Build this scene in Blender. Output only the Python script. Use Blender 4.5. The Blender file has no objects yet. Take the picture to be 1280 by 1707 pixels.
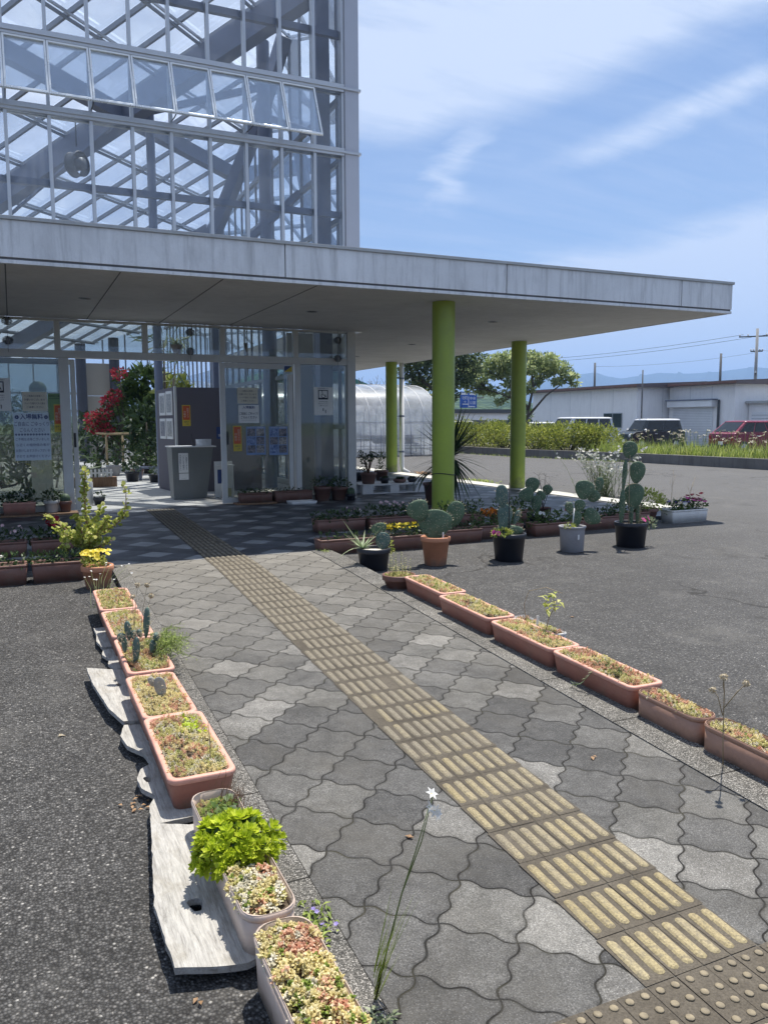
import bpy, bmesh, math, random
from mathutils import Vector, Matrix
PI = math.pi
sc = bpy.context.scene
col = sc.collection
rnd = random.Random(7)

# ---------------------------------------------------------------- terrain heights
S, Y0 = 0.031, 7.0                       # the approach path rises gently to the porch
def sstep(a, b, x):
    t = max(0.0, min(1.0, (x - a) / (b - a))); return t * t * (3 - 2 * t)
def zpath(y): return -S * (Y0 - max(y, -4.0)) if y < Y0 else 0.0
def zlot(x, y): return zpath(y) - 0.05 - 0.24 * sstep(21, 26, x)

# ---------------------------------------------------------------- mesh builder
class MB:
    def __init__(s): s.v = []; s.f = []; s.m = []; s.s = []
    def add(s, vs, fs, mi=0, sm=False):
        o = len(s.v); s.v.extend([tuple(p) for p in vs])
        for f in fs: s.f.append(tuple(i + o for i in f)); s.m.append(mi); s.s.append(sm)
    def box(s, x0, x1, y0, y1, z0, z1, mi=0):
        vs = [(x, y, z) for z in (z0, z1) for y in (y0, y1) for x in (x0, x1)]
        s.add(vs, [(0, 2, 3, 1), (4, 5, 7, 6), (0, 1, 5, 4), (2, 6, 7, 3), (0, 4, 6, 2), (1, 3, 7, 5)], mi)
    def cbox(s, c, d, mi=0, rz=0.0, M=None):
        hx, hy, hz = d[0] / 2, d[1] / 2, d[2] / 2
        R = M if M is not None else Matrix.Rotation(rz, 3, 'Z')
        vs = [Vector(c) + R @ Vector((x, y, z)) for z in (-hz, hz) for y in (-hy, hy) for x in (-hx, hx)]
        s.add(vs, [(0, 2, 3, 1), (4, 5, 7, 6), (0, 1, 5, 4), (2, 6, 7, 3), (0, 4, 6, 2), (1, 3, 7, 5)], mi)
    def bar(s, p, q, w, h, mi=0, up=(0, 0, 1)):
        p = Vector(p); q = Vector(q); d = (q - p); L = d.length
        if L < 1e-6: return
        d /= L; u = Vector(up)
        if abs(d.dot(u)) > .98: u = Vector((0, 1, 0))
        a = d.cross(u).normalized(); b = a.cross(d).normalized()
        M = Matrix((a, d, b)).transposed()
        s.cbox((p + q) / 2, (w, L, h), mi, M=M)
    def tube(s, pts, rad, n=6, mi=0, cap=True, sm=True):
        pts = [Vector(p) for p in pts]
        if not hasattr(rad, '__len__'): rad = [rad] * len(pts)
        vs = []; fs = []; a = None
        for i, p in enumerate(pts):
            d = (pts[min(i + 1, len(pts) - 1)] - pts[max(i - 1, 0)])
            d = d.normalized() if d.length > 1e-9 else Vector((0, 0, 1))
            if a is None:
                a = d.orthogonal().normalized()
            else:
                a = (a - d * a.dot(d)); a = a.normalized() if a.length > 1e-6 else d.orthogonal().normalized()
            b = d.cross(a)
            for k in range(n):
                t = 2 * PI * k / n
                vs.append(p + (a * math.cos(t) + b * math.sin(t)) * rad[i])
        for i in range(len(pts) - 1):
            for k in range(n):
                k2 = (k + 1) % n
                fs.append((i * n + k, i * n + k2, (i + 1) * n + k2, (i + 1) * n + k))
        if cap:
            fs.append(tuple(range(n - 1, -1, -1))); L = (len(pts) - 1) * n
            fs.append(tuple(range(L, L + n)))
        s.add(vs, fs, mi, sm)
    def lathe(s, prof, c=(0, 0, 0), n=28, mi=0, sm=True, cap0=True, cap1=True):
        vs = []; fs = []
        for r, z in prof:
            for k in range(n):
                t = 2 * PI * k / n; vs.append((c[0] + r * math.cos(t), c[1] + r * math.sin(t), c[2] + z))
        for i in range(len(prof) - 1):
            for k in range(n):
                k2 = (k + 1) % n
                fs.append((i * n + k, i * n + k2, (i + 1) * n + k2, (i + 1) * n + k))
        if cap0: fs.append(tuple(range(n - 1, -1, -1)))
        if cap1: L = (len(prof) - 1) * n; fs.append(tuple(range(L, L + n)))
        s.add(vs, fs, mi, sm)
    def ell(s, c, r, M=None, nu=10, nv=7, mi=0, fn=None):
        vs = []; fs = []
        R = M if M is not None else Matrix.Identity(3)
        for j in range(1, nv):
            ph = PI * j / nv
            for k in range(nu):
                t = 2 * PI * k / nu
                p = Vector((r[0] * math.sin(ph) * math.cos(t), r[1] * math.sin(ph) * math.sin(t), r[2] * math.cos(ph)))
                if fn: p = fn(p)
                vs.append(Vector(c) + R @ p)
        top = Vector((0, 0, r[2])); bot = Vector((0, 0, -r[2]))
        if fn: top = fn(top); bot = fn(bot)
        vs.append(Vector(c) + R @ top); vs.append(Vector(c) + R @ bot)
        for j in range(nv - 2):
            for k in range(nu):
                k2 = (k + 1) % nu
                fs.append((j * nu + k, (j + 1) * nu + k, (j + 1) * nu + k2, j * nu + k2))
        T = (nv - 1) * nu
        for k in range(nu):
            k2 = (k + 1) % nu
            fs.append((T, k, k2)); fs.append((T + 1, (nv - 2) * nu + k2, (nv - 2) * nu + k))
        s.add(vs, fs, mi, True)
    def rloft(s, loops, n=5, mi=0, cap0=True, cap1=False, c=(0, 0, 0)):
        """rounded rectangle loops (hx, hy, r, z) lofted upward"""
        vs = []; fs = []; N = 4 * (n + 1)
        for hx, hy, r, z in loops:
            for q, (sx, sy) in enumerate(((1, 1), (-1, 1), (-1, -1), (1, -1))):
                for k in range(n + 1):
                    t = q * PI / 2 + PI / 2 * k / n
                    vs.append((c[0] + sx * (hx - r) + r * math.cos(t), c[1] + sy * (hy - r) + r * math.sin(t), c[2] + z))
        for i in range(len(loops) - 1):
            for k in range(N):
                k2 = (k + 1) % N
                fs.append((i * N + k, i * N + k2, (i + 1) * N + k2, (i + 1) * N + k))
        if cap0: fs.append(tuple(range(N - 1, -1, -1)))
        if cap1: L = (len(loops) - 1) * N; fs.append(tuple(range(L, L + N)))
        s.add(vs, fs, mi, True)
    def leaf(s, p, d, up, L, W, bend=.2, mi=0, fold=.15):
        """a leaf of four faces: folded along the midrib, drooping at the tip"""
        p = Vector(p); d = Vector(d).normalized(); up = Vector(up)
        a = d.cross(up)
        a = a.normalized() if a.length > 1e-5 else d.orthogonal().normalized()
        u = a.cross(d)
        m = p + d * L * .5 + u * (-.0 * L); t = p + d * L - u * bend * L
        vs = [p, m + a * W / 2 + u * fold * W, m, m - a * W / 2 + u * fold * W, t]
        s.add(vs, [(0, 1, 2), (0, 2, 3), (1, 4, 2), (2, 4, 3)], mi, True)
    def strap(s, p, d, L, W, droop, n=6, mi=0, tip=.1, side=None):
        """a long strap leaf bending under its weight"""
        p = Vector(p); d = Vector(d).normalized()
        a = Vector(side) if side else d.cross(Vector((0, 0, 1)))
        a = a.normalized() if a.length > 1e-4 else Vector((1, 0, 0))
        vs = []; fs = []; q = p.copy(); dd = d.copy()
        for i in range(n + 1):
            t = i / n; w = W * (math.sin(PI * min(1, .25 + .75 * t)) * (1 - t) ** .3 * .9 + tip * .1) if i < n else W * .03
            vs += [q + a * w / 2, q - a * w / 2]
            dd = (dd - Vector((0, 0, 1)) * droop / n).normalized(); q = q + dd * L / n
        for i in range(n): fs.append((2 * i, 2 * i + 1, 2 * i + 3, 2 * i + 2))
        s.add(vs, fs, mi, True)
    def merge(s, o, M=None, mi=None):
        k = len(s.v)
        s.v.extend([tuple(M @ Vector(p)) for p in o.v] if M is not None else o.v)
        s.f.extend([tuple(i + k for i in f) for f in o.f]); s.s.extend(o.s)
        s.m.extend(o.m if mi is None else [mi] * len(o.m))
    def mesh(s, name, mats):
        me = bpy.data.meshes.new(name); me.from_pydata(s.v, [], s.f)
        for m in (mats if isinstance(mats, (list, tuple)) else [mats]): me.materials.append(m)
        me.polygons.foreach_set('material_index', s.m); me.polygons.foreach_set('use_smooth', s.s)
        me.update(); return me
    def build(s, name, mats, parent=None, loc=None, rz=0.0, bevel=0, rx=0.0):
        me = s.mesh(name, mats)
        if bevel:
            bm = bmesh.new(); bm.from_mesh(me)
            es = [e for e in bm.edges if len(e.link_faces) == 2 and e.calc_face_angle(0) > .6]
            bmesh.ops.bevel(bm, geom=es, offset=bevel, segments=2, profile=.6, affect='EDGES', clamp_overlap=True)
            bm.to_mesh(me); bm.free()
        return link(name, me, parent, loc, rz, rx)

def link(name, me, parent=None, loc=None, rz=0.0, rx=0.0):
    o = bpy.data.objects.new(name, me); col.objects.link(o)
    if parent: o.parent = parent
    if loc is not None: o.location = loc
    if rz or rx: o.rotation_euler = (rx, 0, rz)
    return o
def tag(o, label=None, cat=None, group=None, kind=None):
    if label: o['label'] = label
    if cat: o['category'] = cat
    if group: o['group'] = group
    if kind: o['kind'] = kind
    return o
def thing(name, label, cat, loc=(0, 0, 0), rz=0.0, group=None, rx=0.0):
    o = link(name, None, None, loc, rz, rx); o.empty_display_size = .1
    return tag(o, label, cat, group)
def struct(o): o['kind'] = 'structure'; return o
def copy_tree(o, parent=None):
    c = o.copy(); col.objects.link(c)
    if parent: c.parent = parent
    for ch in list(o.children): copy_tree(ch, c)
    return c
def perp_frame(d):
    d = Vector(d).normalized(); a = d.orthogonal().normalized(); return a, d.cross(a), d
def rdir(r=rnd, zmin=-1, zmax=1):
    z = r.uniform(zmin, zmax); t = r.uniform(0, 2 * PI); q = math.sqrt(max(0, 1 - z * z))
    return Vector((q * math.cos(t), q * math.sin(t), z))

# ---------------------------------------------------------------- node helpers
def newmat(name):
    m = bpy.data.materials.new(name); m.use_nodes = True
    nt = m.node_tree; nt.nodes.clear()
    out = nt.nodes.new('ShaderNodeOutputMaterial'); return m, nt, out
def nd(nt, t, **kw):
    n = nt.nodes.new(t)
    for k, v in kw.items():
        if k.startswith('_'): setattr(n, k[1:], v)
        else: put(nt, n.inputs[k.replace('__', ' ')] if not k.isdigit() else n.inputs[int(k)], v)
    return n
def put(nt, sock, v):
    if isinstance(v, bpy.types.NodeSocket): nt.links.new(v, sock)
    elif isinstance(v, bpy.types.Node): nt.links.new(v.outputs[0], sock)
    elif hasattr(v, '__len__') and len(v) == 3 and sock.type == 'RGBA': sock.default_value = (*v, 1)
    else: sock.default_value = v
def mth(nt, op, a, b=0.0, c=None):
    n = nt.nodes.new('ShaderNodeMath'); n.operation = op
    put(nt, n.inputs[0], a); put(nt, n.inputs[1], b)
    if c is not None: put(nt, n.inputs[2], c)
    return n.outputs[0]
def mixc(nt, f, a, b, mode='MIX'):
    n = nt.nodes.new('ShaderNodeMix'); n.data_type = 'RGBA'; n.blend_type = mode
    put(nt, n.inputs[0], f); put(nt, n.inputs[6], a); put(nt, n.inputs[7], b); return n.outputs[2]
def ramp(nt, f, stops, interp='LINEAR'):
    n = nt.nodes.new('ShaderNodeValToRGB'); e = n.color_ramp.elements; n.color_ramp.interpolation = interp
    while len(e) < len(stops): e.new(.5)
    for k, (p, c) in enumerate(stops):
        e[k].position = p; e[k].color = (*c, 1) if hasattr(c, '__len__') else (c, c, c, 1)
    put(nt, n.inputs[0], f); return n.outputs[0]
def objco(nt, scale=None, rot=None):
    tc = nt.nodes.new('ShaderNodeTexCoord'); s = tc.outputs['Object']
    if scale or rot:
        mp = nt.nodes.new('ShaderNodeMapping'); nt.links.new(s, mp.inputs[0])
        if scale: mp.inputs['Scale'].default_value = scale
        if rot: mp.inputs['Rotation'].default_value = rot
        s = mp.outputs[0]
    return s
def noise(nt, co, scale, detail=4, rough=.55, dist=0.0):
    n = nt.nodes.new('ShaderNodeTexNoise'); nt.links.new(co, n.inputs['Vector'])
    n.inputs['Scale'].default_value = scale; n.inputs['Detail'].default_value = detail
    n.inputs['Roughness'].default_value = rough; n.inputs['Distortion'].default_value = dist
    return n.outputs[0]
def voro(nt, co, scale, feature='F1', out='Distance', rand=1.0):
    n = nt.nodes.new('ShaderNodeTexVoronoi'); n.feature = feature; nt.links.new(co, n.inputs['Vector'])
    n.inputs['Scale'].default_value = scale; n.inputs['Randomness'].default_value = rand
    return n.outputs[out]
def bump(nt, h, dist=.005, strength=.6, normal=None):
    n = nt.nodes.new('ShaderNodeBump'); put(nt, n.inputs['Height'], h)
    n.inputs['Distance'].default_value = dist; n.inputs['Strength'].default_value = strength
    if normal is not None: nt.links.new(normal, n.inputs['Normal'])
    return n.outputs[0]
def pbsdf(nt, out, colr, rough=.6, metal=0.0, normal=None, spec=.5, coat=0.0):
    b = nt.nodes.new('ShaderNodeBsdfPrincipled')
    put(nt, b.inputs['Base Color'], colr); put(nt, b.inputs['Roughness'], rough)
    b.inputs['Metallic'].default_value = metal; b.inputs['Specular IOR Level'].default_value = spec
    b.inputs['Coat Weight'].default_value = coat
    if normal is not None: nt.links.new(normal, b.inputs['Normal'])
    nt.links.new(b.outputs[0], out.inputs[0]); return b

def paint(name, c, rough=.55, metal=0.0, var=.12, nscale=6.0, dirt=None, bumpd=0.0, spec=.5, coat=0.0, fine=60.0, splash=None):
    """plain coloured surface with uneven tone, grime patches and a faint tooth"""
    m, nt, out = newmat(name); co = objco(nt)
    n1 = noise(nt, co, nscale, 5, .6); n2 = noise(nt, co, fine, 3, .6)
    f = mth(nt, 'ADD', mth(nt, 'MULTIPLY', n1, .7), mth(nt, 'MULTIPLY', n2, .3))
    lo = tuple(x * (1 - var * 1.6) for x in c); hi = tuple(min(1, x * (1 + var * 1.6)) for x in c)
    cc = ramp(nt, f, [(.3, lo), (.7, hi)])
    if dirt:
        d = ramp(nt, noise(nt, co, nscale * .55, 6, .65, .4), [(.5, 0.0), (.72, 1.0)])
        cc = mixc(nt, mth(nt, 'MULTIPLY', d, dirt[1]), cc, dirt[0])
    if splash:                                   # soil and rain splashes dried on near the foot
        sz = nt.nodes.new('ShaderNodeSeparateXYZ'); nt.links.new(co, sz.inputs[0])
        k = mth(nt, 'SUBTRACT', 1.0, mth(nt, 'DIVIDE', sz.outputs[2], splash[1]))
        k = mth(nt, 'ADD', k, mth(nt, 'MULTIPLY', mth(nt, 'SUBTRACT', noise(nt, co, splash[3], 6, .7, .4), .5), 2.2))
        cc = mixc(nt, mth(nt, 'MULTIPLY', ramp(nt, k, [(.35, 0.0), (.95, 1.0)]), splash[2]), cc, splash[0])
    nr = bump(nt, n2, bumpd, .5) if bumpd else None
    rg = ramp(nt, n1, [(.3, max(0, rough - .08)), (.7, min(1, rough + .08))])
    pbsdf(nt, out, cc, rg, metal, nr, spec, coat); return m

def leafmat(name, stops, trans=.35, rough=.5, spec=.35):
    """foliage: a colour of its own per leaf, light passing through"""
    m, nt, out = newmat(name)
    g = nt.nodes.new('ShaderNodeNewGeometry')
    c = ramp(nt, g.outputs['Random Per Island'], stops)
    co = objco(nt); c = mixc(nt, .35, c, mixc(nt, 1.0, c, ramp(nt, noise(nt, co, 9, 3), [(.3, .55), (.7, 1.35)]), 'MULTIPLY'))
    b = nt.nodes.new('ShaderNodeBsdfPrincipled'); put(nt, b.inputs['Base Color'], c)
    b.inputs['Roughness'].default_value = rough; b.inputs['Specular IOR Level'].default_value = spec
    t = nt.nodes.new('ShaderNodeBsdfTranslucent'); put(nt, t.inputs[0], c)
    mx = nt.nodes.new('ShaderNodeMixShader'); mx.inputs[0].default_value = trans
    nt.links.new(b.outputs[0], mx.inputs[1]); nt.links.new(t.outputs[0], mx.inputs[2])
    nt.links.new(mx.outputs[0], out.inputs[0]); return m

def glassmat(name, tint=(.86, .9, .93), haze=.04, hazecol=(.7, .75, .8), rough=.0, refl=1.0, haze_scale=1.2, through=.5):
    m, nt, out = newmat(name)
    tr = nt.nodes.new('ShaderNodeBsdfTransparent'); tr.inputs[0].default_value = (*tint, 1)
    df = nt.nodes.new('ShaderNodeBsdfTranslucent'); df.inputs[0].default_value = (*hazecol, 1)
    d2 = nt.nodes.new('ShaderNodeBsdfDiffuse'); d2.inputs[0].default_value = (*hazecol, 1)
    dd = nt.nodes.new('ShaderNodeMixShader'); dd.inputs[0].default_value = 1 - through
    nt.links.new(df.outputs[0], dd.inputs[1]); nt.links.new(d2.outputs[0], dd.inputs[2])
    gl = nt.nodes.new('ShaderNodeBsdfGlossy'); gl.inputs['Roughness'].default_value = rough
    gl.inputs[0].default_value = (.9, .95, 1, 1)
    fr = nt.nodes.new('ShaderNodeFresnel'); fr.inputs[0].default_value = 1.5
    co = objco(nt)
    hz = mth(nt, 'MULTIPLY', ramp(nt, noise(nt, co, haze_scale, 5, .6, .5), [(.3, .45), (.75, 1.6)]), haze)
    a = nt.nodes.new('ShaderNodeMixShader'); put(nt, a.inputs[0], hz)
    nt.links.new(tr.outputs[0], a.inputs[1]); nt.links.new(dd.outputs[0], a.inputs[2])
    b = nt.nodes.new('ShaderNodeMixShader'); put(nt, b.inputs[0], mth(nt, 'MULTIPLY', fr.outputs[0], refl))
    nt.links.new(a.outputs[0], b.inputs[1]); nt.links.new(gl.outputs[0], b.inputs[2])
    nt.links.new(b.outputs[0], out.inputs[0]); return m
HAZE = 4.2e-4; SKYS = .056; SUNE = 4.3; EXPO = 0.85; CLA = 1.22; CLC = (7.6, 8.5, 10.2); CL1 = (0, 0, 0); CL2 = (1.3, .4, 0); CL3 = (3, 2, 0)
# ---------------------------------------------------------------- materials of the setting
def asphalt_mat():
    m, nt, out = newmat('asphalt'); co = objco(nt)
    v = nt.nodes.new('ShaderNodeTexVoronoi'); nt.links.new(co, v.inputs['Vector']); v.inputs['Scale'].default_value = 115
    rc = nt.nodes.new('ShaderNodeSeparateColor'); nt.links.new(v.outputs['Color'], rc.inputs[0])
    stone = ramp(nt, rc.outputs[0], [(0, (.034, .033, .033)), (.45, (.062, .061, .06)), (.8, (.1, .099, .098)), (.975, (.15, .145, .14)), (1, (.34, .33, .31))])
    gap = ramp(nt, v.outputs['Distance'], [(.25, 1.0), (.62, .38)])
    c = mixc(nt, 1.0, stone, gap, 'MULTIPLY')
    big = noise(nt, co, .45, 5, .6, .6)
    c = mixc(nt, 1.0, c, ramp(nt, big, [(.3, .88), (.7, 1.34)]), 'MULTIPLY')
    mid = noise(nt, co, 5, 5, .65)
    c = mixc(nt, 1.0, c, ramp(nt, mid, [(.3, .84), (.7, 1.2)]), 'MULTIPLY')
    # the lot to the right is older and paler than the strip beside the entrance path
    sx = nt.nodes.new('ShaderNodeSeparateXYZ'); nt.links.new(co, sx.inputs[0])
    old = ramp(nt, mth(nt, 'ADD', mth(nt, 'DIVIDE', sx.outputs[0], 30.0), mth(nt, 'MULTIPLY', big, .08)), [(.1, 0.0), (.38, 1.0)])
    c = mixc(nt, mth(nt, 'MULTIPLY', old, .62), c, (.118, .118, .121))
    ce = nt.nodes.new('ShaderNodeTexVoronoi'); ce.feature = 'DISTANCE_TO_EDGE'; ce.inputs['Scale'].default_value = .42
    wv = nt.nodes.new('ShaderNodeVectorMath'); wv.operation = 'ADD'; nt.links.new(co, wv.inputs[0])
    wn = nt.nodes.new('ShaderNodeTexNoise'); nt.links.new(co, wn.inputs['Vector']); wn.inputs['Scale'].default_value = 2.2; wn.inputs['Detail'].default_value = 6; nt.links.new(wn.outputs['Color'], wv.inputs[1]); nt.links.new(wv.outputs[0], ce.inputs['Vector'])
    crk = mth(nt, 'MULTIPLY', ramp(nt, ce.outputs[0], [(.004, 1.0), (.011, 0.0)]), ramp(nt, noise(nt, co, .35, 3), [(.5, 0.0), (.6, .8)]))
    c = mixc(nt, crk, c, (.02, .019, .018))
    oil = ramp(nt, noise(nt, co, 1.1, 5, .6, .8), [(.6, 0.0), (.72, .5)]); c = mixc(nt, oil, c, (.035, .034, .033))
    dust = ramp(nt, noise(nt, co, 1.7, 6, .7, .4), [(.55, 0.0), (.75, .4)]); c = mixc(nt, dust, c, (.165, .16, .15))
    # beyond the built-up lot the same sheet is rough grassland
    r = nt.nodes.new('ShaderNodeVectorMath'); r.operation = 'LENGTH'; nt.links.new(co, r.inputs[0])
    far = ramp(nt, mth(nt, 'DIVIDE', r.outputs[1], 400.0), [(.2, 0.0), (.26, 1.0)])
    c = mixc(nt, far, c, ramp(nt, noise(nt, co, .03, 6), [(.35, (.05, .075, .025)), (.65, (.1, .12, .05))]))
    h = mth(nt, 'ADD', mth(nt, 'MULTIPLY', v.outputs['Distance'], -1.0), mth(nt, 'MULTIPLY', mid, .5))
    pbsdf(nt, out, c, .85, 0, bump(nt, h, .006, .8), .3); return m

def paver_mat():
    """wavy interlocking concrete blocks laid at forty-five degrees"""
    m, nt, out = newmat('wavy_paving'); co = objco(nt)
    s = nt.nodes.new('ShaderNodeSeparateXYZ'); nt.links.new(co, s.inputs[0])
    x, y = s.outputs[0], s.outputs[1]; L = .2285; q = .70711
    side = mth(nt, 'GREATER_THAN', mth(nt, 'SUBTRACT', x, mth(nt, 'MULTIPLY', y, .031)), 1.6)
    u0 = mth(nt, 'MULTIPLY', mth(nt, 'SUBTRACT', x, y), q); v0 = mth(nt, 'MULTIPLY', mth(nt, 'ADD', x, y), q)
    u0 = mth(nt, 'DIVIDE', mth(nt, 'ADD', u0, .618), L); v0 = mth(nt, 'DIVIDE', mth(nt, 'SUBTRACT', v0, 2.093), L)
    u0 = mth(nt, 'ADD', u0, mth(nt, 'MULTIPLY', side, .15)); v0 = mth(nt, 'ADD', v0, mth(nt, 'MULTIPLY', side, -.07))
    wob = noise(nt, co, 14, 3, .5)
    wv = mth(nt, 'MULTIPLY', mth(nt, 'SUBTRACT', wob, .5), .05)
    u = mth(nt, 'ADD', mth(nt, 'ADD', u0, mth(nt, 'MULTIPLY', mth(nt, 'SINE', mth(nt, 'MULTIPLY', v0, 4 * PI)), .043)), wv)
    v = mth(nt, 'ADD', mth(nt, 'ADD', v0, mth(nt, 'MULTIPLY', mth(nt, 'SINE', mth(nt, 'MULTIPLY', u0, 4 * PI)), -.043)), wv)
    fu = mth(nt, 'FLOOR', u); fv = mth(nt, 'FLOOR', v)
    def edge(t):
        f = mth(nt, 'FRACT', t); return mth(nt, 'MINIMUM', f, mth(nt, 'SUBTRACT', 1.0, f))
    e = mth(nt, 'MINIMUM', edge(u), edge(v))
    cv = nt.nodes.new('ShaderNodeCombineXYZ'); put(nt, cv.inputs[0], fu); put(nt, cv.inputs[1], fv)
    wn = nt.nodes.new('ShaderNodeTexWhiteNoise'); wn.noise_dimensions = '2D'; nt.links.new(cv.outputs[0], wn.inputs['Vector'])
    base = ramp(nt, wn.outputs[0], [(0, (.066, .066, .066)), (.5, (.094, .093, .091)), (.82, (.12, .118, .112)), (.87, (.145, .142, .134)), (.95, (.16, .156, .148)), (1, (.215, .21, .197))])
    grit = noise(nt, co, 190, 4, .75); g2 = voro(nt, co, 130)
    light = ramp(nt, wn.outputs[0], [(.84, 0.0), (.9, 1.0)])
    c = mixc(nt, 1.0, base, ramp(nt, grit, [(.32, .45), (.5, .9), (.68, 1.6)]), 'MULTIPLY')
    sp = mth(nt, 'MULTIPLY', ramp(nt, g2, [(.12, 1.0), (.3, 0.0)]), mth(nt, 'ADD', .18, mth(nt, 'MULTIPLY', light, .3)))
    c = mixc(nt, sp, c, (.55, .54, .52))
    blot = noise(nt, co, 3.2, 6, .65, .5)
    c = mixc(nt, 1.0, c, ramp(nt, blot, [(.3, .7), (.7, 1.3)]), 'MULTIPLY')
    c = mixc(nt, 1.0, c, ramp(nt, noise(nt, co, 22, 5, .7), [(.3, .8), (.7, 1.2)]), 'MULTIPLY')
    # worn and sun-bleached strip nearer the porch
    old = ramp(nt, mth(nt, 'ADD', mth(nt, 'DIVIDE', y, 8.0), mth(nt, 'MULTIPLY', mth(nt, 'SUBTRACT', blot, .5), .35)), [(.45, 0.0), (.95, 1.0)])
    c = mixc(nt, mth(nt, 'MULTIPLY', old, .62), c, (.225, .212, .188))
    grime = ramp(nt, noise(nt, co, 1.3, 7, .7, .8), [(.48, 0.0), (.7, .55)]); c = mixc(nt, grime, c, (.085, .08, .07))
    jw = mth(nt, 'ADD', .0165, mth(nt, 'MULTIPLY', mth(nt, 'SUBTRACT', wob, .5), .02))
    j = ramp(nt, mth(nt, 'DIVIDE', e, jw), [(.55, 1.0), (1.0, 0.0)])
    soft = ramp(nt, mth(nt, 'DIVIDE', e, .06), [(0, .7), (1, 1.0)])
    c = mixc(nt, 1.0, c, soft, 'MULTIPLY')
    jn = ramp(nt, noise(nt, co, 9, 4, .6), [(.34, .5), (.52, .97)])
    c = mixc(nt, mth(nt, 'MULTIPLY', j, jn), c, mixc(nt, ramp(nt, noise(nt, co, 6, 4), [(.5, 0.0), (.7, .7)]), (.02, .019, .017), (.08, .075, .05)))
    hh = ramp(nt, mth(nt, 'DIVIDE', e, .075), [(0, 0.0), (.25, .55), (1, 1.0)])
    hh = mth(nt, 'ADD', hh, mth(nt, 'MULTIPLY', mth(nt, 'SUBTRACT', wn.outputs[0], .5), .25))
    n1 = bump(nt, hh, .007, .9); n2 = bump(nt, grit, .0025, .7, n1)
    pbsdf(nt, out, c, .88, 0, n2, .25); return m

def aggregate_mat(name, tone=1.0):
    m, nt, out = newmat(name); co = objco(nt)
    v = nt.nodes.new('ShaderNodeTexVoronoi'); nt.links.new(co, v.inputs['Vector']); v.inputs['Scale'].default_value = 210
    rc = nt.nodes.new('ShaderNodeSeparateColor'); nt.links.new(v.outputs['Color'], rc.inputs[0])
    c = ramp(nt, rc.outputs[0], [(0, (.1 * tone, .097 * tone, .09 * tone)), (.4, (.17 * tone, .165 * tone, .152 * tone)), (.75, (.28 * tone, .27 * tone, .25 * tone)), (1, (.5 * tone, .48 * tone, .45 * tone))])
    c = mixc(nt, 1.0, c, ramp(nt, v.outputs['Distance'], [(.3, 1.0), (.65, .35)]), 'MULTIPLY')
    sx = nt.nodes.new('ShaderNodeSeparateXYZ'); nt.links.new(co, sx.inputs[0])
    f = mth(nt, 'FRACT', mth(nt, 'DIVIDE', mth(nt, 'ADD', sx.outputs[1], .12), .6))
    j = mth(nt, 'LESS_THAN', mth(nt, 'MINIMUM', f, mth(nt, 'SUBTRACT', 1.0, f)), .007)
    big = noise(nt, co, 2.5, 5, .6, .4)
    c = mixc(nt, 1.0, c, ramp(nt, big, [(.3, .62), (.7, 1.25)]), 'MULTIPLY')
    c = mixc(nt, j, c, (.02, .019, .017))
    pbsdf(nt, out, c, .85, 0, bump(nt, mth(nt, 'MULTIPLY', v.outputs['Distance'], -1.0), .004, .8), .3); return m

def porch_mat():
    """small dark tiles set diagonally, every fourth one pale"""
    m, nt, out = newmat('porch_tiles'); co = objco(nt)
    s = nt.nodes.new('ShaderNodeSeparateXYZ'); nt.links.new(co, s.inputs[0]); q = .70711; L = .265
    u = mth(nt, 'DIVIDE', mth(nt, 'MULTIPLY', mth(nt, 'ADD', mth(nt, 'SUBTRACT', s.outputs[0], 2.338), mth(nt, 'SUBTRACT', s.outputs[1], 9.154)), q), L)
    v = mth(nt, 'DIVIDE', mth(nt, 'MULTIPLY', mth(nt, 'SUBTRACT', mth(nt, 'SUBTRACT', s.outputs[0], 2.338), mth(nt, 'SUBTRACT', s.outputs[1], 9.154)), q), L)
    u = mth(nt, 'ADD', u, 100.5); v = mth(nt, 'ADD', v, 100.5)
    def edge(t):
        f = mth(nt, 'FRACT', t); return mth(nt, 'MINIMUM', f, mth(nt, 'SUBTRACT', 1.0, f))
    e = mth(nt, 'MINIMUM', edge(u), edge(v))
    par = lambda t: mth(nt, 'LESS_THAN', mth(nt, 'MODULO', mth(nt, 'FLOOR', t), 2.0), .5)
    pale = mth(nt, 'MULTIPLY', par(u), par(v))
    cv = nt.nodes.new('ShaderNodeCombineXYZ'); put(nt, cv.inputs[0], mth(nt, 'FLOOR', u)); put(nt, cv.inputs[1], mth(nt, 'FLOOR', v))
    wn = nt.nodes.new('ShaderNodeTexWhiteNoise'); wn.noise_dimensions = '2D'; nt.links.new(cv.outputs[0], wn.inputs['Vector'])
    dark = ramp(nt, wn.outputs[0], [(0, (.032, .036, .045)), (1, (.06, .065, .078))])
    pl = ramp(nt, wn.outputs[0], [(0, (.17, .18, .195)), (1, (.26, .27, .28))])
    c = mixc(nt, pale, dark, pl)
    c = mixc(nt, 1.0, c, ramp(nt, noise(nt, co, 2.2, 6, .65, .5), [(.3, .75), (.7, 1.2)]), 'MULTIPLY')
    c = mixc(nt, mth(nt, 'LESS_THAN', e, .018), c, (.05, .05, .052))
    rg = ramp(nt, noise(nt, co, 3, 5), [(.3, .35), (.7, .6)])
    pbsdf(nt, out, c, rg, 0, bump(nt, ramp(nt, e, [(0, 0.0), (.04, 1.0)]), .003, .6), .45); return m

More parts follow.
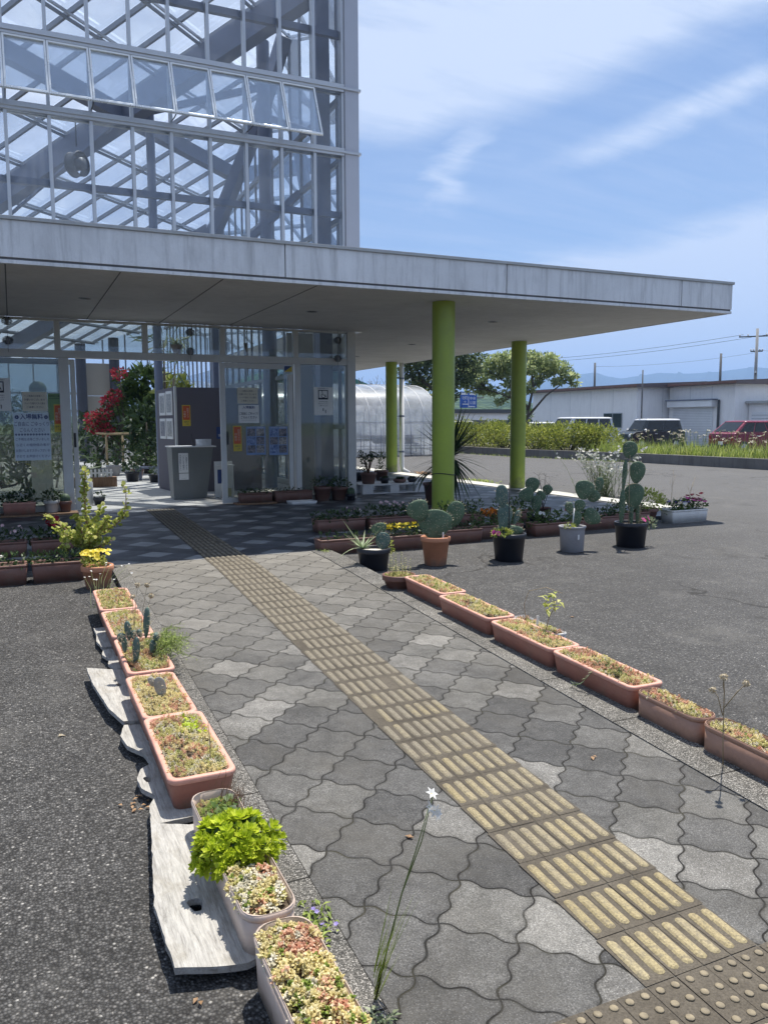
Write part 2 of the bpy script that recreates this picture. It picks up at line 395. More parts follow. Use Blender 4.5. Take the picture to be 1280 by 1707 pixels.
def concrete_mat(name, c, streak=.5, var=.1):
    """light concrete or painted board with rain streaks running down it"""
    m, nt, out = newmat(name); co = objco(nt)
    st = noise(nt, objco(nt, (3.2, 3.2, .28)), 2.6, 6, .7, .3)
    a = noise(nt, co, 1.6, 6, .6, .4); b = noise(nt, co, 45, 3, .6)
    cc = ramp(nt, mth(nt, 'ADD', mth(nt, 'MULTIPLY', a, .7), mth(nt, 'MULTIPLY', b, .3)), [(.32, tuple(x * (1 - var) for x in c)), (.68, tuple(min(1, x * (1 + var)) for x in c))])
    cc = mixc(nt, mth(nt, 'MULTIPLY', ramp(nt, st, [(.5, 0.0), (.68, 1.0)]), streak), cc, tuple(x * .58 for x in c))
    s2 = noise(nt, objco(nt, (1.1, 1.1, .5)), 1.7, 6, .7, .5); cc = mixc(nt, mth(nt, 'MULTIPLY', ramp(nt, s2, [(.5, 0.0), (.72, 1.0)]), streak * .6), cc, tuple(x * .62 for x in c))
    cc = mixc(nt, mth(nt, 'MULTIPLY', ramp(nt, st, [(.3, 1.0), (.44, 0.0)]), streak * .5), cc, tuple(min(1, x * 1.25) for x in c))
    pbsdf(nt, out, cc, .75, 0, bump(nt, b, .002, .5), .3); return m

def tactile_mat():
    m, nt, out = newmat('tactile_base'); co = objco(nt)
    a = noise(nt, co, 5, 6, .65, .4); g = noise(nt, co, 150, 4, .75)
    c = ramp(nt, a, [(.3, (.062, .053, .041)), (.7, (.112, .098, .078))])
    c = mixc(nt, 1.0, c, ramp(nt, g, [(.3, .6), (.7, 1.4)]), 'MULTIPLY')
    pbsdf(nt, out, c, .85, 0, bump(nt, g, .002, .7), .25); return m
def tactile_bar_mat():
    """yellow ribs; the surface has worn through to grey concrete further up the path"""
    m, nt, out = newmat('tactile_rib'); co = objco(nt)
    s = nt.nodes.new('ShaderNodeSeparateXYZ'); nt.links.new(co, s.inputs[0])
    a = noise(nt, co, 4, 6, .7, .4); g = noise(nt, co, 150, 4, .75)
    gi = nt.nodes.new('ShaderNodeNewGeometry')
    w = mth(nt, 'ADD', mth(nt, 'DIVIDE', s.outputs[1], 5.5), mth(nt, 'MULTIPLY', mth(nt, 'SUBTRACT', a, .5), .7))
    w = mth(nt, 'ADD', w, mth(nt, 'MULTIPLY', mth(nt, 'SUBTRACT', gi.outputs['Random Per Island'], .5), .22))
    worn = ramp(nt, w, [(.3, 0.0), (.62, 1.0)])
    yel = ramp(nt, mth(nt, 'ADD', mth(nt, 'MULTIPLY', a, .5), mth(nt, 'MULTIPLY', gi.outputs['Random Per Island'], .5)), [(.2, (.26, .215, .12)), (.8, (.38, .32, .185))])
    c = mixc(nt, worn, yel, (.19, .168, .128))
    c = mixc(nt, 1.0, c, ramp(nt, g, [(.32, .5), (.5, .95), (.7, 1.4)]), 'MULTIPLY')
    c = mixc(nt, ramp(nt, noise(nt, co, 38, 4, .7), [(.5, 0.0), (.66, .6)]), c, (.13, .115, .09))
    pbsdf(nt, out, c, .8, 0, bump(nt, g, .002, .7), .3); return m

def wood_mat(name, lo, hi, axis=1, scale=1.0):
    m, nt, out = newmat(name)
    sc_ = [14 * scale, 14 * scale, 14 * scale]; sc_[axis] = 1.4 * scale
    co = objco(nt, tuple(sc_)); a = noise(nt, co, 1.6, 6, .65, 1.2); b = noise(nt, co, 9, 3, .6, .6)
    f = mth(nt, 'ADD', mth(nt, 'MULTIPLY', a, .7), mth(nt, 'MULTIPLY', b, .3))
    c = ramp(nt, f, [(.3, lo), (.52, tuple((l + h) / 2 for l, h in zip(lo, hi))), (.66, hi)])
    pbsdf(nt, out, c, .8, 0, bump(nt, f, .003, .6), .25); return m

M = {}
M['asphalt'] = asphalt_mat(); M['paver'] = paver_mat(); M['kerb'] = aggregate_mat('exposed_aggregate', 1.0)
M['porch'] = porch_mat(); M['tact'] = tactile_mat(); M['rib'] = tactile_bar_mat(); M['dot'] = paint('worn_tactile_dot', (.22, .185, .125), .85, 0, .22, 30, ((.12, .105, .085), .6), .002)
M['fascia'] = concrete_mat('fascia_board', (.78, .8, .82), .75); M['soffit'] = concrete_mat('soffit_board', (.72, .72, .71), .2)
M['coping'] = paint('coping_metal', (.42, .43, .43), .45, .3)
M['seam'] = paint('joint_seal', (.12, .12, .125), .7)
M['lime'] = paint('lime_column_paint', (.3, .385, .045), .45, 0, .09, 2.2, ((.17, .21, .06), .5), coat=.1, splash=((.13, .135, .06), .32, .75, 7))
M['alu'] = paint('aluminium_frame', (.5, .52, .55), .38, .55, .06, 3)
M['aluw'] = paint('pale_window_frame', (.62, .62, .6), .45, .15, .06, 3)
M['alub'] = paint('bright_aluminium', (.75, .76, .75), .3, .7, .05, 3)
M['clad'] = paint('grey_cladding', (.46, .48, .54), .45, .25, .05, 1.5)
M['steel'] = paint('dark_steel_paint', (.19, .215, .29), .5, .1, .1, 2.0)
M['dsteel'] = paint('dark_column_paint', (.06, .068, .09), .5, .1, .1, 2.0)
M['raft'] = paint('rafter_metal', (.27, .29, .33), .45, .3, .08, 3)
M['glass'] = glassmat('window_glass', (.92, .95, .98), .1, (.8, .86, .95), .0, .7, 1.2, .75)
M['dglass'] = glassmat('door_glass', (.79, .81, .78), .075, (.6, .66, .66), .0, 1.25)
M['rglass'] = glassmat('roof_glass', (.84, .9, .98), .31, (.78, .85, .96), .1, .3, .35, .88)
M['film'] = glassmat('greenhouse_film', (.9, .93, .97), .62, (.93, .95, .98), .22, 1.2, 1.5, .72)
M['black'] = paint('black_rubber', (.02, .02, .022), .6, 0, .1)
M['dark'] = paint('dark_grey_plastic', (.06, .062, .068), .5)
M['white'] = paint('white_paint', (.75, .75, .74), .5, 0, .05, 3, ((.5, .49, .46), .3))
M['paper'] = paint('paper_white', (.84, .84, .82), .7, 0, .03)
M['paperblue'] = paint('paper_pale_blue', (.66, .76, .84), .7, 0, .03)
M['paperbeige'] = paint('paper_beige', (.72, .68, .56), .7, 0, .03)
M['papergreen'] = paint('paper_green', (.22, .36, .18), .7, 0, .08)
M['orange'] = paint('sticker_red_orange', (.55, .1, .03), .5, 0, .05)
M['yellow'] = paint('sticker_yellow', (.65, .5, .06), .5, 0, .05)
M['ink'] = paint('ink_dark', (.03, .035, .06), .7, 0, .02)
M['inkwhite'] = paint('ink_white', (.8, .8, .8), .6, 0, .02)
M['blue'] = paint('poster_blue', (.2, .3, .52), .5, 0, .08)
M['navy'] = paint('dark_blue', (.03, .06, .2), .5, 0, .08)
M['signblue'] = paint('road_sign_blue', (.02, .1, .42), .45, 0, .04)
M['terra'] = paint('shaded_salmon_plastic', (.33, .14, .1), .55, 0, .15, 5, ((.3, .2, .15), .6), .0015, splash=((.2, .15, .11), .1, .75, 14)); M['terra_rim'] = paint('sunlit_salmon_rim', (.6, .31, .24), .55, 0, .14, 7, ((.45, .3, .24), .55), .0015)  # shade of the sides put into the tub colour, sunlight into the rim's
M['terrad'] = paint('brown_plastic', (.165, .08, .06), .55, 0, .12, 5, ((.24, .17, .13), .45), .0015, splash=((.16, .12, .1), .09, .6, 14))
M['clay'] = paint('clay_pot', (.5, .22, .12), .75, 0, .12, 6, ((.5, .34, .25), .4), .002, splash=((.2, .15, .12), .12, .6, 12))
M['dullterra'] = paint('faded_terracotta_plastic', (.36, .21, .15), .6, 0, .12, 5, ((.24, .16, .11), .55), .0015, splash=((.16, .12, .09), .09, .75, 14))
M['beige'] = paint('beige_plastic', (.6, .48, .4), .5, 0, .1, 5, ((.34, .26, .2), .5), .0015, splash=((.25, .2, .15), .08, .7, 16))
M['pblack'] = paint('black_plastic_pot', (.018, .019, .026), .42, 0, .15, 5)
M['pgrey'] = paint('grey_plastic_pot', (.3, .3, .32), .55, 0, .1, 5, ((.4, .39, .36), .4))
M['pwhite'] = paint('white_planter', (.62, .61, .58), .5, 0, .08, 5, ((.4, .37, .32), .5))
M['soil'] = paint('potting_soil', (.06, .045, .032), .95, 0, .45, 45, ((.16, .13, .1), .5), .006)
M['pebble'] = paint('white_pebbles', (.6, .58, .54), .7, 0, .15, 20)
def board_mat():
    m, nt, out = newmat('weathered_board'); co = objco(nt)
    g = noise(nt, objco(nt, (26, 3.0, 26)), 1.6, 7, .7, 1.6); b = noise(nt, objco(nt, (90, 8, 90)), 1.5, 4, .7, .6); st = noise(nt, co, 9, 6, .65, .5)
    c = ramp(nt, g, [(.3, (.2, .19, .175)), (.45, (.36, .35, .33)), (.62, (.44, .43, .405)), (.75, (.3, .28, .25))])
    c = mixc(nt, 1.0, c, ramp(nt, b, [(.35, .78), (.6, 1.08)]), 'MULTIPLY')
    c = mixc(nt, mth(nt, 'MULTIPLY', ramp(nt, st, [(.5, 0.0), (.7, 1.0)]), .5), c, (.2, .175, .13))
    c = mixc(nt, ramp(nt, b, [(.22, .85), (.3, 0.0)]), c, (.06, .052, .042))
    pbsdf(nt, out, c, .85, 0, bump(nt, mth(nt, 'ADD', g, b), .004, .9), .2); return m
M['board'] = board_mat()
M['bark'] = wood_mat('bark', (.05, .04, .032), (.15, .125, .1), 2, 1.2)
M['bamboo'] = wood_mat('bamboo', (.28, .2, .11), (.5, .4, .24), 2, .7)
M['brownwood'] = wood_mat('brown_boards', (.17, .1, .06), (.34, .22, .14), 2, 1)
M['stem'] = paint('green_stem', (.13, .17, .05), .6, 0, .2, 30)
M['redstem'] = paint('reddish_stem', (.22, .12, .07), .6, 0, .2, 30)
M['drystem'] = paint('dry_stem', (.3, .24, .15), .75, 0, .2, 30)
M['panel'] = paint('mauve_partition', (.12, .11, .13), .7, 0, .05, 2)
M['podium'] = paint('grey_podium', (.2, .21, .205), .55, 0, .06, 2)
M['beigepanel'] = paint('beige_wall_panel', (.4, .38, .34), .6, 0, .05, 2)
def cactus_mat(name, a, b):
    m, nt, out = newmat(name); co = objco(nt)
    c = ramp(nt, noise(nt, co, 8, 5, .6), [(.3, a), (.7, b)])
    c = mixc(nt, ramp(nt, noise(nt, co, 16, 6, .7, .6), [(.58, 0.0), (.7, .7)]), c, (.17, .15, .09))
    v = voro(nt, co, 30, rand=.3)
    c = mixc(nt, ramp(nt, v, [(.08, .8), (.17, 0.0)]), c, (.42, .4, .27))
    pbsdf(nt, out, c, .55, 0, bump(nt, mth(nt, 'MULTIPLY', v, -1.0), .004, .4), .35); return m
M['cact'] = cactus_mat('cactus_pad', (.055, .095, .055), (.11, .17, .1))
M['cactb'] = cactus_mat('blue_green_cactus_pad', (.06, .105, .09), (.12, .18, .15))
M['cactg'] = cactus_mat('grey_cactus_pad', (.28, .26, .22), (.46, .43, .37))
M['spine'] = paint('spines', (.6, .52, .38), .6, 0, .1)
# leaf colours
M['l_lime'] = leafmat('lime_rosette_leaf', [(0, (.3, .4, .02)), (.6, (.5, .6, .035)), (1, (.66, .72, .08))], .4)
M['l_bush'] = leafmat('elephant_bush_leaf', [(0, (.22, .28, .04)), (.6, (.46, .5, .11)), (1, (.68, .66, .26))], .4)
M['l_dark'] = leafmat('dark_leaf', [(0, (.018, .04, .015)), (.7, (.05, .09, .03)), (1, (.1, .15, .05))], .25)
M['l_mid'] = leafmat('mid_green_leaf', [(0, (.04, .08, .02)), (.7, (.09, .15, .035)), (1, (.17, .24, .07))], .35)
M['l_tree'] = leafmat('tree_leaf', [(0, (.18, .235, .085)), (.6, (.33, .4, .18)), (1, (.48, .53, .29))], .6)
M['l_treed'] = leafmat('dark_tree_leaf', [(0, (.07, .105, .05)), (.7, (.135, .185, .085)), (1, (.26, .31, .15))], .55)
M['l_azal'] = leafmat('azalea_leaf', [(0, (.11, .145, .02)), (.5, (.24, .285, .045)), (1, (.43, .45, .1))], .45)
M['l_grass'] = leafmat('grass_blade', [(0, (.14, .2, .035)), (.6, (.28, .36, .075)), (1, (.5, .54, .18))], .45)
M['l_sage'] = leafmat('grey_green_leaf', [(0, (.12, .17, .1)), (.6, (.22, .28, .16)), (1, (.38, .42, .28))], .35)
M['l_agave'] = leafmat('pale_agave_leaf', [(0, (.18, .26, .13)), (1, (.42, .48, .3))], .25)
M['s_cream'] = leafmat('cream_sedum', [(0, (.5, .43, .17)), (.5, (.74, .64, .32)), (1, (.88, .8, .54))], .45)
M['s_yel'] = leafmat('yellow_green_sedum', [(0, (.33, .32, .09)), (.5, (.56, .53, .2)), (1, (.76, .71, .38))], .45)
M['s_red'] = leafmat('coral_sedum', [(0, (.46, .19, .12)), (.5, (.68, .39, .26)), (1, (.8, .62, .46))], .45)
M['s_grn'] = leafmat('green_sedum', [(0, (.1, .16, .02)), (.5, (.22, .3, .05)), (1, (.38, .46, .12))], .35)
M['s_wht'] = leafmat('whitish_sedum', [(0, (.45, .42, .3)), (1, (.75, .7, .58))], .25)
M['s_brn'] = leafmat('brown_sedum', [(0, (.25, .14, .07)), (1, (.5, .32, .18))], .35)
M['f_red'] = leafmat('red_petal', [(0, (.3, .012, .03)), (1, (.58, .07, .1))], .3)
M['f_pink'] = leafmat('magenta_petal', [(0, (.45, .02, .2)), (1, (.75, .12, .42))], .3)
M['f_pale'] = leafmat('pale_pink_petal', [(0, (.55, .36, .4)), (1, (.75, .6, .62))], .3)
M['f_white'] = leafmat('white_petal', [(0, (.7, .7, .67)), (1, (.85, .85, .83))], .3)
M['f_yel'] = leafmat('yellow_petal', [(0, (.6, .46, .02)), (1, (.8, .68, .06))], .3)
M['f_org'] = leafmat('orange_petal', [(0, (.5, .12, .01)), (1, (.7, .25, .02))], .3)
M['f_blue'] = leafmat('violet_petal', [(0, (.2, .16, .5)), (1, (.36, .3, .65))], .3)
M['f_dry'] = leafmat('dry_flower_head', [(0, (.4, .33, .22)), (1, (.65, .58, .44))], .3)
# ================================================================ SETTING
def build_ground():
    xs = [-5000, -900, -200, -60, -20, -8, -2, 0, 1, 2, 3, 5, 9, 15, 20, 21, 22, 23, 24, 25, 26, 30, 45, 70, 200, 900, 5000]
    ys = [-5000, -900, -200, -40, -10, -4, -2, 0, 2, 4, 6, 7, 9, 14, 20, 30, 45, 70, 200, 900, 5000]
    vs = [(x, y, zlot(x, y)) for y in ys for x in xs]; n = len(xs)
    fs = [(j * n + i, j * n + i + 1, (j + 1) * n + i + 1, (j + 1) * n + i) for j in range(len(ys) - 1) for i in range(n - 1)]
    b = MB(); b.add(vs, fs); o = struct(b.build('asphalt_ground', M['asphalt']))
build_ground()
kl_in = lambda y: .775 + .0157 * (y - 1.82)
kl_out = lambda y: kl_in(y) - .125
kr_in = lambda y: 2.458 + .0345 * (y - 2.0)
kr_out = lambda y: kr_in(y) + .2
YS = [-4, -2, 0, 1, 2, 3, 4, 5, 6, 7.0, 7.55]
def strip(b, fa, fb, dz, zlow=None):
    for y0, y1 in zip(YS, YS[1:]):
        a0, a1, c0, c1 = fa(y0), fa(y1), fb(y0), fb(y1); z0, z1 = zpath(y0) + dz, zpath(y1) + dz
        b.add([(a0, y0, z0), (c0, y0, z0), (c1, y1, z1), (a1, y1, z1)], [(0, 1, 2, 3)])
        if zlow is not None:
            b.add([(a0, y0, z0), (a1, y1, z1), (a1, y1, z1 - zlow), (a0, y0, z0 - zlow)], [(0, 1, 2, 3)])
            b.add([(c0, y0, z0), (c1, y1, z1), (c1, y1, z1 - zlow), (c0, y0, z0 - zlow)], [(3, 2, 1, 0)])
b = MB(); strip(b, kl_in, kr_in, 0.0); struct(b.build('paved_path', M['paver']))
b = MB(); strip(b, kl_out, lambda y: kl_in(y) - .004, .004, .09); struct(b.build('path_kerb', M['kerb']))
b = MB(); strip(b, lambda y: kr_in(y) + .004, kr_out, .004, .09); struct(b.build('path_kerb', M['kerb']))

# tactile guide strip: 0.2 m rows of ribbed blocks, dot blocks across the path at the near end
tx = lambda y: 1.408 + .031 * (y - 1.47)
def build_tactile():
    b = MB(); r = random.Random(3)
    y = 1.475; rows = 0
    def slab(x0, x1, y0, y1, dz, lim=None):
        g = .0013; c = tx(y0) - tx(0) if lim is None else 0
        h = zpath(y0) + dz; h1 = zpath(y1) + dz
        b.add([(x0 + g, y0 + g, h), (x1 - g, y0 + g, h), (x1 - g, y1 - g, h1), (x0 + g, y1 - g, h1)], [(0, 1, 2, 3)])
    def rib(cx, y0, y1, sk, hw=.0155, top=.009, ht=.0042):
        """low rounded rib with sloped flanks"""
        z0, z1 = zpath(y0) + .004, zpath(y1) + .004
        lo, hi = [], []
        n = 4
        for (yy, s, zz) in ((y0, -1, z0), (y1, 1, z1)):
            for k in range(n + 1):
                t = PI * k / n
                px, py = math.cos(t), math.sin(t)
                xx = cx + (0 if s < 0 else sk)
                lo.append((xx + s * -px * hw * (-1), yy + s * (py * hw - hw), zz)); hi.append((xx + s * px * top, yy + s * (py * top - hw), zz + ht))
        N = len(lo)
        b.add(lo + hi, [(i, (i + 1) % N, N + (i + 1) % N, N + i) for i in range(N)] + [tuple(range(N, 2 * N))], 1, False)
    while y < 12.2:
        x0 = tx(y)
        for k in range(4):
            slab(x0 + k * .1, x0 + (k + 1) * .1, y, y + .2, .0035 + r.uniform(-.0007, .0007))
        for k in range(8):
            cx = x0 + .025 + k * .05
            if r.random() > .012: rib(cx + r.uniform(-.001, .001), y + .018, y + .182, .0055)
        y += .2; rows += 1
    # dot blocks
    for j in range(2):
        yy = 1.475 - .2 * (j + 1)
        x0 = 1.008
        while x0 < 2.42:
            slab(x0, x0 + .1, yy, yy + .2, .0035 + r.uniform(-.0007, .0007))
            for a in range(2):
                for c in range(4):
                    if r.random() < .02: continue
                    cx, cy = x0 + .025 + a * .05, yy + .025 + c * .05
                    b.lathe([(.0125, 0), (.0105, .0028), (.006, .0042)], (cx, cy, zpath(cy) + .004), 10, 2)
            x0 += .1
    return struct(b.build('tactile_strip', [M['tact'], M['rib'], M['dot']]))
build_tactile()

# porch floor, its pale kerb, the floor of the glasshouse
b = MB()
pts = [(-9, 7.9), (.62, 7.9), (.62, 7.55), (2.84, 7.55), (2.84, 8.3), (8.5, 8.3), (8.5, 22.4), (5.33, 22.4), (5.33, 12.62), (-9, 12.62)]
b.add([(x, y, 0) for x, y in pts], [tuple(range(len(pts)))])
for i in range(len(pts)):
    (xa, ya), (xb, yb) = pts[i], pts[(i + 1) % len(pts)]
    b.add([(xa, ya, 0), (xb, yb, 0), (xb, yb, -.12), (xa, ya, -.12)], [(3, 2, 1, 0)])
struct(b.build('porch_floor', M['porch']))
M['kerbw'] = concrete_mat('pale_concrete', (.5, .5, .47), .3)
b = MB(); b.box(8.504, 8.93, 9.0, 22.4, -.12, .015); struct(b.build('porch_kerb', M['kerbw'], bevel=.008))
M['gfloor'] = concrete_mat('glasshouse_floor', (.48, .47, .44), .35)
b = MB(); b.box(-3, 5.1, 12.62, 30, -.1, .002); struct(b.build('glasshouse_floor', M['gfloor']))

# ================================================================ CANOPY
CX0, CX1, CY0, CYB = -9.0, 9.19, 8.43, 22.3
can = thing('entrance_canopy', 'long flat pale concrete canopy on lime green columns over the entrance', 'canopy', (0, CY0, 0))
cy = lambda y: y - CY0
def cpart(b, name, mat, parent=can, **k): return b.build(name, mat, parent, **k)
b = MB()
b.box(CX0, CX1 - .06, cy(8.49), cy(12.5), 2.76, 3.06); b.box(5.36, CX1 - .06, cy(12.5), cy(CYB - .06), 2.76, 3.06)
b.box(CX0, 5.36, cy(12.5), cy(12.545), 2.76, 3.06)
cpart(b, 'soffit', M['soffit'])
joints = [-8.37, -5.6, -2.83, -.055, 2.72, 5.49, 8.265, CX1]
xa = CX0
for xb in joints:
    b = MB(); b.box(xa + .006, xb - .006 if xb < CX1 else xb, 0, .06, 2.812, 3.15)
    cpart(b, 'fascia_panel', M['fascia'], bevel=.004); xa = xb
ya = .06
for yb in (2.8, 5.6, 8.4, 11.2, cy(CYB)):
    b = MB(); b.box(CX1 - .06, CX1, ya + (.006 if ya > .1 else 0), yb - .006, 2.812, 3.15); cpart(b, 'fascia_panel', M['fascia'], bevel=.004); ya = yb
b = MB(); b.box(CX0, CX1 - .012, .012, .05, 2.79, 2.814); b.box(CX1 - .05, CX1 - .012, .05, cy(CYB), 2.79, 2.814)
for xb in joints[:-1]: b.box(xb - .007, xb + .007, .012, .05, 2.81, 3.15)
cpart(b, 'shadow_groove', M['seam'])
b = MB(); b.box(CX0, CX1, .0, .055, 2.755, 2.79); b.box(CX1 - .055, CX1, .055, cy(CYB), 2.755, 2.79)
cpart(b, 'drip_edge', M['fascia'], bevel=.003)
b = MB(); b.box(CX0, CX1 + .02, -.02, .09, 3.15, 3.185); b.box(CX1 - .09, CX1 + .02, .09, cy(CYB), 3.15, 3.185)
cpart(b, 'coping', M['coping'], bevel=.004)
b = MB(); b.box(CX0, CX1 - .09, .09, cy(12.5), 3.06, 3.09); b.box(5.36, CX1 - .09, cy(12.5), cy(CYB), 3.06, 3.09)
cpart(b, 'roof_deck', M['coping'])
for x in [-7.2, -6.17, -5.14, -4.1, -3.07, -2.04, -1.01, .02, 1.05, 2.07, 3.1]:
    b = MB(); b.box(x - .006, x + .006, cy(8.5), cy(12.5), 2.757, 2.7598); cpart(b, 'soffit_joint', M['seam'])
for x, y in [(.874, 10.42), (3.74, 10.47), (6.6, 10.49), (7.08, 14.13), (7.18, 17.16), (-2.0, 10.44)]:
    b = MB(); b.lathe([(.085, 2.7598), (.085, 2.752), (.068, 2.752)], (x, cy(y), 0), 24, 0, True, False, False)
    d = cpart(b, 'downlight', M['alu'])
    b = MB(); b.lathe([(.068, 2.753), (.06, 2.7597)], (x, cy(y), 0), 24, 0, True, True, False); b.build('recess', M['dark'], d)
for x, y in [(4.964, 9.04), (8.69, 12.9), (8.68, 18.5)]:
    b = MB(); b.lathe([(.143, .0), (.143, 2.757)], (x, cy(y), 0), 40, 0, True, False, False)
    c = cpart(b, 'column', M['lime'])
    b = MB(); b.lathe([(.16, .0), (.16, .012), (.146, .02)], (x, cy(y), 0.0), 40, 0, True, False, False); b.build('base_ring', M['coping'], c)
b = MB(); pts = [(4.964 + .147 * math.cos(t), cy(9.04) + .147 * math.sin(t), .62 + .012 * math.sin(t * 2)) for t in [2 * PI * k / 24 for k in range(25)]]
b.tube(pts, .006, 6); o = cpart(b, 'tie_wire', M['black'])
# rainwater pipe standing beside the far column
dp = thing('rain_pipe', 'white rainwater downpipe strapped behind the farthest lime column', 'downpipe', (9.02, 18.62, -.05))
b = MB(); b.tube([(0, 0, 2.83), (0, 0, .2), (.02, -.03, .1), (.12, -.16, .02)], [.062, .062, .064, .066], 14); b.build('pipe', M['white'], dp)
for z in (.55, 1.45, 2.4):
    b = MB(); b.lathe([(.067, z), (.067, z + .045)], (0, 0, 0), 16, 0, True, False, False); b.bar((-.06, 0, z + .02), (-.22, -.05, z + .02), .02, .02); b.build('strap', M['steel'], dp)

# ================================================================ GLASSHOUSE
YF = 12.57
gh = thing('glasshouse', 'tall glass and steel greenhouse with open awning windows behind the canopy', 'greenhouse', (5.3, YF, 0))
GX = 5.3
def gpart(b, name, mat, parent=gh, **k):
    b.v = [(x - GX, y - YF, z) for x, y, z in b.v]; return b.build(name, mat, parent, **k)
GZ = lambda x, y: 9.6 + .276 * ((x - 5.3) - (y - YF))
XL, YB = -3.0, 30.0
mull = [-2.68, -2.1, -1.55, -.98, -.42, .13, .68, 1.23, 1.79, 2.34, 2.91, 3.46, 4.02, 4.56, 5.05]
rails = [(3.19, .07), (4.63, .045), (5.56, .1), (6.53, .1), (7.4, .05)]
for x in mull[:-1]:
    b = MB(); b.box(x - .022, x + .022, YF - .05, YF + .06, 3.09, GZ(x, YF) - .04); gpart(b, 'mullion', M['alu'])
b = MB(); b.box(5.02, 5.06, YF - .045, YF + .06, 3.09, GZ(5.05, YF) - .05); gpart(b, 'mullion', M['alu'])
for z, h in rails:
    b = MB()
    if h > .09:
        b.box(XL, 5.05, YF - .075, YF - .051, z - h / 2, z + h / 2); b.box(XL, 5.05, YF - .095, YF - .076, z - h * .1, z + h / 2 + .01)
        b.box(XL, 5.05, YF + .062, YF + .12, z - h / 2, z + h / 2)
        gpart(b, 'transom', M['alu'], bevel=.003)
    elif h > .06: b.box(XL, 5.05, YF - .06, YF - .051, z - h / 2, z + h / 2); gpart(b, 'transom', M['alu'])
    else: b.box(XL, 5.05, YF + .07, YF + .16, z - h, z + h); gpart(b, 'girt', M['steel'])
# corner cladding with its flashing
b = MB(); b.box(5.055, 5.31, YF - .06, YF + .2, 3.09, GZ(5.3, YF)); cl = gpart(b, 'corner_cladding', M['clad'], bevel=.006)
for z in (5.56, 6.53):
    b = MB(); b.box(5.05, 5.335, YF - .09, YF + .21, z - .012, z + .026); gpart(b, 'flashing', M['alu'])
b = MB(); b.box(5.062, 5.07, YF - .064, YF - .06, 3.09, 9.3); gpart(b, 'cladding_groove', M['seam'])
# panes: fixed ones, and the row of awning windows pushed open
ms = [XL] + mull
rz = [3.225, 5.51, 5.61, 6.48, 6.58]
for i in range(len(ms) - 1):
    x0, x1 = ms[i] + .022, ms[i + 1] - .022
    b = MB(); b.box(x0, x1, YF - .004, YF + .004, 3.225, 5.51); gpart(b, 'glass_pane', M['glass'])
    b = MB(); za, zb = GZ(x0, YF) - .06, GZ(x1, YF) - .06
    b.add([(x0, YF, 6.58), (x1, YF, 6.58), (x1, YF, zb), (x0, YF, za)], [(0, 1, 2, 3)]); gpart(b, 'glass_pane', M['glass'])
    if ms[i + 1] > 4.6:
        b = MB(); b.box(x0, x1, YF - .004, YF + .004, 5.61, 6.48); gpart(b, 'glass_pane', M['glass'])
A = math.radians(24)
for i in range(len(ms) - 2):
    x0, x1 = ms[i] + .004, ms[i + 1] - .004; L = .9
    W = x1 - x0
    b = MB(); b.box(0, .024, -.018, .018, -L, 0); b.box(W - .024, W, -.018, .018, -L, 0); b.box(.024, W - .024, -.018, .018, -.03, 0); b.box(.024, W - .024, -.018, .018, -L, -L + .035)
    w = b.build('awning_window', M['alub'], gh, (x0 - GX, -.06, 6.47), bevel=.003); w.rotation_euler = (-A, 0, 0)
    b = MB(); b.box(.024, W - .024, -.003, .003, -L + .035, -.03); b.build('pane', M['glass'], w)
    if i % 2 == 0:
        b = MB(); b.tube([(.01, .02, -L + .02), (.01, .2, -L + .1), (.01, .36, -L + .19)], .009, 5); b.build('stay_arm', M['dark'], w)
# side wall (right) and back wall
b = MB(); b.box(5.2, 5.206, YF + .2, YB, .1, 2.76); gpart(b, 'side_glass', M['glass'])
b = MB(); b.add([(5.2, YF + .2, 3.09), (5.2, YB, 3.09), (5.2, YB, GZ(5.2, YB)), (5.2, YF + .2, GZ(5.2, YF))], [(0, 1, 2, 3)]); gpart(b, 'side_glass', M['glass'])
y = YF + .62
while y < YB:
    b = MB(); b.box(5.18, 5.23, y - .022, y + .022, .1, GZ(5.2, y) - .03); gpart(b, 'side_mullion', M['raft']); y += .62
for z in (1.2, 2.2, 4.63, 5.56, 6.53):
    b = MB(); ye = min(YB, YF + (GZ(5.2, YF) - z) / .276 - .1); b.box(5.1, 5.178, YF + .2, ye, z - .04, z + .04); gpart(b, 'side_rail', M['raft'])
b = MB(); b.add([(XL, YB, .1), (5.2, YB, .1), (5.2, YB, GZ(5.2, YB)), (XL, YB, GZ(XL, YB))], [(0, 1, 2, 3)]); gpart(b, 'back_glass', M['glass'])
x = XL
while x < 5.2:
    b = MB(); b.box(x - .025, x + .025, YB - .05, YB - .005, .1, GZ(x, YB)); gpart(b, 'back_mullion', M['raft']); x += .75
for z in (.9, 1.7, 2.3):
    b = MB(); b.box(XL, 5.2, YB - .1, YB - .052, z - .035, z + .035); gpart(b, 'back_rail', M['raft'])
b = MB(); b.add([(XL, YF, .1), (XL, YB, .1), (XL, YB, GZ(XL, YB)), (XL, YF, GZ(XL, YF))], [(0, 1, 2, 3)]); gpart(b, 'side_glass', M['glass'])
b = MB(); b.box(5.12, 5.3, YF + .2, YB, 0.004, .1); b.box(XL, 5.12, YB - .1, YB + .05, .004, .1); gpart(b, 'base_curb', M['kerbw'])
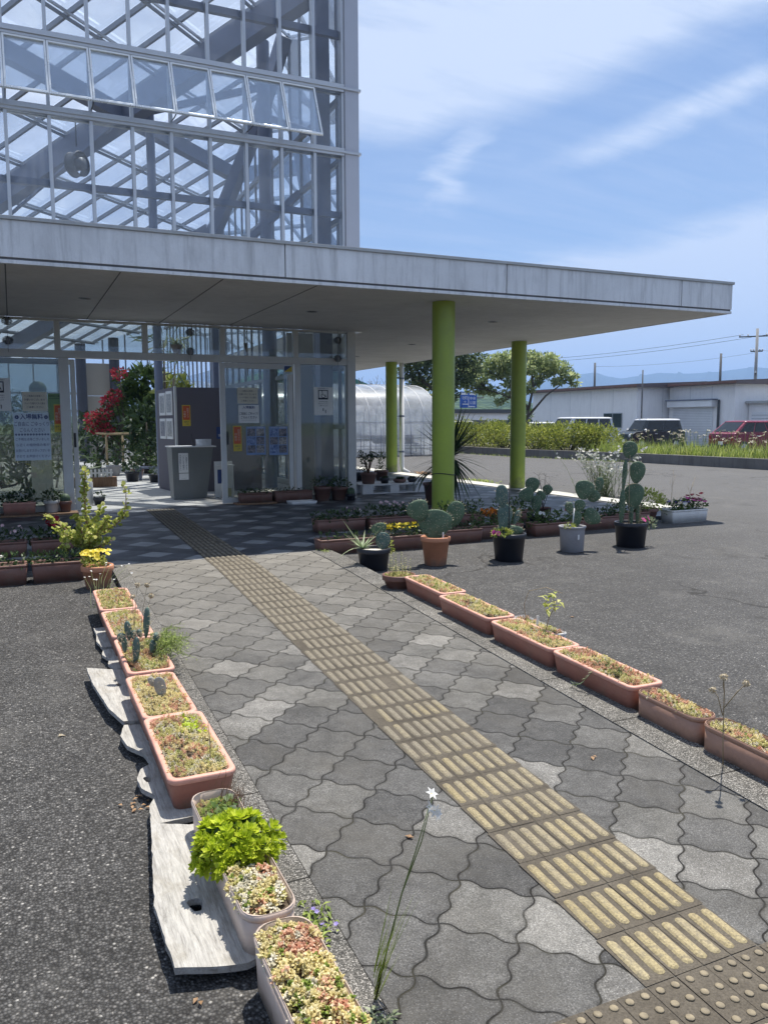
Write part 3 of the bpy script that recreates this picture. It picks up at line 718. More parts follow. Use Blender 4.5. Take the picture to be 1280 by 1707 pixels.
# roof: glass sheet, purlins at 45 degrees in plan, rafters across them, heavy frames below
b = MB(); Q = [(XL, YF - .08), (5.34, YF - .08), (5.34, YB), (XL, YB)]
b.add([(x, y, GZ(x, y)) for x, y in Q], [(0, 1, 2, 3)]); gpart(b, 'roof_glass', M['rglass'])
def clip(d, c):
    """segment of the line x - y = c (d=1) or x + y = c (d=-1) inside the footprint"""
    if d == 1: lo, hi = max(XL, YF + .1 + c), min(5.2, YB - .1 + c); return (lo, lo - c), (hi, hi - c), hi - lo
    lo, hi = max(XL, c - YB + .1), min(5.2, c - YF - .1); return (lo, c - lo), (hi, c - hi), hi - lo
def roofbar(d, c, w, h, drop, name, mat, mi=0):
    p, q, L = clip(d, c)
    if L < .4: return
    b = MB(); b.bar((*p, GZ(*p) - drop - h / 2), (*q, GZ(*q) - drop - h / 2), w, h); gpart(b, name, mat)
for c in (-9.0, -10.5, -12.05, -13.45, -16.5, -18.1, -19.6, -21.1, -22.6, -24.1, -25.6, -27.1, -28.6):
    roofbar(1, c - .06, .035, .05, .09, 'purlin', M['raft']); roofbar(1, c + .06, .03, .045, .09, 'purlin', M['alu'])
c = 10.2
while c < 35:
    roofbar(-1, c, .05, .08, .01, 'rafter', M['raft']); c += 1.12
for c in (19.2, 27.8): roofbar(-1, c, .3, .42, .16, 'main_beam', M['steel'])
for c in (-14.7, -21.9): roofbar(1, c, .2, .3, .2, 'main_beam', M['steel'])
for x, y, r in [(2.76, 17.0, .085), (2.19, 29.0, .17), (3.28, 29.2, .17), (4.6, 15.4, .12)]:
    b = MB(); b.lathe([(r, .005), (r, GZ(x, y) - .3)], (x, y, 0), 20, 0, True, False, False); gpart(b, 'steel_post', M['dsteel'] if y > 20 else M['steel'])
b = MB(); b.box(4.83, 5.06, 13.15, 13.4, .005, 9.0); gpart(b, 'steel_post', M['steel'])
for p, q, w, h in [((4.06, 17.5, 5.2), (4.8, 16.5, 7.25), .2, .26), ((4.8, 16.5, 7.25), (5.1, 15.6, 8.6), .2, .26), ((2.76, 17, 7.35), (4.85, 16.5, 7.95), .09, .12),
                   ((4.3, 15.6, 4.75), (5.12, 14.9, 5.55), .1, .12), ((4.06, 17.5, 5.2), (2.2, 18.4, 4.1), .13, .2), ((4.06, 17.5, 5.2), (4.06, 17.5, .02), .16, .16),
                   ((4.9, 16.2, 7.3), (5.12, 14.2, 6.4), .1, .12), ((.2, 19.0, 5.6), (2.0, 16.8, 6.9), .05, .05)]:
    b = MB(); b.bar(p, q, w, h); gpart(b, 'brace', M['steel'])
b = MB(); b.box(XL, 5.1, 12.68, 12.8, 2.9, 3.08); gpart(b, 'lintel_beam', M['steel'])
# ---- entrance front under the canopy
def fr(name, boxes, mat='aluw', bev=.004, parent=gh):
    b = MB()
    for q in boxes: b.box(*q)
    return gpart(b, name, M[mat], bevel=bev)
fr('door_header', [(XL, 5.075, YF - .05, YF + .06, 2.21, 2.315)])
fr('head_rail', [(XL, 5.075, YF - .03, YF + .05, 2.725, 2.757)])
for x in (-1.6, -.48, .65, 1.86, 3.02, 4.2):
    fr('transom_post', [(x - .04, x + .04, YF - .03, YF + .05, 2.316, 2.724)])
for x0, x1 in ((-1.64, -1.52), (.645, .782), (4.172, 4.262)):
    fr('door_post', [(x0, x1, YF - .05, YF + .06, .004, 2.209)])
fr('corner_post', [(5.076, 5.22, YF - .055, YF + .1, .004, 2.755)])
fr('bottom_rail', [(XL, -1.64, YF - .03, YF + .05, .006, .09), (-1.52, .645, YF - .03, YF + .05, .006, .09), (4.262, 5.075, YF - .03, YF + .05, .006, .09)])
for xa, xb in ((XL, -1.64), (-1.6, -.52), (-.44, .61), (.69, 1.82), (1.9, 2.98), (3.06, 4.16), (4.24, 5.07)):
    b = MB(); b.box(xa, xb, YF - .003, YF + .003, 2.316, 2.724); gpart(b, 'transom_pane', M['dglass'])
for xa, xb in ((XL, -1.64), (-1.52, .645), (4.262, 5.075)):
    b = MB(); b.box(xa, xb, YF - .003, YF + .003, .09, 2.209); gpart(b, 'fixed_pane', M['dglass'])
def door_leaf(x0, x1, y, hx):
    W = x1 - x0
    b = MB(); b.box(0, .085, -.02, .02, .012, 2.2); b.box(W - .07, W, -.02, .02, .012, 2.2); b.box(.085, W - .07, -.02, .02, .012, .1); b.box(.085, W - .07, -.02, .02, 2.12, 2.2)
    d = b.build('sliding_door', M['aluw'], gh, (x0 - GX, y - YF, 0), bevel=.004)
    b = MB(); b.box(.085, W - .07, -.003, .003, .1, 2.12); b.build('pane', M['dglass'], d)
    b = MB(); b.box(hx - .016, hx + .016, -.03, -.0205, .93, 1.14); b.build('handle', M['black'], d, bevel=.004)
door_leaf(2.955, 4.13, YF - .012, .1)
door_leaf(-.3, .875, YF + .09, 1.13)
# ================================================================ PLANT KIT
def sprig_proto(r, n=13, L=.0085, W=.0036, H=.012):
    """a leafy stonecrop shoot: slim fat leaves set round a short leaning stem"""
    b = MB(); lean = Vector((r.uniform(-.4, .4), r.uniform(-.4, .4), 1)).normalized()
    for k in range(n):
        f = k / n; t = k * 2.4 + r.uniform(-.4, .4); el = -.1 + 1.3 * f ** 1.3
        d = Vector((math.cos(t) * math.cos(el), math.sin(t) * math.cos(el), math.sin(el)))
        p = lean * H * (.1 + .9 * f); a = d.cross(Vector((0, 0, 1))).normalized(); u = a.cross(d)
        l = L * r.uniform(.7, 1.2) * (1.1 - .35 * f); w = W * r.uniform(.85, 1.2); mid = p + d * l * .58
        vs = [p, mid + a * w / 2, mid - a * w / 2, mid + u * w * .45, p + d * l]
        b.add(vs, [(0, 1, 3), (0, 3, 2), (4, 3, 1), (4, 2, 3)], 0, True)
    return b
SPR = [sprig_proto(random.Random(k)) for k in range(6)] + [sprig_proto(random.Random(50 + k), 11, .009, .0058, .009) for k in range(4)]
SEDM = ['s_cream', 's_yel', 's_red', 's_grn', 's_wht', 's_brn']
def sedum_mb(hx, hy, weights, sp=.0115, z0=0.0, mound=.024, seed=1, size=1.0, gap=.13, fat=False):
    """carpet of stonecrop shoots: patches of one colour, humps, thin spots and stragglers over the rim"""
    r = random.Random(seed); b = MB(); ph = [r.uniform(0, 6) for _ in range(10)]
    ny = int(2 * hy / sp); nx = int(2 * hx / sp); rad = min(hx, hy) * .55
    for j in range(ny + 1):
        for i in range(nx + 1):
            x = -hx + 2 * hx * i / nx + r.uniform(-.7, .7) * sp; y = -hy + 2 * hy * j / ny + r.uniform(-.7, .7) * sp
            ax, ay = abs(x) - (hx - rad), abs(y) - (hy - rad)
            if ax > 0 and ay > 0 and ax * ax + ay * ay > rad * rad * 1.1: continue
            f = math.sin(x * 24 + ph[0] + 1.3 * math.sin(y * 15 + ph[4])) * .5 + math.sin(y * 19 + ph[1] + 1.4 * math.sin(x * 23 + ph[5])) * .5
            g = math.sin(x * 47 + ph[2] + math.sin(y * 30)) * math.sin(y * 39 + ph[3] + math.sin(x * 41)); q = math.sin(x * 80 + ph[6]) * math.sin(y * 76 + ph[7])
            if f * .5 + .6 * g + .5 * q < -.92 + gap * 1.5: continue
            e = max(abs(x) / hx, abs(y) / hy)
            h = z0 + mound * (.45 + .4 * g + .25 * q) * (1 - .5 * e ** 5) + r.uniform(-.002, .005)
            ws = [max(.004, w * math.exp(2.3 * math.sin(f * 2.6 + k * 2.1 + g * .8 + ph[8]))) for k, w in enumerate(weights)]
            t = r.uniform(0, sum(ws)); k = 0
            while t > ws[k]: t -= ws[k]; k += 1
            s = size * r.uniform(.7, 1.35)
            Mx = Matrix.Translation((x, y, h)) @ Matrix.Rotation(r.uniform(0, 6.28), 4, 'Z') @ Matrix.Rotation(r.uniform(-.5, .5), 4, 'X') @ Matrix.Scale(s, 4)
            b.merge(SPR[6 + r.randrange(4)] if fat else SPR[r.randrange(6)], Mx, k)
    return b
def sedum(parent, hx, hy, weights, z, name='stonecrop', loc=(0, 0), **k):
    return sedum_mb(hx, hy, weights, **k).build(name, [M[m] for m in SEDM], parent, (loc[0], loc[1], z))
def foliage(b, c, R, n, L, W, r, mi=0, up=.6, shell=.35, bend=.25):
    """leaves filling an ellipsoid, denser toward the outside"""
    for _ in range(n):
        d = rdir(r); q = (shell + (1 - shell) * r.random()) ** .6
        p = Vector(c) + Vector((d.x * R[0], d.y * R[1], d.z * R[2])) * q
        dd = (d + rdir(r) * .8 + Vector((0, 0, up * r.random()))).normalized()
        s = r.uniform(.65, 1.25); b.leaf(p, dd, rdir(r), L * s, W * s, bend, mi)
def blossom(b, c, R, r, mi=0, n=5, up=(0, 0, 1)):
    a, e, d = perp_frame(Vector(up) + rdir(r) * .45)
    ph = r.uniform(0, 6)
    for k in range(n):
        t = ph + 2 * PI * k / n
        o = a * math.cos(t) + e * math.sin(t)
        b.leaf(c, o + d * .35, d, R, R * 1.05, .12, mi, .05)
# ---- containers
def tub_loops(hx, hy, h, rim=.016, rr=.03, taper=.86, soil=.03):
    bx, by = hx * taper, hy - (hx - hx * taper)
    return [(bx, by, rr * .8, 0), (bx + (hx - bx) * .85, by + (hy - by) * .85, rr, h - .026), (hx - .004, hy - .004, rr, h - .024), (hx, hy, rr, h - .02), (hx + .002, hy + .002, rr, h - .01),
            (hx, hy, rr, h - .002), (hx - .004, hy - .004, rr, h), (hx - rim + .004, hy - rim + .004, rr * .8, h), (hx - rim, hy - rim, rr * .75, h - .004), (hx - rim - .004, hy - rim - .004, rr * .7, h - soil)]
def planter(label, x, y, z, W, L, H, mat, rz=0.0, rim=.021, rr=.038, taper=.78, soil=.018, group=None, slope=True, name='planter', cat='planter', soilmat='soil'):
    """rectangular tub with a rolled rim; W across, L along its own y"""
    t = thing(name, label, cat, (x, y, z), rz, group, rx=S if slope else 0)
    hx, hy = W / 2, L / 2
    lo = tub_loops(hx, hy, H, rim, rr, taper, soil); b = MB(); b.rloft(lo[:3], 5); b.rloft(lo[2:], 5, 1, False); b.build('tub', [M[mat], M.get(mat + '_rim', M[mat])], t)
    b = MB(); b.rloft([(hx - rim - .003, hy - rim - .003, rr * .7, H - soil - .004), (hx - rim - .004, hy - rim - .004, rr * .7, H - soil)], 5, 0, False, True); b.build('soil', M[soilmat], t)
    t['top'] = H - soil
    return t
def roundpot(label, x, y, z, R, H, mat, taper=.72, rim=.018, group=None, soil=.03, band=True, soilmat='soil', name='flower_pot', cat='flower pot'):
    t = thing(name, label, cat, (x, y, z), 0, group)
    q = R * taper
    pr = [(q * .94, 0), (q, .004), (R - .012, H - .045)]
    pr += [(R - .002, H - .043), (R, H - .036), (R, H - .006), (R - .004, H)] if band else [(R - .006, H - .02), (R, H - .014), (R, H)]
    pr += [(R - rim, H), (R - rim - .003, H - soil)]
    b = MB(); b.lathe(pr, n=36, cap1=False); b.build('pot', M[mat], t)
    b = MB(); b.lathe([(R - rim - .002, H - soil - .005), (R - rim - .003, H - soil)], n=30, cap0=False); b.build('soil', M[soilmat], t)
    return t
def cpad(parent, c, w, h, ang=0.0, yaw=-.43, th=.028, mat='cact', name='cactus_pad', spines=0, seed=0, lean=0.0):
    """a prickly pear pad: egg-shaped disc, narrow end down"""
    Rm = Matrix.Rotation(yaw, 3, 'Z') @ Matrix.Rotation(ang, 3, 'Y') @ Matrix.Rotation(lean, 3, 'X')
    w1, w2 = 1.7 * seed + h * 40, 2.3 * seed + w * 30
    def egg(p): t = math.atan2(p.z / h, p.x / w); k = 1 + .22 * p.z / (h / 2) + .035 * math.sin(3 * t + w1) + .02 * math.sin(5 * t + w2); return Vector((p.x * k, p.y * (1 + .2 * p.z / (h / 2)), p.z))
    b = MB(); b.ell((0, 0, 0), (w / 2, th / 2, h / 2), Rm, 20, 13, 0, egg)
    r = random.Random(seed)
    for k in range(spines):
        t = PI * (.08 + .84 * (k + r.random() * .6) / spines)
        p = Rm @ egg(Vector((w / 2 * math.cos(t), 0, h / 2 * math.sin(t)))); d = (Rm @ Vector((math.cos(t), r.uniform(-.5, .5), math.sin(t)))).normalized()
        for _ in range(3): dd = (d + rdir(r) * .5).normalized(); b.tube([p, p + dd * .02], [.0013, .0005], 3, 1, False)
    for k in range(spines * 4):
        u, v = r.uniform(-.8, .8), r.uniform(-.8, .8)
        if u * u + v * v > .7: continue
        p = Rm @ egg(Vector((w / 2 * u, -th / 2 * math.sqrt(1 - u * u - v * v), h / 2 * v)))
        for _ in range(2): dd = (Rm @ Vector((0, -1, .3)) + rdir(r) * .7).normalized(); b.tube([p, p + dd * .015], [.0012, .0005], 3, 1, False)
    return b.build(name, [M[mat], M['spine']], parent, c)
LOW = lambda x, y: zlot(x, y)

# ================================================================ LEFT ROW OF PLANTERS
GL = 'planters along the left edge of the path'
ZB = .155
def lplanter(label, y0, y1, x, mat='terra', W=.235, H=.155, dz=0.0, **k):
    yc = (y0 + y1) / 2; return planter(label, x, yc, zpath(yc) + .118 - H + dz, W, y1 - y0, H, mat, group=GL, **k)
p1 = lplanter('salmon planter of fine green stonecrop, farthest of the left row', 5.45, 6.06, .583, rz=-.01)
sedum(p1, .098, .28, (.7, 1.2, .05, .5, .2, .05), p1['top'], seed=11, mound=.024, size=.95)
p2 = lplanter('salmon planter of pale stonecrop with dry flower stalks on the left', 4.8, 5.42, .582, rz=.01)
sedum(p2, .098, .28, (1.2, 1, .15, .3, .4, .1), p2['top'], seed=12, mound=.022)
def stalk(parent, pts, rad, mat, name='flower_stalk', head=None, hr=.012, seed=0, hm='f_dry'):
    b = MB(); b.tube(pts, [rad] * (len(pts) - 1) + [rad * .5], 5)
    o = b.build(name, M[mat], parent)
    if head:
        r = random.Random(seed); b = MB(); b.ell(pts[-1], (hr * .75,) * 3, None, 8, 6, 0)
        for _ in range(36): d = rdir(r); b.leaf(Vector(pts[-1]) + d * hr * .5, d, rdir(r), hr * .75, hr * .45, .1, 0)
        b.build('seed_head', M[hm], o)
    return o
for k, (x, y, h, dx) in enumerate([(.02, -.18, .29, .03), (.06, -.16, .28, .05), (.065, -.2, .22, .06), (.03, -.1, .2, .0)]):
    stalk(p2, [(x, y, .13), (x + dx * .4, y, .13 + h * .5), (x + dx, y + .01, .13 + h)], .0018, 'drystem', head=True, hr=.016, seed=k)
p3 = lplanter('salmon planter with small column cacti and a feathery green herb spilling over the path', 4.12, 4.76, .585)
sedum(p3, .098, .29, (.5, .6, .1, .3, .1, .8), p3['top'], seed=13, mound=.01, gap=.35)
q = p3.location
def P3(x, y, z): return (x - q.x, y - q.y, z - q.z)
for k, (c, w, h, a, th) in enumerate([((.537, 4.33, .085), .038, .16, .05, .036), ((.468, 4.36, .16), .045, .05, .1, .03), ((.505, 4.37, .19), .036, .11, -.1, .026), ((.53, 4.36, .17), .03, .05, .2, .026), ((.56, 4.35, .175), .03, .05, -.3, .026),
        ((.632, 4.6, .16), .04, .18, .1, .034), ((.655, 4.42, .125), .045, .05, .1, .03), ((.637, 4.43, .06), .045, .1, .1, .034), ((.49, 4.42, .1), .035, .09, .0, .03)]):
    cpad(p3, P3(*c), w, h, a, -.3 + .2 * k, th, 'cactb', spines=5, seed=k)
r = random.Random(5); b = MB()
for _ in range(150):
    p = Vector((.64 + r.uniform(-.02, .06), 4.42 + r.uniform(-.1, .2), .05)); e = Vector((r.uniform(.66, .86), p.y + r.uniform(-.12, .16), r.uniform(-.03, .12)))
    m = (p + e) / 2 + Vector((0, 0, .04)); pts = [p, m, e]
    b.tube([P3(*v) for v in pts], [.0012, .001, .0005], 3, 1, False)
    for s in range(12):
        t = .25 + .75 * s / 12; v = p.lerp(m, t * 2) if t < .5 else m.lerp(e, t * 2 - 1)
        b.leaf(P3(*v), (e - p).normalized() * .8 + rdir(r) * .8, (0, 0, 1), .02, .0045, .1, 0)
b.build('feathery_herb', [M['l_sage'] if False else M['s_grn'], M['stem']], p3)
p4 = lplanter('salmon planter of cream stonecrop with a withered grey cactus pad standing in it', 3.5, 4.08, .568, rz=.012)
sedum(p4, .1, .268, (1.6, .8, .3, .05, .4, .1), p4['top'], seed=14, mound=.02)
cpad(p4, (-.002, -.04, .195), .058, .105, -.18, -.5, .016, 'cactg', spines=3); cpad(p4, (-.034, .0, .215), .032, .05, -.3, -.2, .02, 'cactg')
p5 = lplanter('large salmon planter of pale stonecrop with a bright green tuft and one thin stalk', 2.86, 3.5, .575, W=.25, dz=.004)
sedum(p5, .104, .292, (1.6, .9, .25, .06, .4, .08), p5['top'], seed=15, mound=.024)
r = random.Random(9); b = MB()
for _ in range(90): p = Vector((.045 + r.gauss(0, .022), .16 + r.gauss(0, .03), .15)); b.leaf(p, rdir(r, .1, 1), (0, 0, 1), .028, .016, .3, 0)
b.build('green_tuft', M['l_lime'], p5)
stalk(p5, [(.05, -.2, .14), (.052, -.2, .22), (.048, -.19, .31)], .0022, 'drystem')
b = MB()
for k in range(9): b.strap((.055, -.21, .135), (math.cos(k * .7) * .5, math.sin(k * .7) * .5, 1), .06, .007, 1.2, 4)
b.build('grass_tuft', M['l_sage'], p5)
# slim beige planter: moss, lime rosettes, coral stonecrop
p6 = lplanter('slim beige planter of moss, a big lime green rosette clump and coral stonecrop', 1.99, 2.75, .575, 'beige', .155, .15, rr=.06, rim=.007, taper=.9, soil=.03)
sedum(p6, .062, .1, (.1, .3, 0, 1.5, 0, .5), p6['top'], 'moss', (0, .25), seed=16, sp=.0075, size=.6, mound=.02)
r = random.Random(21); b = MB()
for _ in range(26): b.leaf((r.gauss(.01, .03), .21 + r.gauss(0, .05), .135 + r.random() * .02), rdir(r, .1, .9), (0, 0, 1), .034, .026, .2, 0)
b.build('seedling', M['l_mid'], p6)
b = MB()
for _ in range(70):
    p = Vector((r.uniform(.02, .09), .3 + r.gauss(0, .06), .13)); b.tube([p, p + Vector((r.uniform(.0, .03), r.uniform(-.02, .02), r.uniform(.03, .07)))], [.0012, .0006], 3, 0, False)
b.build('dry_tuft', M['redstem'], p6)
sedum(p6, .064, .1, (.6, .3, 1.6, .1, .7, .1), p6['top'] + .004, 'coral_stonecrop', (-.008, -.235), seed=17, sp=.0115, size=1.5, mound=.03, fat=True)
def rosette(b, c, up, R, r, mi=0, n=15):
    a, e, d = perp_frame(up)
    for k in range(n):
        t = k * 2.39996; f = k / n; el = .15 + 1.15 * f; L = R * (1.05 - .55 * f)
        o = (a * math.cos(t) + e * math.sin(t)) * math.cos(el) + d * math.sin(el)
        s = (o.cross(d)); s = s.normalized() if s.length > 1e-4 else a
        u = s.cross(o); W = L * .5; p = Vector(c) + d * .012 * f
        m = p + o * L * .62; t_ = p + o * L + u * L * .12
        vs = [p, m + s * W / 2 + u * W * .16, m, m - s * W / 2 + u * W * .16, t_, p + o * L * .3 + s * W * .24, p + o * L * .3 - s * W * .24]
        b.add(vs, [(0, 5, 2), (0, 2, 6), (5, 1, 2), (2, 3, 6), (1, 4, 2), (2, 4, 3)], mi, True)
b = MB(); n = 0
for k in range(120):
    d = rdir(r, -.2, 1); q = r.uniform(.75, 1.0)
    p = Vector((-.008 + d.x * .135 * q, -.01 + d.y * .12 * q, .135 + d.z * .095 * q))
    rosette(b, p, d + Vector((0, 0, .5)), r.uniform(.028, .044), r, 0, 16)
lc = b.build('lime_rosettes', M['l_lime'], p6)
b = MB(); foliage(b, (-.008, -.01, .15), (.11, .1, .07), 260, .035, .02, r); b.build('inner_leaves', M['l_mid'], lc)
p7 = lplanter('nearest slim beige planter on the left, full of coral and cream stonecrop', 1.3, 1.965, .58, 'beige', .16, .15, rr=.065, rim=.007, taper=.9, soil=.03)
sedum(p7, .068, .305, (1.3, .5, .8, .25, .9, .15), p7['top'] + .008, seed=18, sp=.0115, size=1.45, mound=.034, fat=True)
r = random.Random(31); b = MB()
for k in range(10): b.leaf((r.uniform(-.02, .03), -.16 + r.uniform(-.03, .05), .145 + r.random() * .02), rdir(r, .2, .8), (0, 0, 1), .032, .026, .15, 0)
b.build('seedling', M['l_mid'], p7)

# weathered boards lying under the left row
GB = 'weathered boards lying under the left planters'
def board(label, pts, zt=.022, th=.018, hole=None, rise=.0, lift=.018):
    xs = [p[0] for p in pts]; ys = [p[1] for p in pts]; cx, cy_ = sum(xs) / len(xs), sum(ys) / len(ys)
    me = bpy.data.meshes.new('board'); bm = bmesh.new(); z0 = LOW(cx, cy_) + zt + lift
    def zz(x, y): return (zpath(y) - zpath(cy_)) + rise * max(0, (.5 - x)) 
    edges = []
    def loop(pp):
        vs = [bm.verts.new((x - cx, y - cy_, zz(x, y))) for x, y in pp]
        for i in range(len(vs)): edges.append(bm.edges.new((vs[i], vs[(i + 1) % len(vs)])))
    # splintered, slightly uneven outline
    P = []; n = len(pts); rr = random.Random(n * 7 + int(cx * 1e4))
    for i in range(n):
        a, c = Vector(pts[i]), Vector(pts[(i + 1) % n]); L = (c - a).length; d = (c - a).normalized(); nn = Vector((-d.y, d.x)); m = max(2, int(L / .022))
        for s_ in range(m):
            P.append(tuple(a + d * L * s_ / m + nn * (rr.gauss(0, .001) + (rr.uniform(-.004, .001) if rr.random() < .07 else 0)) * (1 if s_ else .3)))
    loop(P)
    if hole: loop([(hole[0] + hole[2] * math.cos(t) * (1 + .25 * math.sin(3 * t)), hole[1] + hole[3] * math.sin(t) * (1 + .2 * math.cos(2 * t))) for t in [-2 * PI * k / 16 for k in range(16)]])
    bmesh.ops.triangle_fill(bm, edges=edges, use_beauty=True)
    bmesh.ops.recalc_face_normals(bm, faces=bm.faces)
    if bm.faces and sum(f.normal.z for f in bm.faces) < 0: bmesh.ops.reverse_faces(bm, faces=bm.faces)
    ex = bmesh.ops.extrude_face_region(bm, geom=list(bm.faces))
    for v in ex['geom']:
        if isinstance(v, bmesh.types.BMVert): v.co.z -= th
    bmesh.ops.recalc_face_normals(bm, faces=bm.faces)
    bm.to_mesh(me); bm.free(); me.materials.append(M['board'])
    o = link('wooden_board', me, None, (cx, cy_, z0)); return tag(o, label, 'board', GB)
board('broad weathered board with a knot hole beside the slim beige planters', [(.376, 2.81), (.5, 2.76), (.56, 2.75), (.63, 2.5), (.63, 2.02), (.5, 1.985), (.415, 2.0), (.318, 2.03), (.31, 2.32), (.345, 2.58)], .03, .02, (.425, 2.285, .02, .04), .06)
board('weathered board with scalloped edge and a small hole under the large salmon planter', [(.40, 3.76), (.52, 3.74), (.63, 3.7), (.63, 2.83), (.456, 2.815), (.375, 2.806), (.392, 2.95), (.425, 3.02), (.385, 3.1), (.38, 3.19), (.405, 3.27), (.455, 3.32), (.44, 3.42), (.385, 3.52), (.37, 3.64)], .026, .02, (.418, 3.17, .014, .03), .05)
board('pointed pale weathered board jutting out beside the withered cactus planter', [(.306, 4.6), (.42, 4.56), (.6, 4.54), (.63, 4.2), (.63, 3.78), (.489, 3.775), (.4, 3.774), (.355, 3.95), (.312, 4.36)], .034, .02, (.44, 4.29, .012, .03), .09)
board('narrow splintered board under the column cacti planter', [(.43, 5.0), (.6, 5.0), (.63, 4.62), (.45, 4.61), (.43, 4.72), (.445, 4.8), (.415, 4.9)], .02, .016, None, .03)
board('dark shaded board under the second salmon planter, farthest of the boards', [(.42, 5.5), (.6, 5.52), (.63, 5.05), (.43, 5.05), (.41, 5.2), (.425, 5.35)], .02, .016, None, .03)
def leaf_litter(x, y, label, n, seed):
    r = random.Random(seed); b = MB()
    for _ in range(n): b.leaf((r.gauss(0, .02), r.gauss(0, .03), .004 + r.random() * .008), rdir(r, -.1, .2), (0, 0, 1), .022, .013, .2)
    tag(b.build('dry_leaf', M['s_brn'], None, (x, y, LOW(x, y))), label, 'dry leaf')
leaf_litter(.355, 3.07, 'crumpled brown dry leaves beside the scalloped board edge', 14, 2)
leaf_litter(.362, 1.93, 'single brown dry leaf on the asphalt below the broad board', 2, 3)
for k, (x, y, w) in enumerate([(.12, 3.86, 'pale dry leaf lying alone on the left asphalt'), (1.18, 2.35, 'brown dry leaf in a paving joint left of the tactile strip'), (2.16, 2.62, 'brown dry leaf on the paving right of the tactile strip'), (-.22, 5.2, 'dry leaf on the left asphalt nearer the porch'), (3.6, 4.6, 'dry leaf on the lot right of the salmon planters')]):
    r = random.Random(k); b = MB(); b.leaf((0, 0, .003), (math.cos(k * 2.1), math.sin(k * 2.1), .1), (0, 0, 1), .035, .018, .15); b.leaf((.004, .003, .004), (math.cos(k * 2.1 + .8), math.sin(k * 2.1 + .8), .25), (0, 0, 1), .022, .012, .2)
    tag(b.build('dry_leaf', M['f_dry'] if k == 0 else M['s_brn'], None, (x, y, (zpath(y) + .002) if .9 < x < 2.5 else LOW(x, y))), w, 'dry leaf')
# weeds in the joint of the left kerb
def weed(label, x, y, n, seed, mats=('s_grn', 'f_blue'), h=.03, spread=.05, fl=4, z=None):
    r = random.Random(seed); b = MB(); t = thing('weed', label, 'weed', (x, y, (zpath(y) + .004) if z is None else z))
    for _ in range(n): b.leaf((r.gauss(0, spread * .5), r.gauss(0, spread), .004), rdir(r, .15, .9), (0, 0, 1), h * r.uniform(.5, 1.2), h * .35, .2, 0)
    b.build('leaf_tuft', M[mats[0]], t)
    if fl:
        b = MB()
        for _ in range(fl): blossom(b, (r.gauss(0, spread * .4), r.gauss(0, spread * .8), h * .7), .008, r, 0)
        b.build('blossoms', M[mats[1]], t)
    return t
weed('low weed with tiny violet flowers on the kerb beside the lime rosettes', .72, 2.06, 90, 1, h=.026, spread=.05, fl=4)
weed('small pale weed in the paving joint at the foot of the white flower', .735, 1.63, 40, 4, ('l_sage', 'f_white'), .03, .03, 0)
weed('tuft of moss at the far right corner of the path', 2.76, 7.47, 60, 6, ('l_grass', 'f_white'), .025, .05, 0)
# wild lily-like flower on a long leaning stem in the foreground
fl = thing('wildflower', 'thin white wildflower on a long leaning stem in the paving joint', 'flower', (.757, 1.72, zpath(1.72)))
for k, (dx, dz) in enumerate([(.098, .535), (.108, .56)]):
    b = MB(); b.tube([(0, 0, 0), (.02, -.02, .13), (.05, -.05, .3), (dx * .82, -.08, .44), (dx, -.1, dz)], [.003, .0026, .002, .0015, .0011], 6); b.build('stem', M['stem'], fl)
b = MB()
for k in range(16):
    a = k * .9; b.strap((.004 * math.cos(a), .004 * math.sin(a), .0 + .02 * (k % 5)), (.22 + .12 * math.cos(a), -.2 + .14 * math.sin(a), 1), .14 + .05 * (k % 4), .009, .25, 6)
b.build('leaf_blades', M['l_grass'], fl)
r = random.Random(8)
for c in ((.096, -.1, .535), (.112, -.1, .522), (.12, -.1, .512), (.104, -.1, .565)):
    b = MB(); a_, e_, d_ = perp_frame(Vector((.3, -.8, .5)) + rdir(r) * .5)
    for k in range(6): o_ = a_ * math.cos(k * 1.047) + e_ * math.sin(k * 1.047); b.leaf(c, o_ + d_ * .45, d_, .018, .0085, .25, 0, .1)
    if True: b.ell(c, (.0016, .0016, .0016), None, 6, 5, 1); b.build('blossom', [M['f_white'], M['f_yel']], fl)

# ================================================================ RIGHT ROW OF PLANTERS
GR = 'planters along the right edge of the path'
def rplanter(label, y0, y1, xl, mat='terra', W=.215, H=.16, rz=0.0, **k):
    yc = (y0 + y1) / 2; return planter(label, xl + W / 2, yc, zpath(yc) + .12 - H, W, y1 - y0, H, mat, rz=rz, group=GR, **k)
bowl = roundpot('shallow clay bowl of yellow-green stonecrop at the far end of the right row', 2.755, 5.74, zpath(5.7) - .03, .135, .14, 'terrad', .62, .014)
sedum(bowl, .1, .1, (.2, 1.4, 0, .6, .1, .1), .115, seed=41, mound=.02)
r = random.Random(4)
for k in range(26):
    x, y = r.uniform(-.08, .09), r.uniform(-.07, .09); h = r.uniform(.08, .22)
    b = MB(); b.tube([(x, y, .1), (x + r.uniform(-.02, .02), y, .1 + h)], [.0014, .0008], 4, 1)
    for s in range(10): b.leaf((x, y, .11 + h * s / 10), rdir(r, 0, .7), (0, 0, 1), .018, .006, .2)
    b.build('flower_shoot', [M['s_yel'], M['stem']], bowl)
q1 = rplanter('salmon planter of mixed green stonecrop, farthest of the right row', 4.99, 5.61, 2.728)
sedum(q1, .088, .285, (1, 1.1, .2, .5, .3, .15), q1['top'], seed=42, mound=.022)
q2 = rplanter('salmon planter of patchy stonecrop with bare soil, second of the right row', 4.29, 4.96, 2.68)
sedum(q2, .088, .3, (1, 1, .25, .3, .3, .4), q2['top'], seed=43, mound=.024, gap=.3)
q3 = rplanter('salmon planter of orange-pink stonecrop in front of the yellow-leaved sapling', 3.61, 4.25, 2.665)
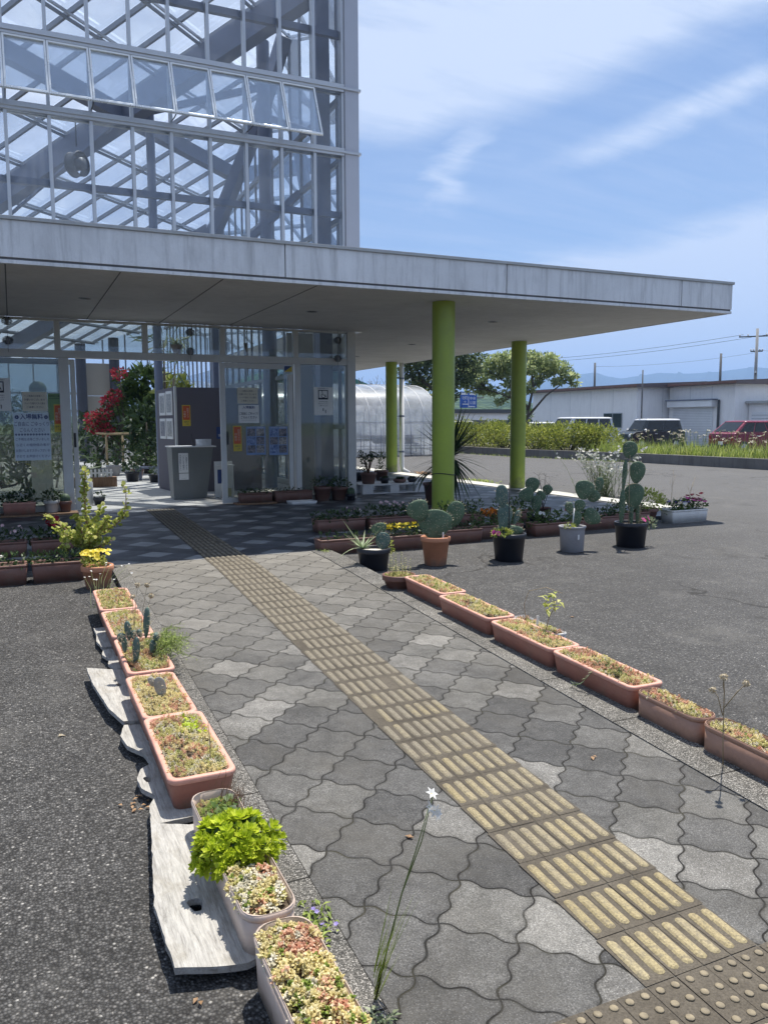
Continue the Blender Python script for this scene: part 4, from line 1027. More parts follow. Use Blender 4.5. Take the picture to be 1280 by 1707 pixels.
sedum(q3, .09, .29, (.9, .9, 1.0, .1, .3, .2), q3['top'], seed=44, mound=.024)
q3b = planter('narrow white planter with a spindly yellow-leaved sapling behind the salmon row', 2.945, 4.12, zlot(3, 4.1) + .003, .12, .46, .15, 'pwhite', rr=.04, rim=.008, taper=.9)
sedum(q3b, .045, .2, (.8, .9, .3, .4, .2, .5), q3b['top'], seed=48, mound=.012, gap=.3)
b = MB(); b.tube([(-.03, -.12, .13), (-.02, -.13, .22), (.01, -.15, .3), (-.03, -.18, .36)], [.004, .003, .0025, .0015], 6); b.build('sapling_stem', M['drystem'], q3b)
r = random.Random(14); b = MB()
for k in range(26): b.leaf((-.02 + r.gauss(0, .022), -.17 + r.gauss(0, .03), .33 + r.gauss(0, .03)), rdir(r, -.6, .6), (0, 0, 1), .055, .026, .3)
b.build('sapling_leaves', M['l_bush'], q3b)
b = MB(); b.tube([(-.02, .1, .13), (-.03, .12, .25), (-.01, .1, .34), (.05, .0, .38), (.1, -.1, .36)], .0022, 5); b.build('bent_twig', M['drystem'], q3b)
b = MB(); b.box(-.03, -.012, -.02, -.017, .13, .21); b.build('plant_tag', M['white'], q3b)
q4 = rplanter('big salmon planter of orange and cream stonecrop with a dark green patch', 2.955, 3.6, 2.66)
sedum(q4, .092, .295, (.9, .9, .8, .15, .3, .3), q4['top'], seed=45, mound=.022)
r = random.Random(6); b = MB()
for _ in range(420): p = (r.gauss(-.005, .025), -.07 + r.gauss(0, .06), .145 + r.random() * .012); b.leaf(p, rdir(r, .4, 1), (0, 0, 1), .028, .004, .1)
b.build('needle_patch', M['l_mid'], q4)
b = MB(); pts = [Vector((-.07, -.02, .15)), Vector((-.115, -.03, .14)), Vector((-.15, .0, .08)), Vector((-.17, .05, .06))]
b.tube(pts, .0016, 5, 1)
for i in range(3):
    for s in range(9):
        p = pts[i].lerp(pts[i + 1], s / 9)
        b.leaf(p, (pts[i + 1] - pts[i]).normalized() + rdir(r) * .8, (0, 0, 1), .03, .006, .1)
b.build('trailing_sprig', [M['l_sage'], M['stem']], q4)
q5 = rplanter('slim faded terracotta planter of orange stonecrop, shorter one on the right edge', 2.53, 2.93, 2.655, 'dullterra', .135, .15, rr=.055, rim=.007, taper=.92, soil=.02)
sedum(q5, .056, .175, (.7, .8, 1.3, .05, .25, .1), q5['top'], seed=46, mound=.024)
q6 = rplanter('slim faded terracotta planter of coral stonecrop, nearest of the right row', 1.75, 2.515, 2.645, 'dullterra', .15, .15, rr=.06, rim=.007, taper=.92, soil=.022)
sedum(q6, .062, .355, (.7, .6, 1.6, .1, .3, .1), q6['top'], seed=47, mound=.026)
dw = thing('dead_weed', 'dead brown weed with round seed heads beside the nearest right planter', 'weed', (2.6, 2.33, zpath(2.33)))
for k, pts in enumerate([[(0, 0, 0), (-.03, -.02, .15), (-.1, -.08, .36), (-.15, -.12, .44)], [(-.07, -.05, .25), (-.1, -.05, .33), (-.12, -.04, .36)], [(-.08, -.06, .28), (-.05, -.1, .36), (-.04, -.13, .4)], [(-.1, -.08, .36), (-.13, -.1, .4), (-.13, -.1, .43)]]):
    stalk(dw, pts, .0022, 'drystem', 'stem', True, .014, k)
b = MB(); b.cbox((0, 0, .005), (.07, .05, .01), rz=.3); o = b.build('white_tile', M['white'], None, (2.73, 5.38, LOW(2.7, 5.4) + .035)); tag(o, 'small white tile chip lying between bowl and farthest right planter', 'tile')
# ================================================================ POTS AND PLANTERS BY THE COLUMNS
c1 = roundpot('clay coloured pot with three round prickly pear pads in front of the lime column', 3.568, 6.64, LOW(3.5, 6.6), .14, .27, 'clay')
for (x, z, w, h, a, yw, sp_, sd) in [(-.008, .385, .31, .285, .0, -.45, 16, 1), (-.166, .52, .205, .2, -.35, -.3, 8, 2), (.223, .466, .17, .26, .3, -.6, 10, 3)]:
    cpad(c1, (x, .0 if sd == 1 else .03, z), w, h, a, yw, .045, 'cact', spines=sp_, seed=sd)
b = MB(); b.bar((-.13, .02, .33), (.02, .02, .3), .03, .03); b.bar((.18, .02, .35), (.06, .02, .3), .03, .03); b.build('cactus_joint', M['cact'], c1)
b = MB(); b.box(.02, .034, -.1, -.098, .25, .32); b.build('plant_tag', M['white'], c1)
r = random.Random(2); b = MB()
for _ in range(30): b.leaf((r.uniform(-.1, .1), r.uniform(-.1, .06), .25), rdir(r, 0, .6), (0, 0, 1), .04, .006, .3)
b.build('dry_grass', M['f_dry'], c1)
c2 = roundpot('wide black pot with a staked pale cactus and one magenta flower on its left', 4.333, 6.56, LOW(4.3, 6.5), .167, .27, 'pblack', .8)
for (x, z, w, h, a, yw, mt, y) in [(-.0, .285, .27, .12, .0, -.4, 'cact', 0), (-.054, .42, .14, .27, .1, -.35, 'cactb', 0), (-.085, .63, .12, .225, -.1, -.3, 'cactb', .0), (.097, .41, .058, .16, .35, -.2, 'cactb', .02), (.015, .42, .08, .2, .12, -1.3, 'cactb', .03)]:
    cpad(c2, (x, y, z), w, h, a, yw, .04, mt, spines=8, seed=int(z * 100))
b = MB(); b.tube([(-.022, -.03, .2), (-.022, -.03, .76)], .005, 6); b.build('stake', M['black'], c2)
r = random.Random(12); b = MB()
foliage(b, (-.13, -.08, .29), (.1, .07, .035), 150, .035, .022, r)
for c in ((-.24, -.1, .3), (-.2, -.12, .29)): blossom(b, c, .03, r, 1, 5, (-.3, -1, .4))
b.build('trailing_flowers', [M['l_bush'], M['f_pink']], c2)
c3 = roundpot('grey ribbed pot holding a branching green prickly pear and a white tag', 5.203, 6.71, LOW(5.2, 6.7), .14, .265, 'pgrey', .84, band=False)
for (x, z, w, h, a, yw, y) in [(.052, .33, .1, .17, .05, -.5, 0), (.087, .463, .11, .14, .2, -.5, 0), (-.027, .45, .085, .125, -.2, -.6, .02), (.245, .343, .19, .16, .9, -.5, 0), (.144, .629, .195, .205, .15, -.5, .0), (.277, .561, .145, .135, .7, -.5, .02), (.352, .677, .085, .165, .15, -.5, .02)]:
    cpad(c3, (x, y, z), w, h, a, yw, .036, 'cact', spines=6, seed=int(z * 99))
b = MB(); b.tube([(-.03, -.04, .24), (-.01, -.04, .45)], .006, 6); b.box(-.04, -.022, -.146, -.144, .14, .19); b.build('stake', M['white'], c3)
r = random.Random(13); b = MB(); foliage(b, (-.08, -.06, .27), (.07, .05, .02), 80, .03, .018, r); b.build('ground_cover', M['l_bush'], c3)
c4 = roundpot('wide black pot with the tallest stacked prickly pear tied to a stake', 5.969, 6.7, LOW(5.9, 6.7), .178, .265, 'pblack', .82)
for (x, z, w, h, a, yw, y, th) in [(-.13, .42, .065, .4, .02, -.5, 0, .05), (-.11, .76, .05, .36, .06, -.5, 0, .04), (-.047, 1.034, .155, .185, .15, -.5, 0, .035), (.08, .79, .165, .24, .1, -.5, .02, .036), (.029, .54, .205, .28, .05, -.5, 0, .04), (.0, .32, .045, .22, .0, -.5, 0, .04), (.1, .34, .04, .25, .0, -.5, .02, .035)]:
    cpad(c4, (x, y, z), w, h, a, yw, th, 'cact', spines=6, seed=int(z * 97))
b = MB(); b.tube([(-.052, -.02, .2), (-.06, -.02, .98)], .004, 6); b.tube([(.09, -.03, .2), (.1, -.03, .64)], .006, 6); b.tube([(-.13, -.03, .66), (.0, -.045, .68), (.1, -.03, .64)], .003, 5); b.build('stake', M['drystem'], c4)
r = random.Random(15); b = MB(); foliage(b, (.17, -.06, .25), (.1, .07, .06), 160, .035, .014, r, bend=.5)
for c in ((.08, -.1, .29), (.12, -.12, .31)): blossom(b, c, .035, r, 1, 5, (.2, -1, .5))
b.build('trailing_flowers', [M['l_sage'], M['f_pink']], c4)
cb = roundpot('low black bowl of pale agave, white pebbles and two cactus pads at the path corner', 2.95, 6.68, LOW(2.9, 6.6), .155, .2, 'pblack', .8, soilmat='pebble')
b = MB()
for k in range(26):
    a = k * 2.4; e = .35 + .03 * k
    b.strap((-.1, .02, .19), (math.cos(a), math.sin(a), e * 1.1), .1 + .006 * k, .02, .45, 6)
b.strap((-.11, .02, .2), (-.65, -.1, 1), .36, .034, .15, 8); b.strap((-.1, 0, .2), (.6, -.1, .8), .3, .028, .25, 8); b.strap((-.1, -.02, .2), (-1, -.25, .45), .36, .02, 1.3, 8); b.strap((-.09, 0, .2), (.35, -.3, 1), .26, .03, .2, 8)
b.build('agave_leaves', M['l_agave'], cb)
cpad(cb, (.07, -.05, .265), .135, .16, .05, -.45, .03, 'cactb', spines=10, seed=5); cpad(cb, (.055, .0, .37), .14, .11, -.3, -.35, .028, 'cact', spines=6, seed=6)
r = random.Random(3); b = MB()
for _ in range(40): b.ell((r.uniform(-.1, .02), r.uniform(-.12, -.03), .172), (.013 * r.uniform(.7, 1.3), .012, .009), None, 6, 5)
b.build('pebbles', M['pebble'], cb)
b = MB(); foliage(b, (.14, .0, .2), (.06, .05, .07), 110, .03, .014, r); b.build('ground_cover', M['l_bush'], cb)
def flowerbox(label, x, y, z, L, W, H, mat, plants, group='flower boxes in front of the porch', rz=PI / 2, seed=0, leafm='l_mid', fol=(260, .035, .02, .06), slope=False):
    t = planter(label, x, y, z, W, L, H, mat, rz, group=group, slope=slope, rr=.025, taper=.88)
    r = random.Random(seed); n, l, w, h = fol
    if n:
        b = MB()
        for k in range(6): foliage(b, (r.uniform(-.02, .02), -L / 2 + L * (k + .5) / 6, H + h * .35), (W * .42, L * .11, h), n // 6, l, w, r)
        b.build('foliage', M[leafm], t)
    for (pm, cnt, R, hh, lo, hi) in plants:
        b = MB()
        for _ in range(cnt): blossom(b, (r.uniform(-W * .4, W * .4), -L / 2 + L * r.uniform(lo, hi), H + hh * r.uniform(.7, 1.2)), R, r, 0, 6, (0, 0, 1) if R > .03 else rdir(r, .2, 1))
        b.build('blossoms', M[pm], t)
    return t
# rz = +90 degrees: local y runs toward -x
flowerbox('brown flower box of dark seedlings at the left end of the porch back row', 3.46, 8.85, 0, .62, .22, .15, 'terrad', [('f_pale', 10, .014, .1, .05, .3)], seed=1, leafm='l_dark', fol=(260, .05, .03, .07))
flowerbox('brown flower box with pale pink asters in the back row on the porch', 4.12, 8.8, 0, .64, .22, .15, 'terrad', [('f_pale', 26, .02, .15, .3, .75)], seed=2, leafm='l_dark', fol=(330, .05, .025, .1))
flowerbox('brown flower box left of the black agave bowl, half hidden by it', 3.05, 7.62, LOW(3, 7.6), .62, .22, .155, 'terrad', [], seed=3, leafm='l_dark', fol=(120, .05, .02, .04))
flowerbox('brown flower box of yellow marigolds behind the clay cactus pot', 3.72, 7.56, LOW(3.7, 7.6), .62, .22, .155, 'terrad', [('f_yel', 60, .02, .1, .1, .95)], seed=4, leafm='l_dark', fol=(420, .045, .02, .08))
flowerbox('brown flower box of green leaves right of the clay cactus pot', 4.39, 7.72, LOW(4.4, 7.7), .6, .22, .155, 'terrad', [('f_white', 3, .015, .05, .2, .4)], seed=5, leafm='l_dark', fol=(200, .05, .02, .05))
flowerbox('brown flower box of orange marigolds behind the staked pale cactus', 5.02, 7.86, LOW(5, 7.8), .62, .22, .155, 'terrad', [('f_org', 70, .018, .15, .55, .8)], seed=6, leafm='l_mid', fol=(520, .045, .018, .12))
flowerbox('brown flower box of white daisies between the staked cactus and the grey pot', 5.76, 7.76, LOW(5.7, 7.7), .7, .22, .155, 'terrad', [('f_white', 12, .026, .1, .3, .9), ('f_red', 3, .02, .12, .05, .2)], seed=7, leafm='l_mid', fol=(480, .05, .02, .09))
flowerbox('brown flower box of leafy seedlings behind the grey cactus pot', 6.55, 7.95, LOW(6.5, 7.9), .64, .22, .16, 'terrad', [], seed=8, leafm='l_dark', fol=(300, .05, .022, .06))
flowerbox('brown flower box of pale lobelia right behind the tallest cactus', 7.1, 8.05, LOW(7.1, 8), .6, .22, .17, 'terrad', [('f_pale', 20, .014, .1, .1, .9)], seed=9, leafm='l_mid', fol=(420, .04, .02, .12))
flowerbox('brown flower box of green bedding plants, back row behind the white daisies', 5.75, 8.6, 0, .62, .22, .15, 'terrad', [], seed=15, leafm='l_mid', fol=(420, .05, .02, .12))
flowerbox('brown flower box of yellow-green herbs, back row behind the orange marigolds', 4.98, 8.62, 0, .6, .22, .15, 'terrad', [], seed=16, leafm='l_mid', fol=(420, .05, .02, .12))
pet = flowerbox('white planter of magenta and purple petunias at the right end of the porch', 8.02, 8.0, LOW(8, 8), .62, .24, .17, 'pwhite', [('f_pink', 16, .035, .12, .0, .5), ('f_red', 10, .034, .16, .0, .35), ('f_blue', 8, .034, .09, .4, 1), ('f_white', 4, .03, .07, .4, .8)], seed=10, leafm='l_mid', fol=(520, .045, .022, .1))
tr = roundpot('brown pot of bushy yellow-green leaves between lobelia box and white petunia planter', 7.45, 8.1, LOW(7.5, 8), .16, .2, 'terrad', .7)
r = random.Random(17); b = MB(); foliage(b, (0, 0, .3), (.26, .2, .14), 520, .05, .022, r); b.build('foliage', M['l_bush'], tr)
# the prickly pear standing behind, in its own dark pot
cx = roundpot('dark pot with a cluster of round dark cactus pads behind the white daisy box', 5.8, 8.15, LOW(5.8, 8.1), .14, .22, 'pblack', .8)
for (x, z, w, h, a, y) in [(-.09, .56, .17, .185, .1, 0), (-.17, .44, .185, .17, -.6, 0), (.13, .49, .12, .13, .5, 0), (.03, .42, .125, .125, .7, 0), (-.03, .33, .13, .2, .0, 0)]:
    cpad(cx, (x, y, z), w, h, a, -.55, .03, 'cact', spines=5, seed=int(z * 91))
bs = thing('dry_shrub', 'spindly leafless shrub in a pot behind the cactus cluster', 'shrub', (6.3, 8.75, 0))
r = random.Random(19); b = MB()
for k in range(7):
    a = k * .9; p = Vector((0, 0, .12)); q2_ = Vector((.1 * math.cos(a), .08 * math.sin(a), .45 + .06 * (k % 3)))
    b.tube([p, (p + q2_) / 2 + Vector((.02, 0, .03)), q2_], [.004, .003, .002], 5)
    for s in range(4): b.tube([q2_, q2_ + Vector((r.uniform(-.08, .08), r.uniform(-.05, .05), r.uniform(-.02, .06)))], .0015, 4)
b.build('twigs', M['bark'], bs)
b = MB(); b.lathe([(.09, .001), (.11, .15), (.115, .15), (.1, .15), (.09, .12)], n=20); b.build('pot', M['terrad'], bs)
# tall white gaura behind the tallest cactus
ga = thing('flowering_weed', 'airy clump of tall stems with small white flowers beside the porch kerb', 'flowering plant', (9.42, 11.3, -.05))
r = random.Random(23); b = MB(); fw = MB()
for k in range(90):
    a = r.uniform(0, 6.28); L = r.uniform(.35, .95); ln = r.uniform(.15, .8)
    p = Vector((r.gauss(0, .12), r.gauss(0, .12), 0)); e = p + Vector((math.cos(a) * ln * L, math.sin(a) * ln * L, L * .95)); m = (p + e) / 2 + Vector((0, 0, .12 * L))
    b.tube([p, m, e], [.003, .0022, .001], 4, 1, False)
    for s in range(16):
        t = r.random() ** 1.3; v = p.lerp(m, t * 2) if t < .5 else m.lerp(e, t * 2 - 1)
        b.leaf(v, rdir(r, -.2, 1), (0, 0, 1), .07, .012, .3, 0)
    if L > .5:
        for s in range(3): v = m.lerp(e, r.uniform(.5, 1.0)) + rdir(r) * .02; blossom(fw, v, .026, r, 0, 4, rdir(r, 0, 1))
b.build('stems', [M['l_mid'], M['stem']], ga); fw.build('blossoms', M['f_white'], ga)
for k, (x, y, h) in enumerate([(8.75, 9.0, .62), (9.0, 8.9, .5)]):
    w = thing('dry_weed', ('taller' if k == 0 else 'shorter') + ' bare dry weed stalk above the white petunia planter', 'weed', (x, y, LOW(x, y)))
    stalk(w, [(0, 0, 0), (.02, .0, h * .5), (.03 + .08 * k, 0, h)], .003, 'drystem')
    b = MB(); b.tube([(.02, 0, h * .5), (-.03, 0, h * .75)], .0015, 4); b.tube([(.025, 0, h * .6), (.07, 0, h * .85)], .0015, 4); b.build('side_twig', M['drystem'], w)
# yucca behind the near column
yu = thing('yucca_plant', 'dark spiky yucca in a pot hidden behind the near lime column', 'yucca', (5.93, 11.0, 0))
b = MB(); b.lathe([(.16, .002), (.2, .3), (.215, .3), (.215, .34), (.19, .34), (.18, .3)], n=28); b.build('pot', M['terrad'], yu)
b = MB(); b.tube([(0, 0, .28), (.08, 0, .5), (.2, 0, .72)], [.05, .045, .05], 10); b.build('trunk', M['bark'], yu)
r = random.Random(27); b = MB()
for k in range(150):
    a = k * 2.4; e = 1.25 - 2.3 * (k / 150); d = (math.cos(a) * math.cos(e), math.sin(a) * math.cos(e), math.sin(e))
    b.strap((.24, 0, .78 - .1 * k / 150), d, r.uniform(.55, .9), .05, .15 + .7 * (k / 150) ** 2, 6)
b.build('leaves', M['l_dark'], yu)
b = MB()
for k in range(16): b.strap((-.1 + .02 * (k % 4), -.04, .5), (-.7 + .02 * k, -.3 + .04 * k, .3), .5, .03, 2.2, 6)
b.build('hanging_leaves', M['l_dark'], yu)
# white pallet with pots against the glasshouse corner
pa = thing('pallet', 'white painted pallet against the corner post with pots standing on it', 'pallet', (6.2, 13.45, 0))
b = MB()
for y in (-.3, 0, .3):
    for x0, x1 in ((-.62, -.42), (-.08, .1), (.42, .62)): b.box(x0, x1, y - .05, y + .05, .024, .15)
    b.box(-.62, .62, y - .05, y + .05, .002, .023)
for k in range(6): b.box(-.62, .62, -.37 + k * .125, -.27 + k * .125, .151, .172)
b.build('slats', M['white'], pa, bevel=.003)
GP = 'pots standing on the white pallet'
def potplant(label, x, y, z, R, H, mat, kind, seed, group=None):
    t = roundpot(label, x, y, z, R, H, mat, .72, .012, group); r = random.Random(seed); b = MB()
    if kind == 'jade':
        for k in range(7):
            a = k * .9; e = Vector((.14 * math.cos(a) * r.uniform(.4, 1), .12 * math.sin(a), H + r.uniform(.16, .34)))
            b.tube([(0, 0, H - .03), (e.x * .4, e.y * .4, H + .12), e], [.014, .01, .006], 6, 1)
            foliage(b, e, (.07, .06, .06), 46, .035, .026, r)
        b.build('jade_plant', [M['l_dark'], M['redstem']], t)
    elif kind == 'rosettes':
        for k in range(6): rosette(b, (r.uniform(-R, R) * .6, r.uniform(-R, R) * .6, H - .01), (r.uniform(-.4, .4), r.uniform(-.4, .4), 1), R * .6, r)
        b.build('succulents', M['l_dark'], t)
    elif kind == 'upright':
        for k in range(14): foliage(b, (r.gauss(0, .05), r.gauss(0, .05), H + .03 * k), (.06, .06, .04), 14, .05, .02, r)
        b.build('foliage', M['l_mid'], t)
    elif kind == 'dome':
        b.ell((0, 0, H + R * .35), (R * .75, R * .75, R * .8), None, 24, 12, 0, lambda p: Vector((p.x, p.y, p.z)) * (1 + .06 * math.cos(12 * math.atan2(p.y, p.x)))); b.build('barrel_cactus', M['cact'], t)
    elif kind == 'bushy':
        foliage(b, (0, 0, H + .05), (R * 1.2, R * 1.2, .1), 160, .05, .025, r); b.build('foliage', M['l_dark'], t)
    return t
potplant('terracotta pot of dark jade plant at the left end of the white pallet', 5.8, 13.35, .173, .15, .2, 'terrad', 'jade', 1, GP)
potplant('small dark pot of rosettes beside the jade plant on the pallet', 6.1, 13.3, .173, .09, .1, 'pblack', 'rosettes', 2, GP)
potplant('wide shallow pot of succulents in the middle of the pallet', 6.4, 13.3, .173, .12, .07, 'terrad', 'rosettes', 3, GP)
potplant('small pot of succulents at the right end of the pallet', 6.68, 13.35, .173, .09, .08, 'pblack', 'rosettes', 4, GP)
potplant('pot of upright green shoots beside the farthest lime column', 7.35, 16.2, 0, .16, .22, 'terrad', 'upright', 5)
potplant('dark pot of low cacti between pallet and farthest column', 6.9, 16.4, 0, .18, .16, 'pblack', 'bushy', 6)
weed('tuft of red-brown weeds at the foot of the white downpipe', 9.5, 18.4, 120, 21, ('s_brn', 'f_red'), .09, .2, 0, -.05)
weed('pale grass tuft on the lot edge right of the near column', 9.3, 15.3, 160, 22, ('l_grass', 'f_white'), .1, .25, 0, -.05)

# ================================================================ POTS IN FRONT OF THE DOORS
GD = 'pots lined up along the glass front'
flowerbox('long brown planter of seedlings on a low base right of the open door', 3.43, 12.38, .03, .52, .2, .15, 'terrad', [], GD, seed=31, leafm='l_dark', fol=(160, .04, .02, .04))
flowerbox('long red-brown planter beside the white tray under the photo posters', 4.06, 12.42, .005, .64, .2, .18, 'terrad', [], GD, seed=32, leafm='l_dark', fol=(90, .04, .02, .03))
b = MB(); b.box(-.32, .32, -.13, .13, .002, .028); tag(b.build('plant_stand', M['brownwood'], None, (3.43, 12.38, 0), bevel=.004), 'low wooden base under the long brown planter by the door', 'plant stand')
potplant('larger dark red pot left of the corner post', 4.55, 12.36, 0, .15, .24, 'terrad', 'bushy', 33, GD)
potplant('tall dark red pot next to the corner post', 4.86, 12.4, 0, .15, .22, 'terrad', 'bushy', 34, GD)
potplant('small round dark pot of hairy succulent at the corner post', 5.02, 12.28, 0, .085, .11, 'pblack', 'dome', 35, GD)
tr_ = thing('tray', 'shallow white foam tray on the porch floor before the planters', 'tray', (4.08, 12.02, 0))
b = MB(); b.rloft([(.2, .12, .02, .002), (.215, .135, .02, .055), (.2, .12, .02, .055), (.19, .11, .02, .02)], 4, 0, True, True); b.build('tray_body', M['white'], tr_)
flowerbox('salmon planter of dark trailing succulents left of the open door', .04, 12.2, .03, .42, .22, .17, 'terra', [('f_white', 14, .03, .1, .1, .9)], GD, seed=36, leafm='l_dark', fol=(260, .06, .03, .1))
potplant('white pot of jade cuttings left of the open door', .46, 12.3, .03, .11, .17, 'pwhite', 'bushy', 37, GD)
bp = potplant('square brown pot with two dark round cacti beside the door post', .64, 12.3, .03, .09, .15, 'terrad', 'dome', 38, GD)
b = MB(); b.box(-.5, .5, -.16, .16, .002, .028); tag(b.build('plant_stand', M['brownwood'], None, (.3, 12.25, 0), bevel=.004), 'low wooden base under the pots left of the door', 'plant stand')
flowerbox('white planter of pale flowers at the far left of the glass front', -.5, 12.25, .003, .5, .22, .2, 'pwhite', [('f_white', 20, .03, .12, 0, 1)], GD, seed=39, leafm='l_sage', fol=(260, .06, .03, .12))

# ================================================================ CLUSTER AT THE LEFT PORCH CORNER
GC = 'flower boxes at the left porch corner'
flowerbox('brown flower box with a white flower at the left picture edge, front row', -.19, 7.33, LOW(0, 7.3), .5, .23, .17, 'terrad', [('f_white', 5, .035, .06, .3, .8)], GC, seed=51, leafm='l_dark', fol=(200, .05, .02, .06))
flowerbox('brown flower box in the front row left of the yellow pansy pot', .3, 7.33, LOW(.3, 7.3), .42, .23, .17, 'terrad', [], GC, seed=52, leafm='l_dark', fol=(260, .05, .02, .05))
flowerbox('brown flower box of small plants at the left picture edge, back row', -.16, 8.55, 0, .48, .23, .15, 'terrad', [('f_pale', 8, .02, .12, 0, .5)], GC, seed=53, leafm='l_dark', fol=(200, .05, .02, .08))
flowerbox('brown flower box with one red geranium in the back row', .32, 8.55, 0, .42, .23, .15, 'terrad', [('f_red', 26, .028, .17, .38, .62)], GC, seed=54, leafm='l_dark', fol=(240, .05, .03, .08))
eb = roundpot('dark pot of tall yellow-green elephant bush with upright stems', .56, 7.56, LOW(.5, 7.5), .15, .22, 'pblack')
r = random.Random(61); b = MB(); lf = MB()
def roundleaf(mb, p, d, L, r):
    a = d.cross(rdir(r)).normalized(); u = a.cross(d); p = Vector(p)
    ring = [p + d * L * (.55 - .45 * math.cos(t)) + a * L * .4 * math.sin(t) + u * L * .08 * math.sin(t) ** 2 for t in [2 * PI * k / 8 for k in range(8)]]
    mb.add(ring + [p + d * L * .55], [(k, (k + 1) % 8, 8) for k in range(8)], 0, True)
def twig(pts, rad, dens=60, sz=.046):
    dens *= .95
    pts = [Vector(p) for p in pts]; b.tube(pts, [rad * (1 - .7 * i / (len(pts) - 1)) for i in range(len(pts))], 6)
    L = sum((q - p).length for p, q in zip(pts, pts[1:]))
    for _ in range(int(dens * L / .2)):
        i = r.randrange(len(pts) - 1); v = pts[i].lerp(pts[i + 1], r.random())
        roundleaf(lf, v + rdir(r) * .018, rdir(r, -.3, 1), sz * r.uniform(.55, 1.1), r)
twig([(0, 0, .2), (.0, .0, .45), (-.01, .0, .7), (.01, 0, .92)], .012, 62)
twig([(0, 0, .2), (-.12, .0, .36), (-.24, 0, .46), (-.34, 0, .53)], .01, 40)
twig([(0, 0, .2), (-.1, -.05, .3), (-.2, -.06, .33), (-.2, -.08, .2)], .009, 60)
twig([(0, 0, .2), (.12, .02, .34), (.24, .0, .42), (.33, 0, .5)], .01, 46)
twig([(.3, 0, .48), (.34, 0, .56), (.345, 0, .7), (.325, 0, .78)], .006, 22)
twig([(0, 0, .2), (.08, -.06, .36), (.15, -.08, .46), (.18, -.08, .5)], .009, 60)
twig([(0, 0, .2), (-.05, -.08, .38), (-.06, -.1, .5), (-.1, -.1, .52)], .009, 60)
twig([(0, 0, .2), (.05, .08, .38), (.1, .1, .5), (.14, .12, .58)], .009, 45)
twig([(0, 0, .2), (-.14, .05, .3), (-.26, .05, .4)], .008, 50); twig([(0, 0, .2), (.12, -.1, .26), (.2, -.12, .3)], .008, 40)
for k in range(16):
    a = k * 2.4; q3_ = r.uniform(.1, .24)
    twig([(0, 0, .2), (q3_ * .5 * math.cos(a), q3_ * .4 * math.sin(a), .3), (q3_ * math.cos(a), q3_ * .7 * math.sin(a), .26 + r.uniform(.05, .2))], .006, 34)
b.build('branches', M['redstem'], eb); lf.build('leaves', M['l_bush'], eb)
yp = roundpot('clay pot of yellow pansies at the head of the left row', .575, 6.86, LOW(.57, 6.8), .128, .19, 'clay')
r = random.Random(63); b = MB(); foliage(b, (-.02, 0, .22), (.09, .08, .05), 200, .035, .018, r); b.build('foliage', M['l_bush'], yp)
b = MB()
for _ in range(34): blossom(b, (r.gauss(-.02, .05), r.gauss(0, .05), .265 + r.random() * .05), .026, r, 0, 5, (0, -.6, 1))
b.build('blossoms', M['f_yel'], yp)
dy = thing('daisy_clump', 'wispy daisies with small white heads between pansy pot and farthest left planter', 'flowers', (.5, 6.2, LOW(.5, 6.2)))
r = random.Random(65); b = MB(); f2 = MB()
for k in range(13):
    e = Vector((r.uniform(-.05, .3), r.uniform(.0, .5), r.uniform(.12, .32))); b.tube([(r.gauss(.02, .03), 0, .0), (e.x * .5, e.y * .4, e.z * .7), e], [.0016, .0014, .001], 4, 1, False)
    blossom(f2, e, .009, r, 0, 8, (0, -.4, 1))
b.build('stems', [M['l_sage'], M['stem']], dy); f2.build('blossoms', M['f_white'], dy)
# ================================================================ NOTICES ON THE GLASS
def text(parent, body, mat, x, z, size, width=None, y=-.0035, name='lettering', align='CENTER', vertical=False, line=1.0, thick=False):
    cu = bpy.data.curves.new('lettering', 'FONT'); cu.body = '\n'.join(body) if vertical else body
    cu.align_x = align; cu.align_y = 'CENTER'; cu.size = size; cu.space_line = line; cu.resolution_u = 3
    if thick: cu.offset = size * .018
    o = bpy.data.objects.new('lettering', cu); col.objects.link(o); bpy.context.view_layer.update()
    dg = bpy.context.evaluated_depsgraph_get(); me = bpy.data.meshes.new_from_object(o.evaluated_get(dg))
    bpy.data.objects.remove(o); bpy.data.curves.remove(cu)
    xs = [v.co.x for v in me.vertices]; s = 1.0
    if width and xs and (max(xs) - min(xs)) > width: s = width / (max(xs) - min(xs))
    for v in me.vertices: c = v.co.copy(); v.co = (x + c.x * s, y, z + c.y)
    me.materials.clear(); me.materials.append(M[mat]); return link(name, me, parent)
def sheet(label, x0, x1, z0, z1, mat, cat='notice', y=YF - .0125, name='notice', th=.0015):
    w, h = (x1 - x0) / 2, (z1 - z0) / 2; b = MB(); b.box(-w, w, -th, 0, -h, h)
    o = b.build(name, M[mat], None, ((x0 + x1) / 2, y, (z0 + z1) / 2)); return tag(o, label, cat)
def dots(parent, mat, pts, R=.012, n=6, y=-.0035, name='printed_marks'):
    b = MB()
    for x, z in pts:
        for k in range(n):
            t = 2 * PI * k / n; cx_, cz = x + R * .62 * math.cos(t), z + R * .62 * math.sin(t); rr = R * .42
            b.add([(cx_ + rr * math.cos(a), y, cz + rr * math.sin(a)) for a in [2 * PI * j / 8 for j in range(8)]], [tuple(range(7, -1, -1))])
    return b.build(name, M[mat], parent)
def rect(parent, mat, x0, x1, z0, z1, y=-.003, name='field'):
    b = MB(); b.box(x0, x1, y, y + .0012, z0, z1); return b.build(name, M[mat], parent)
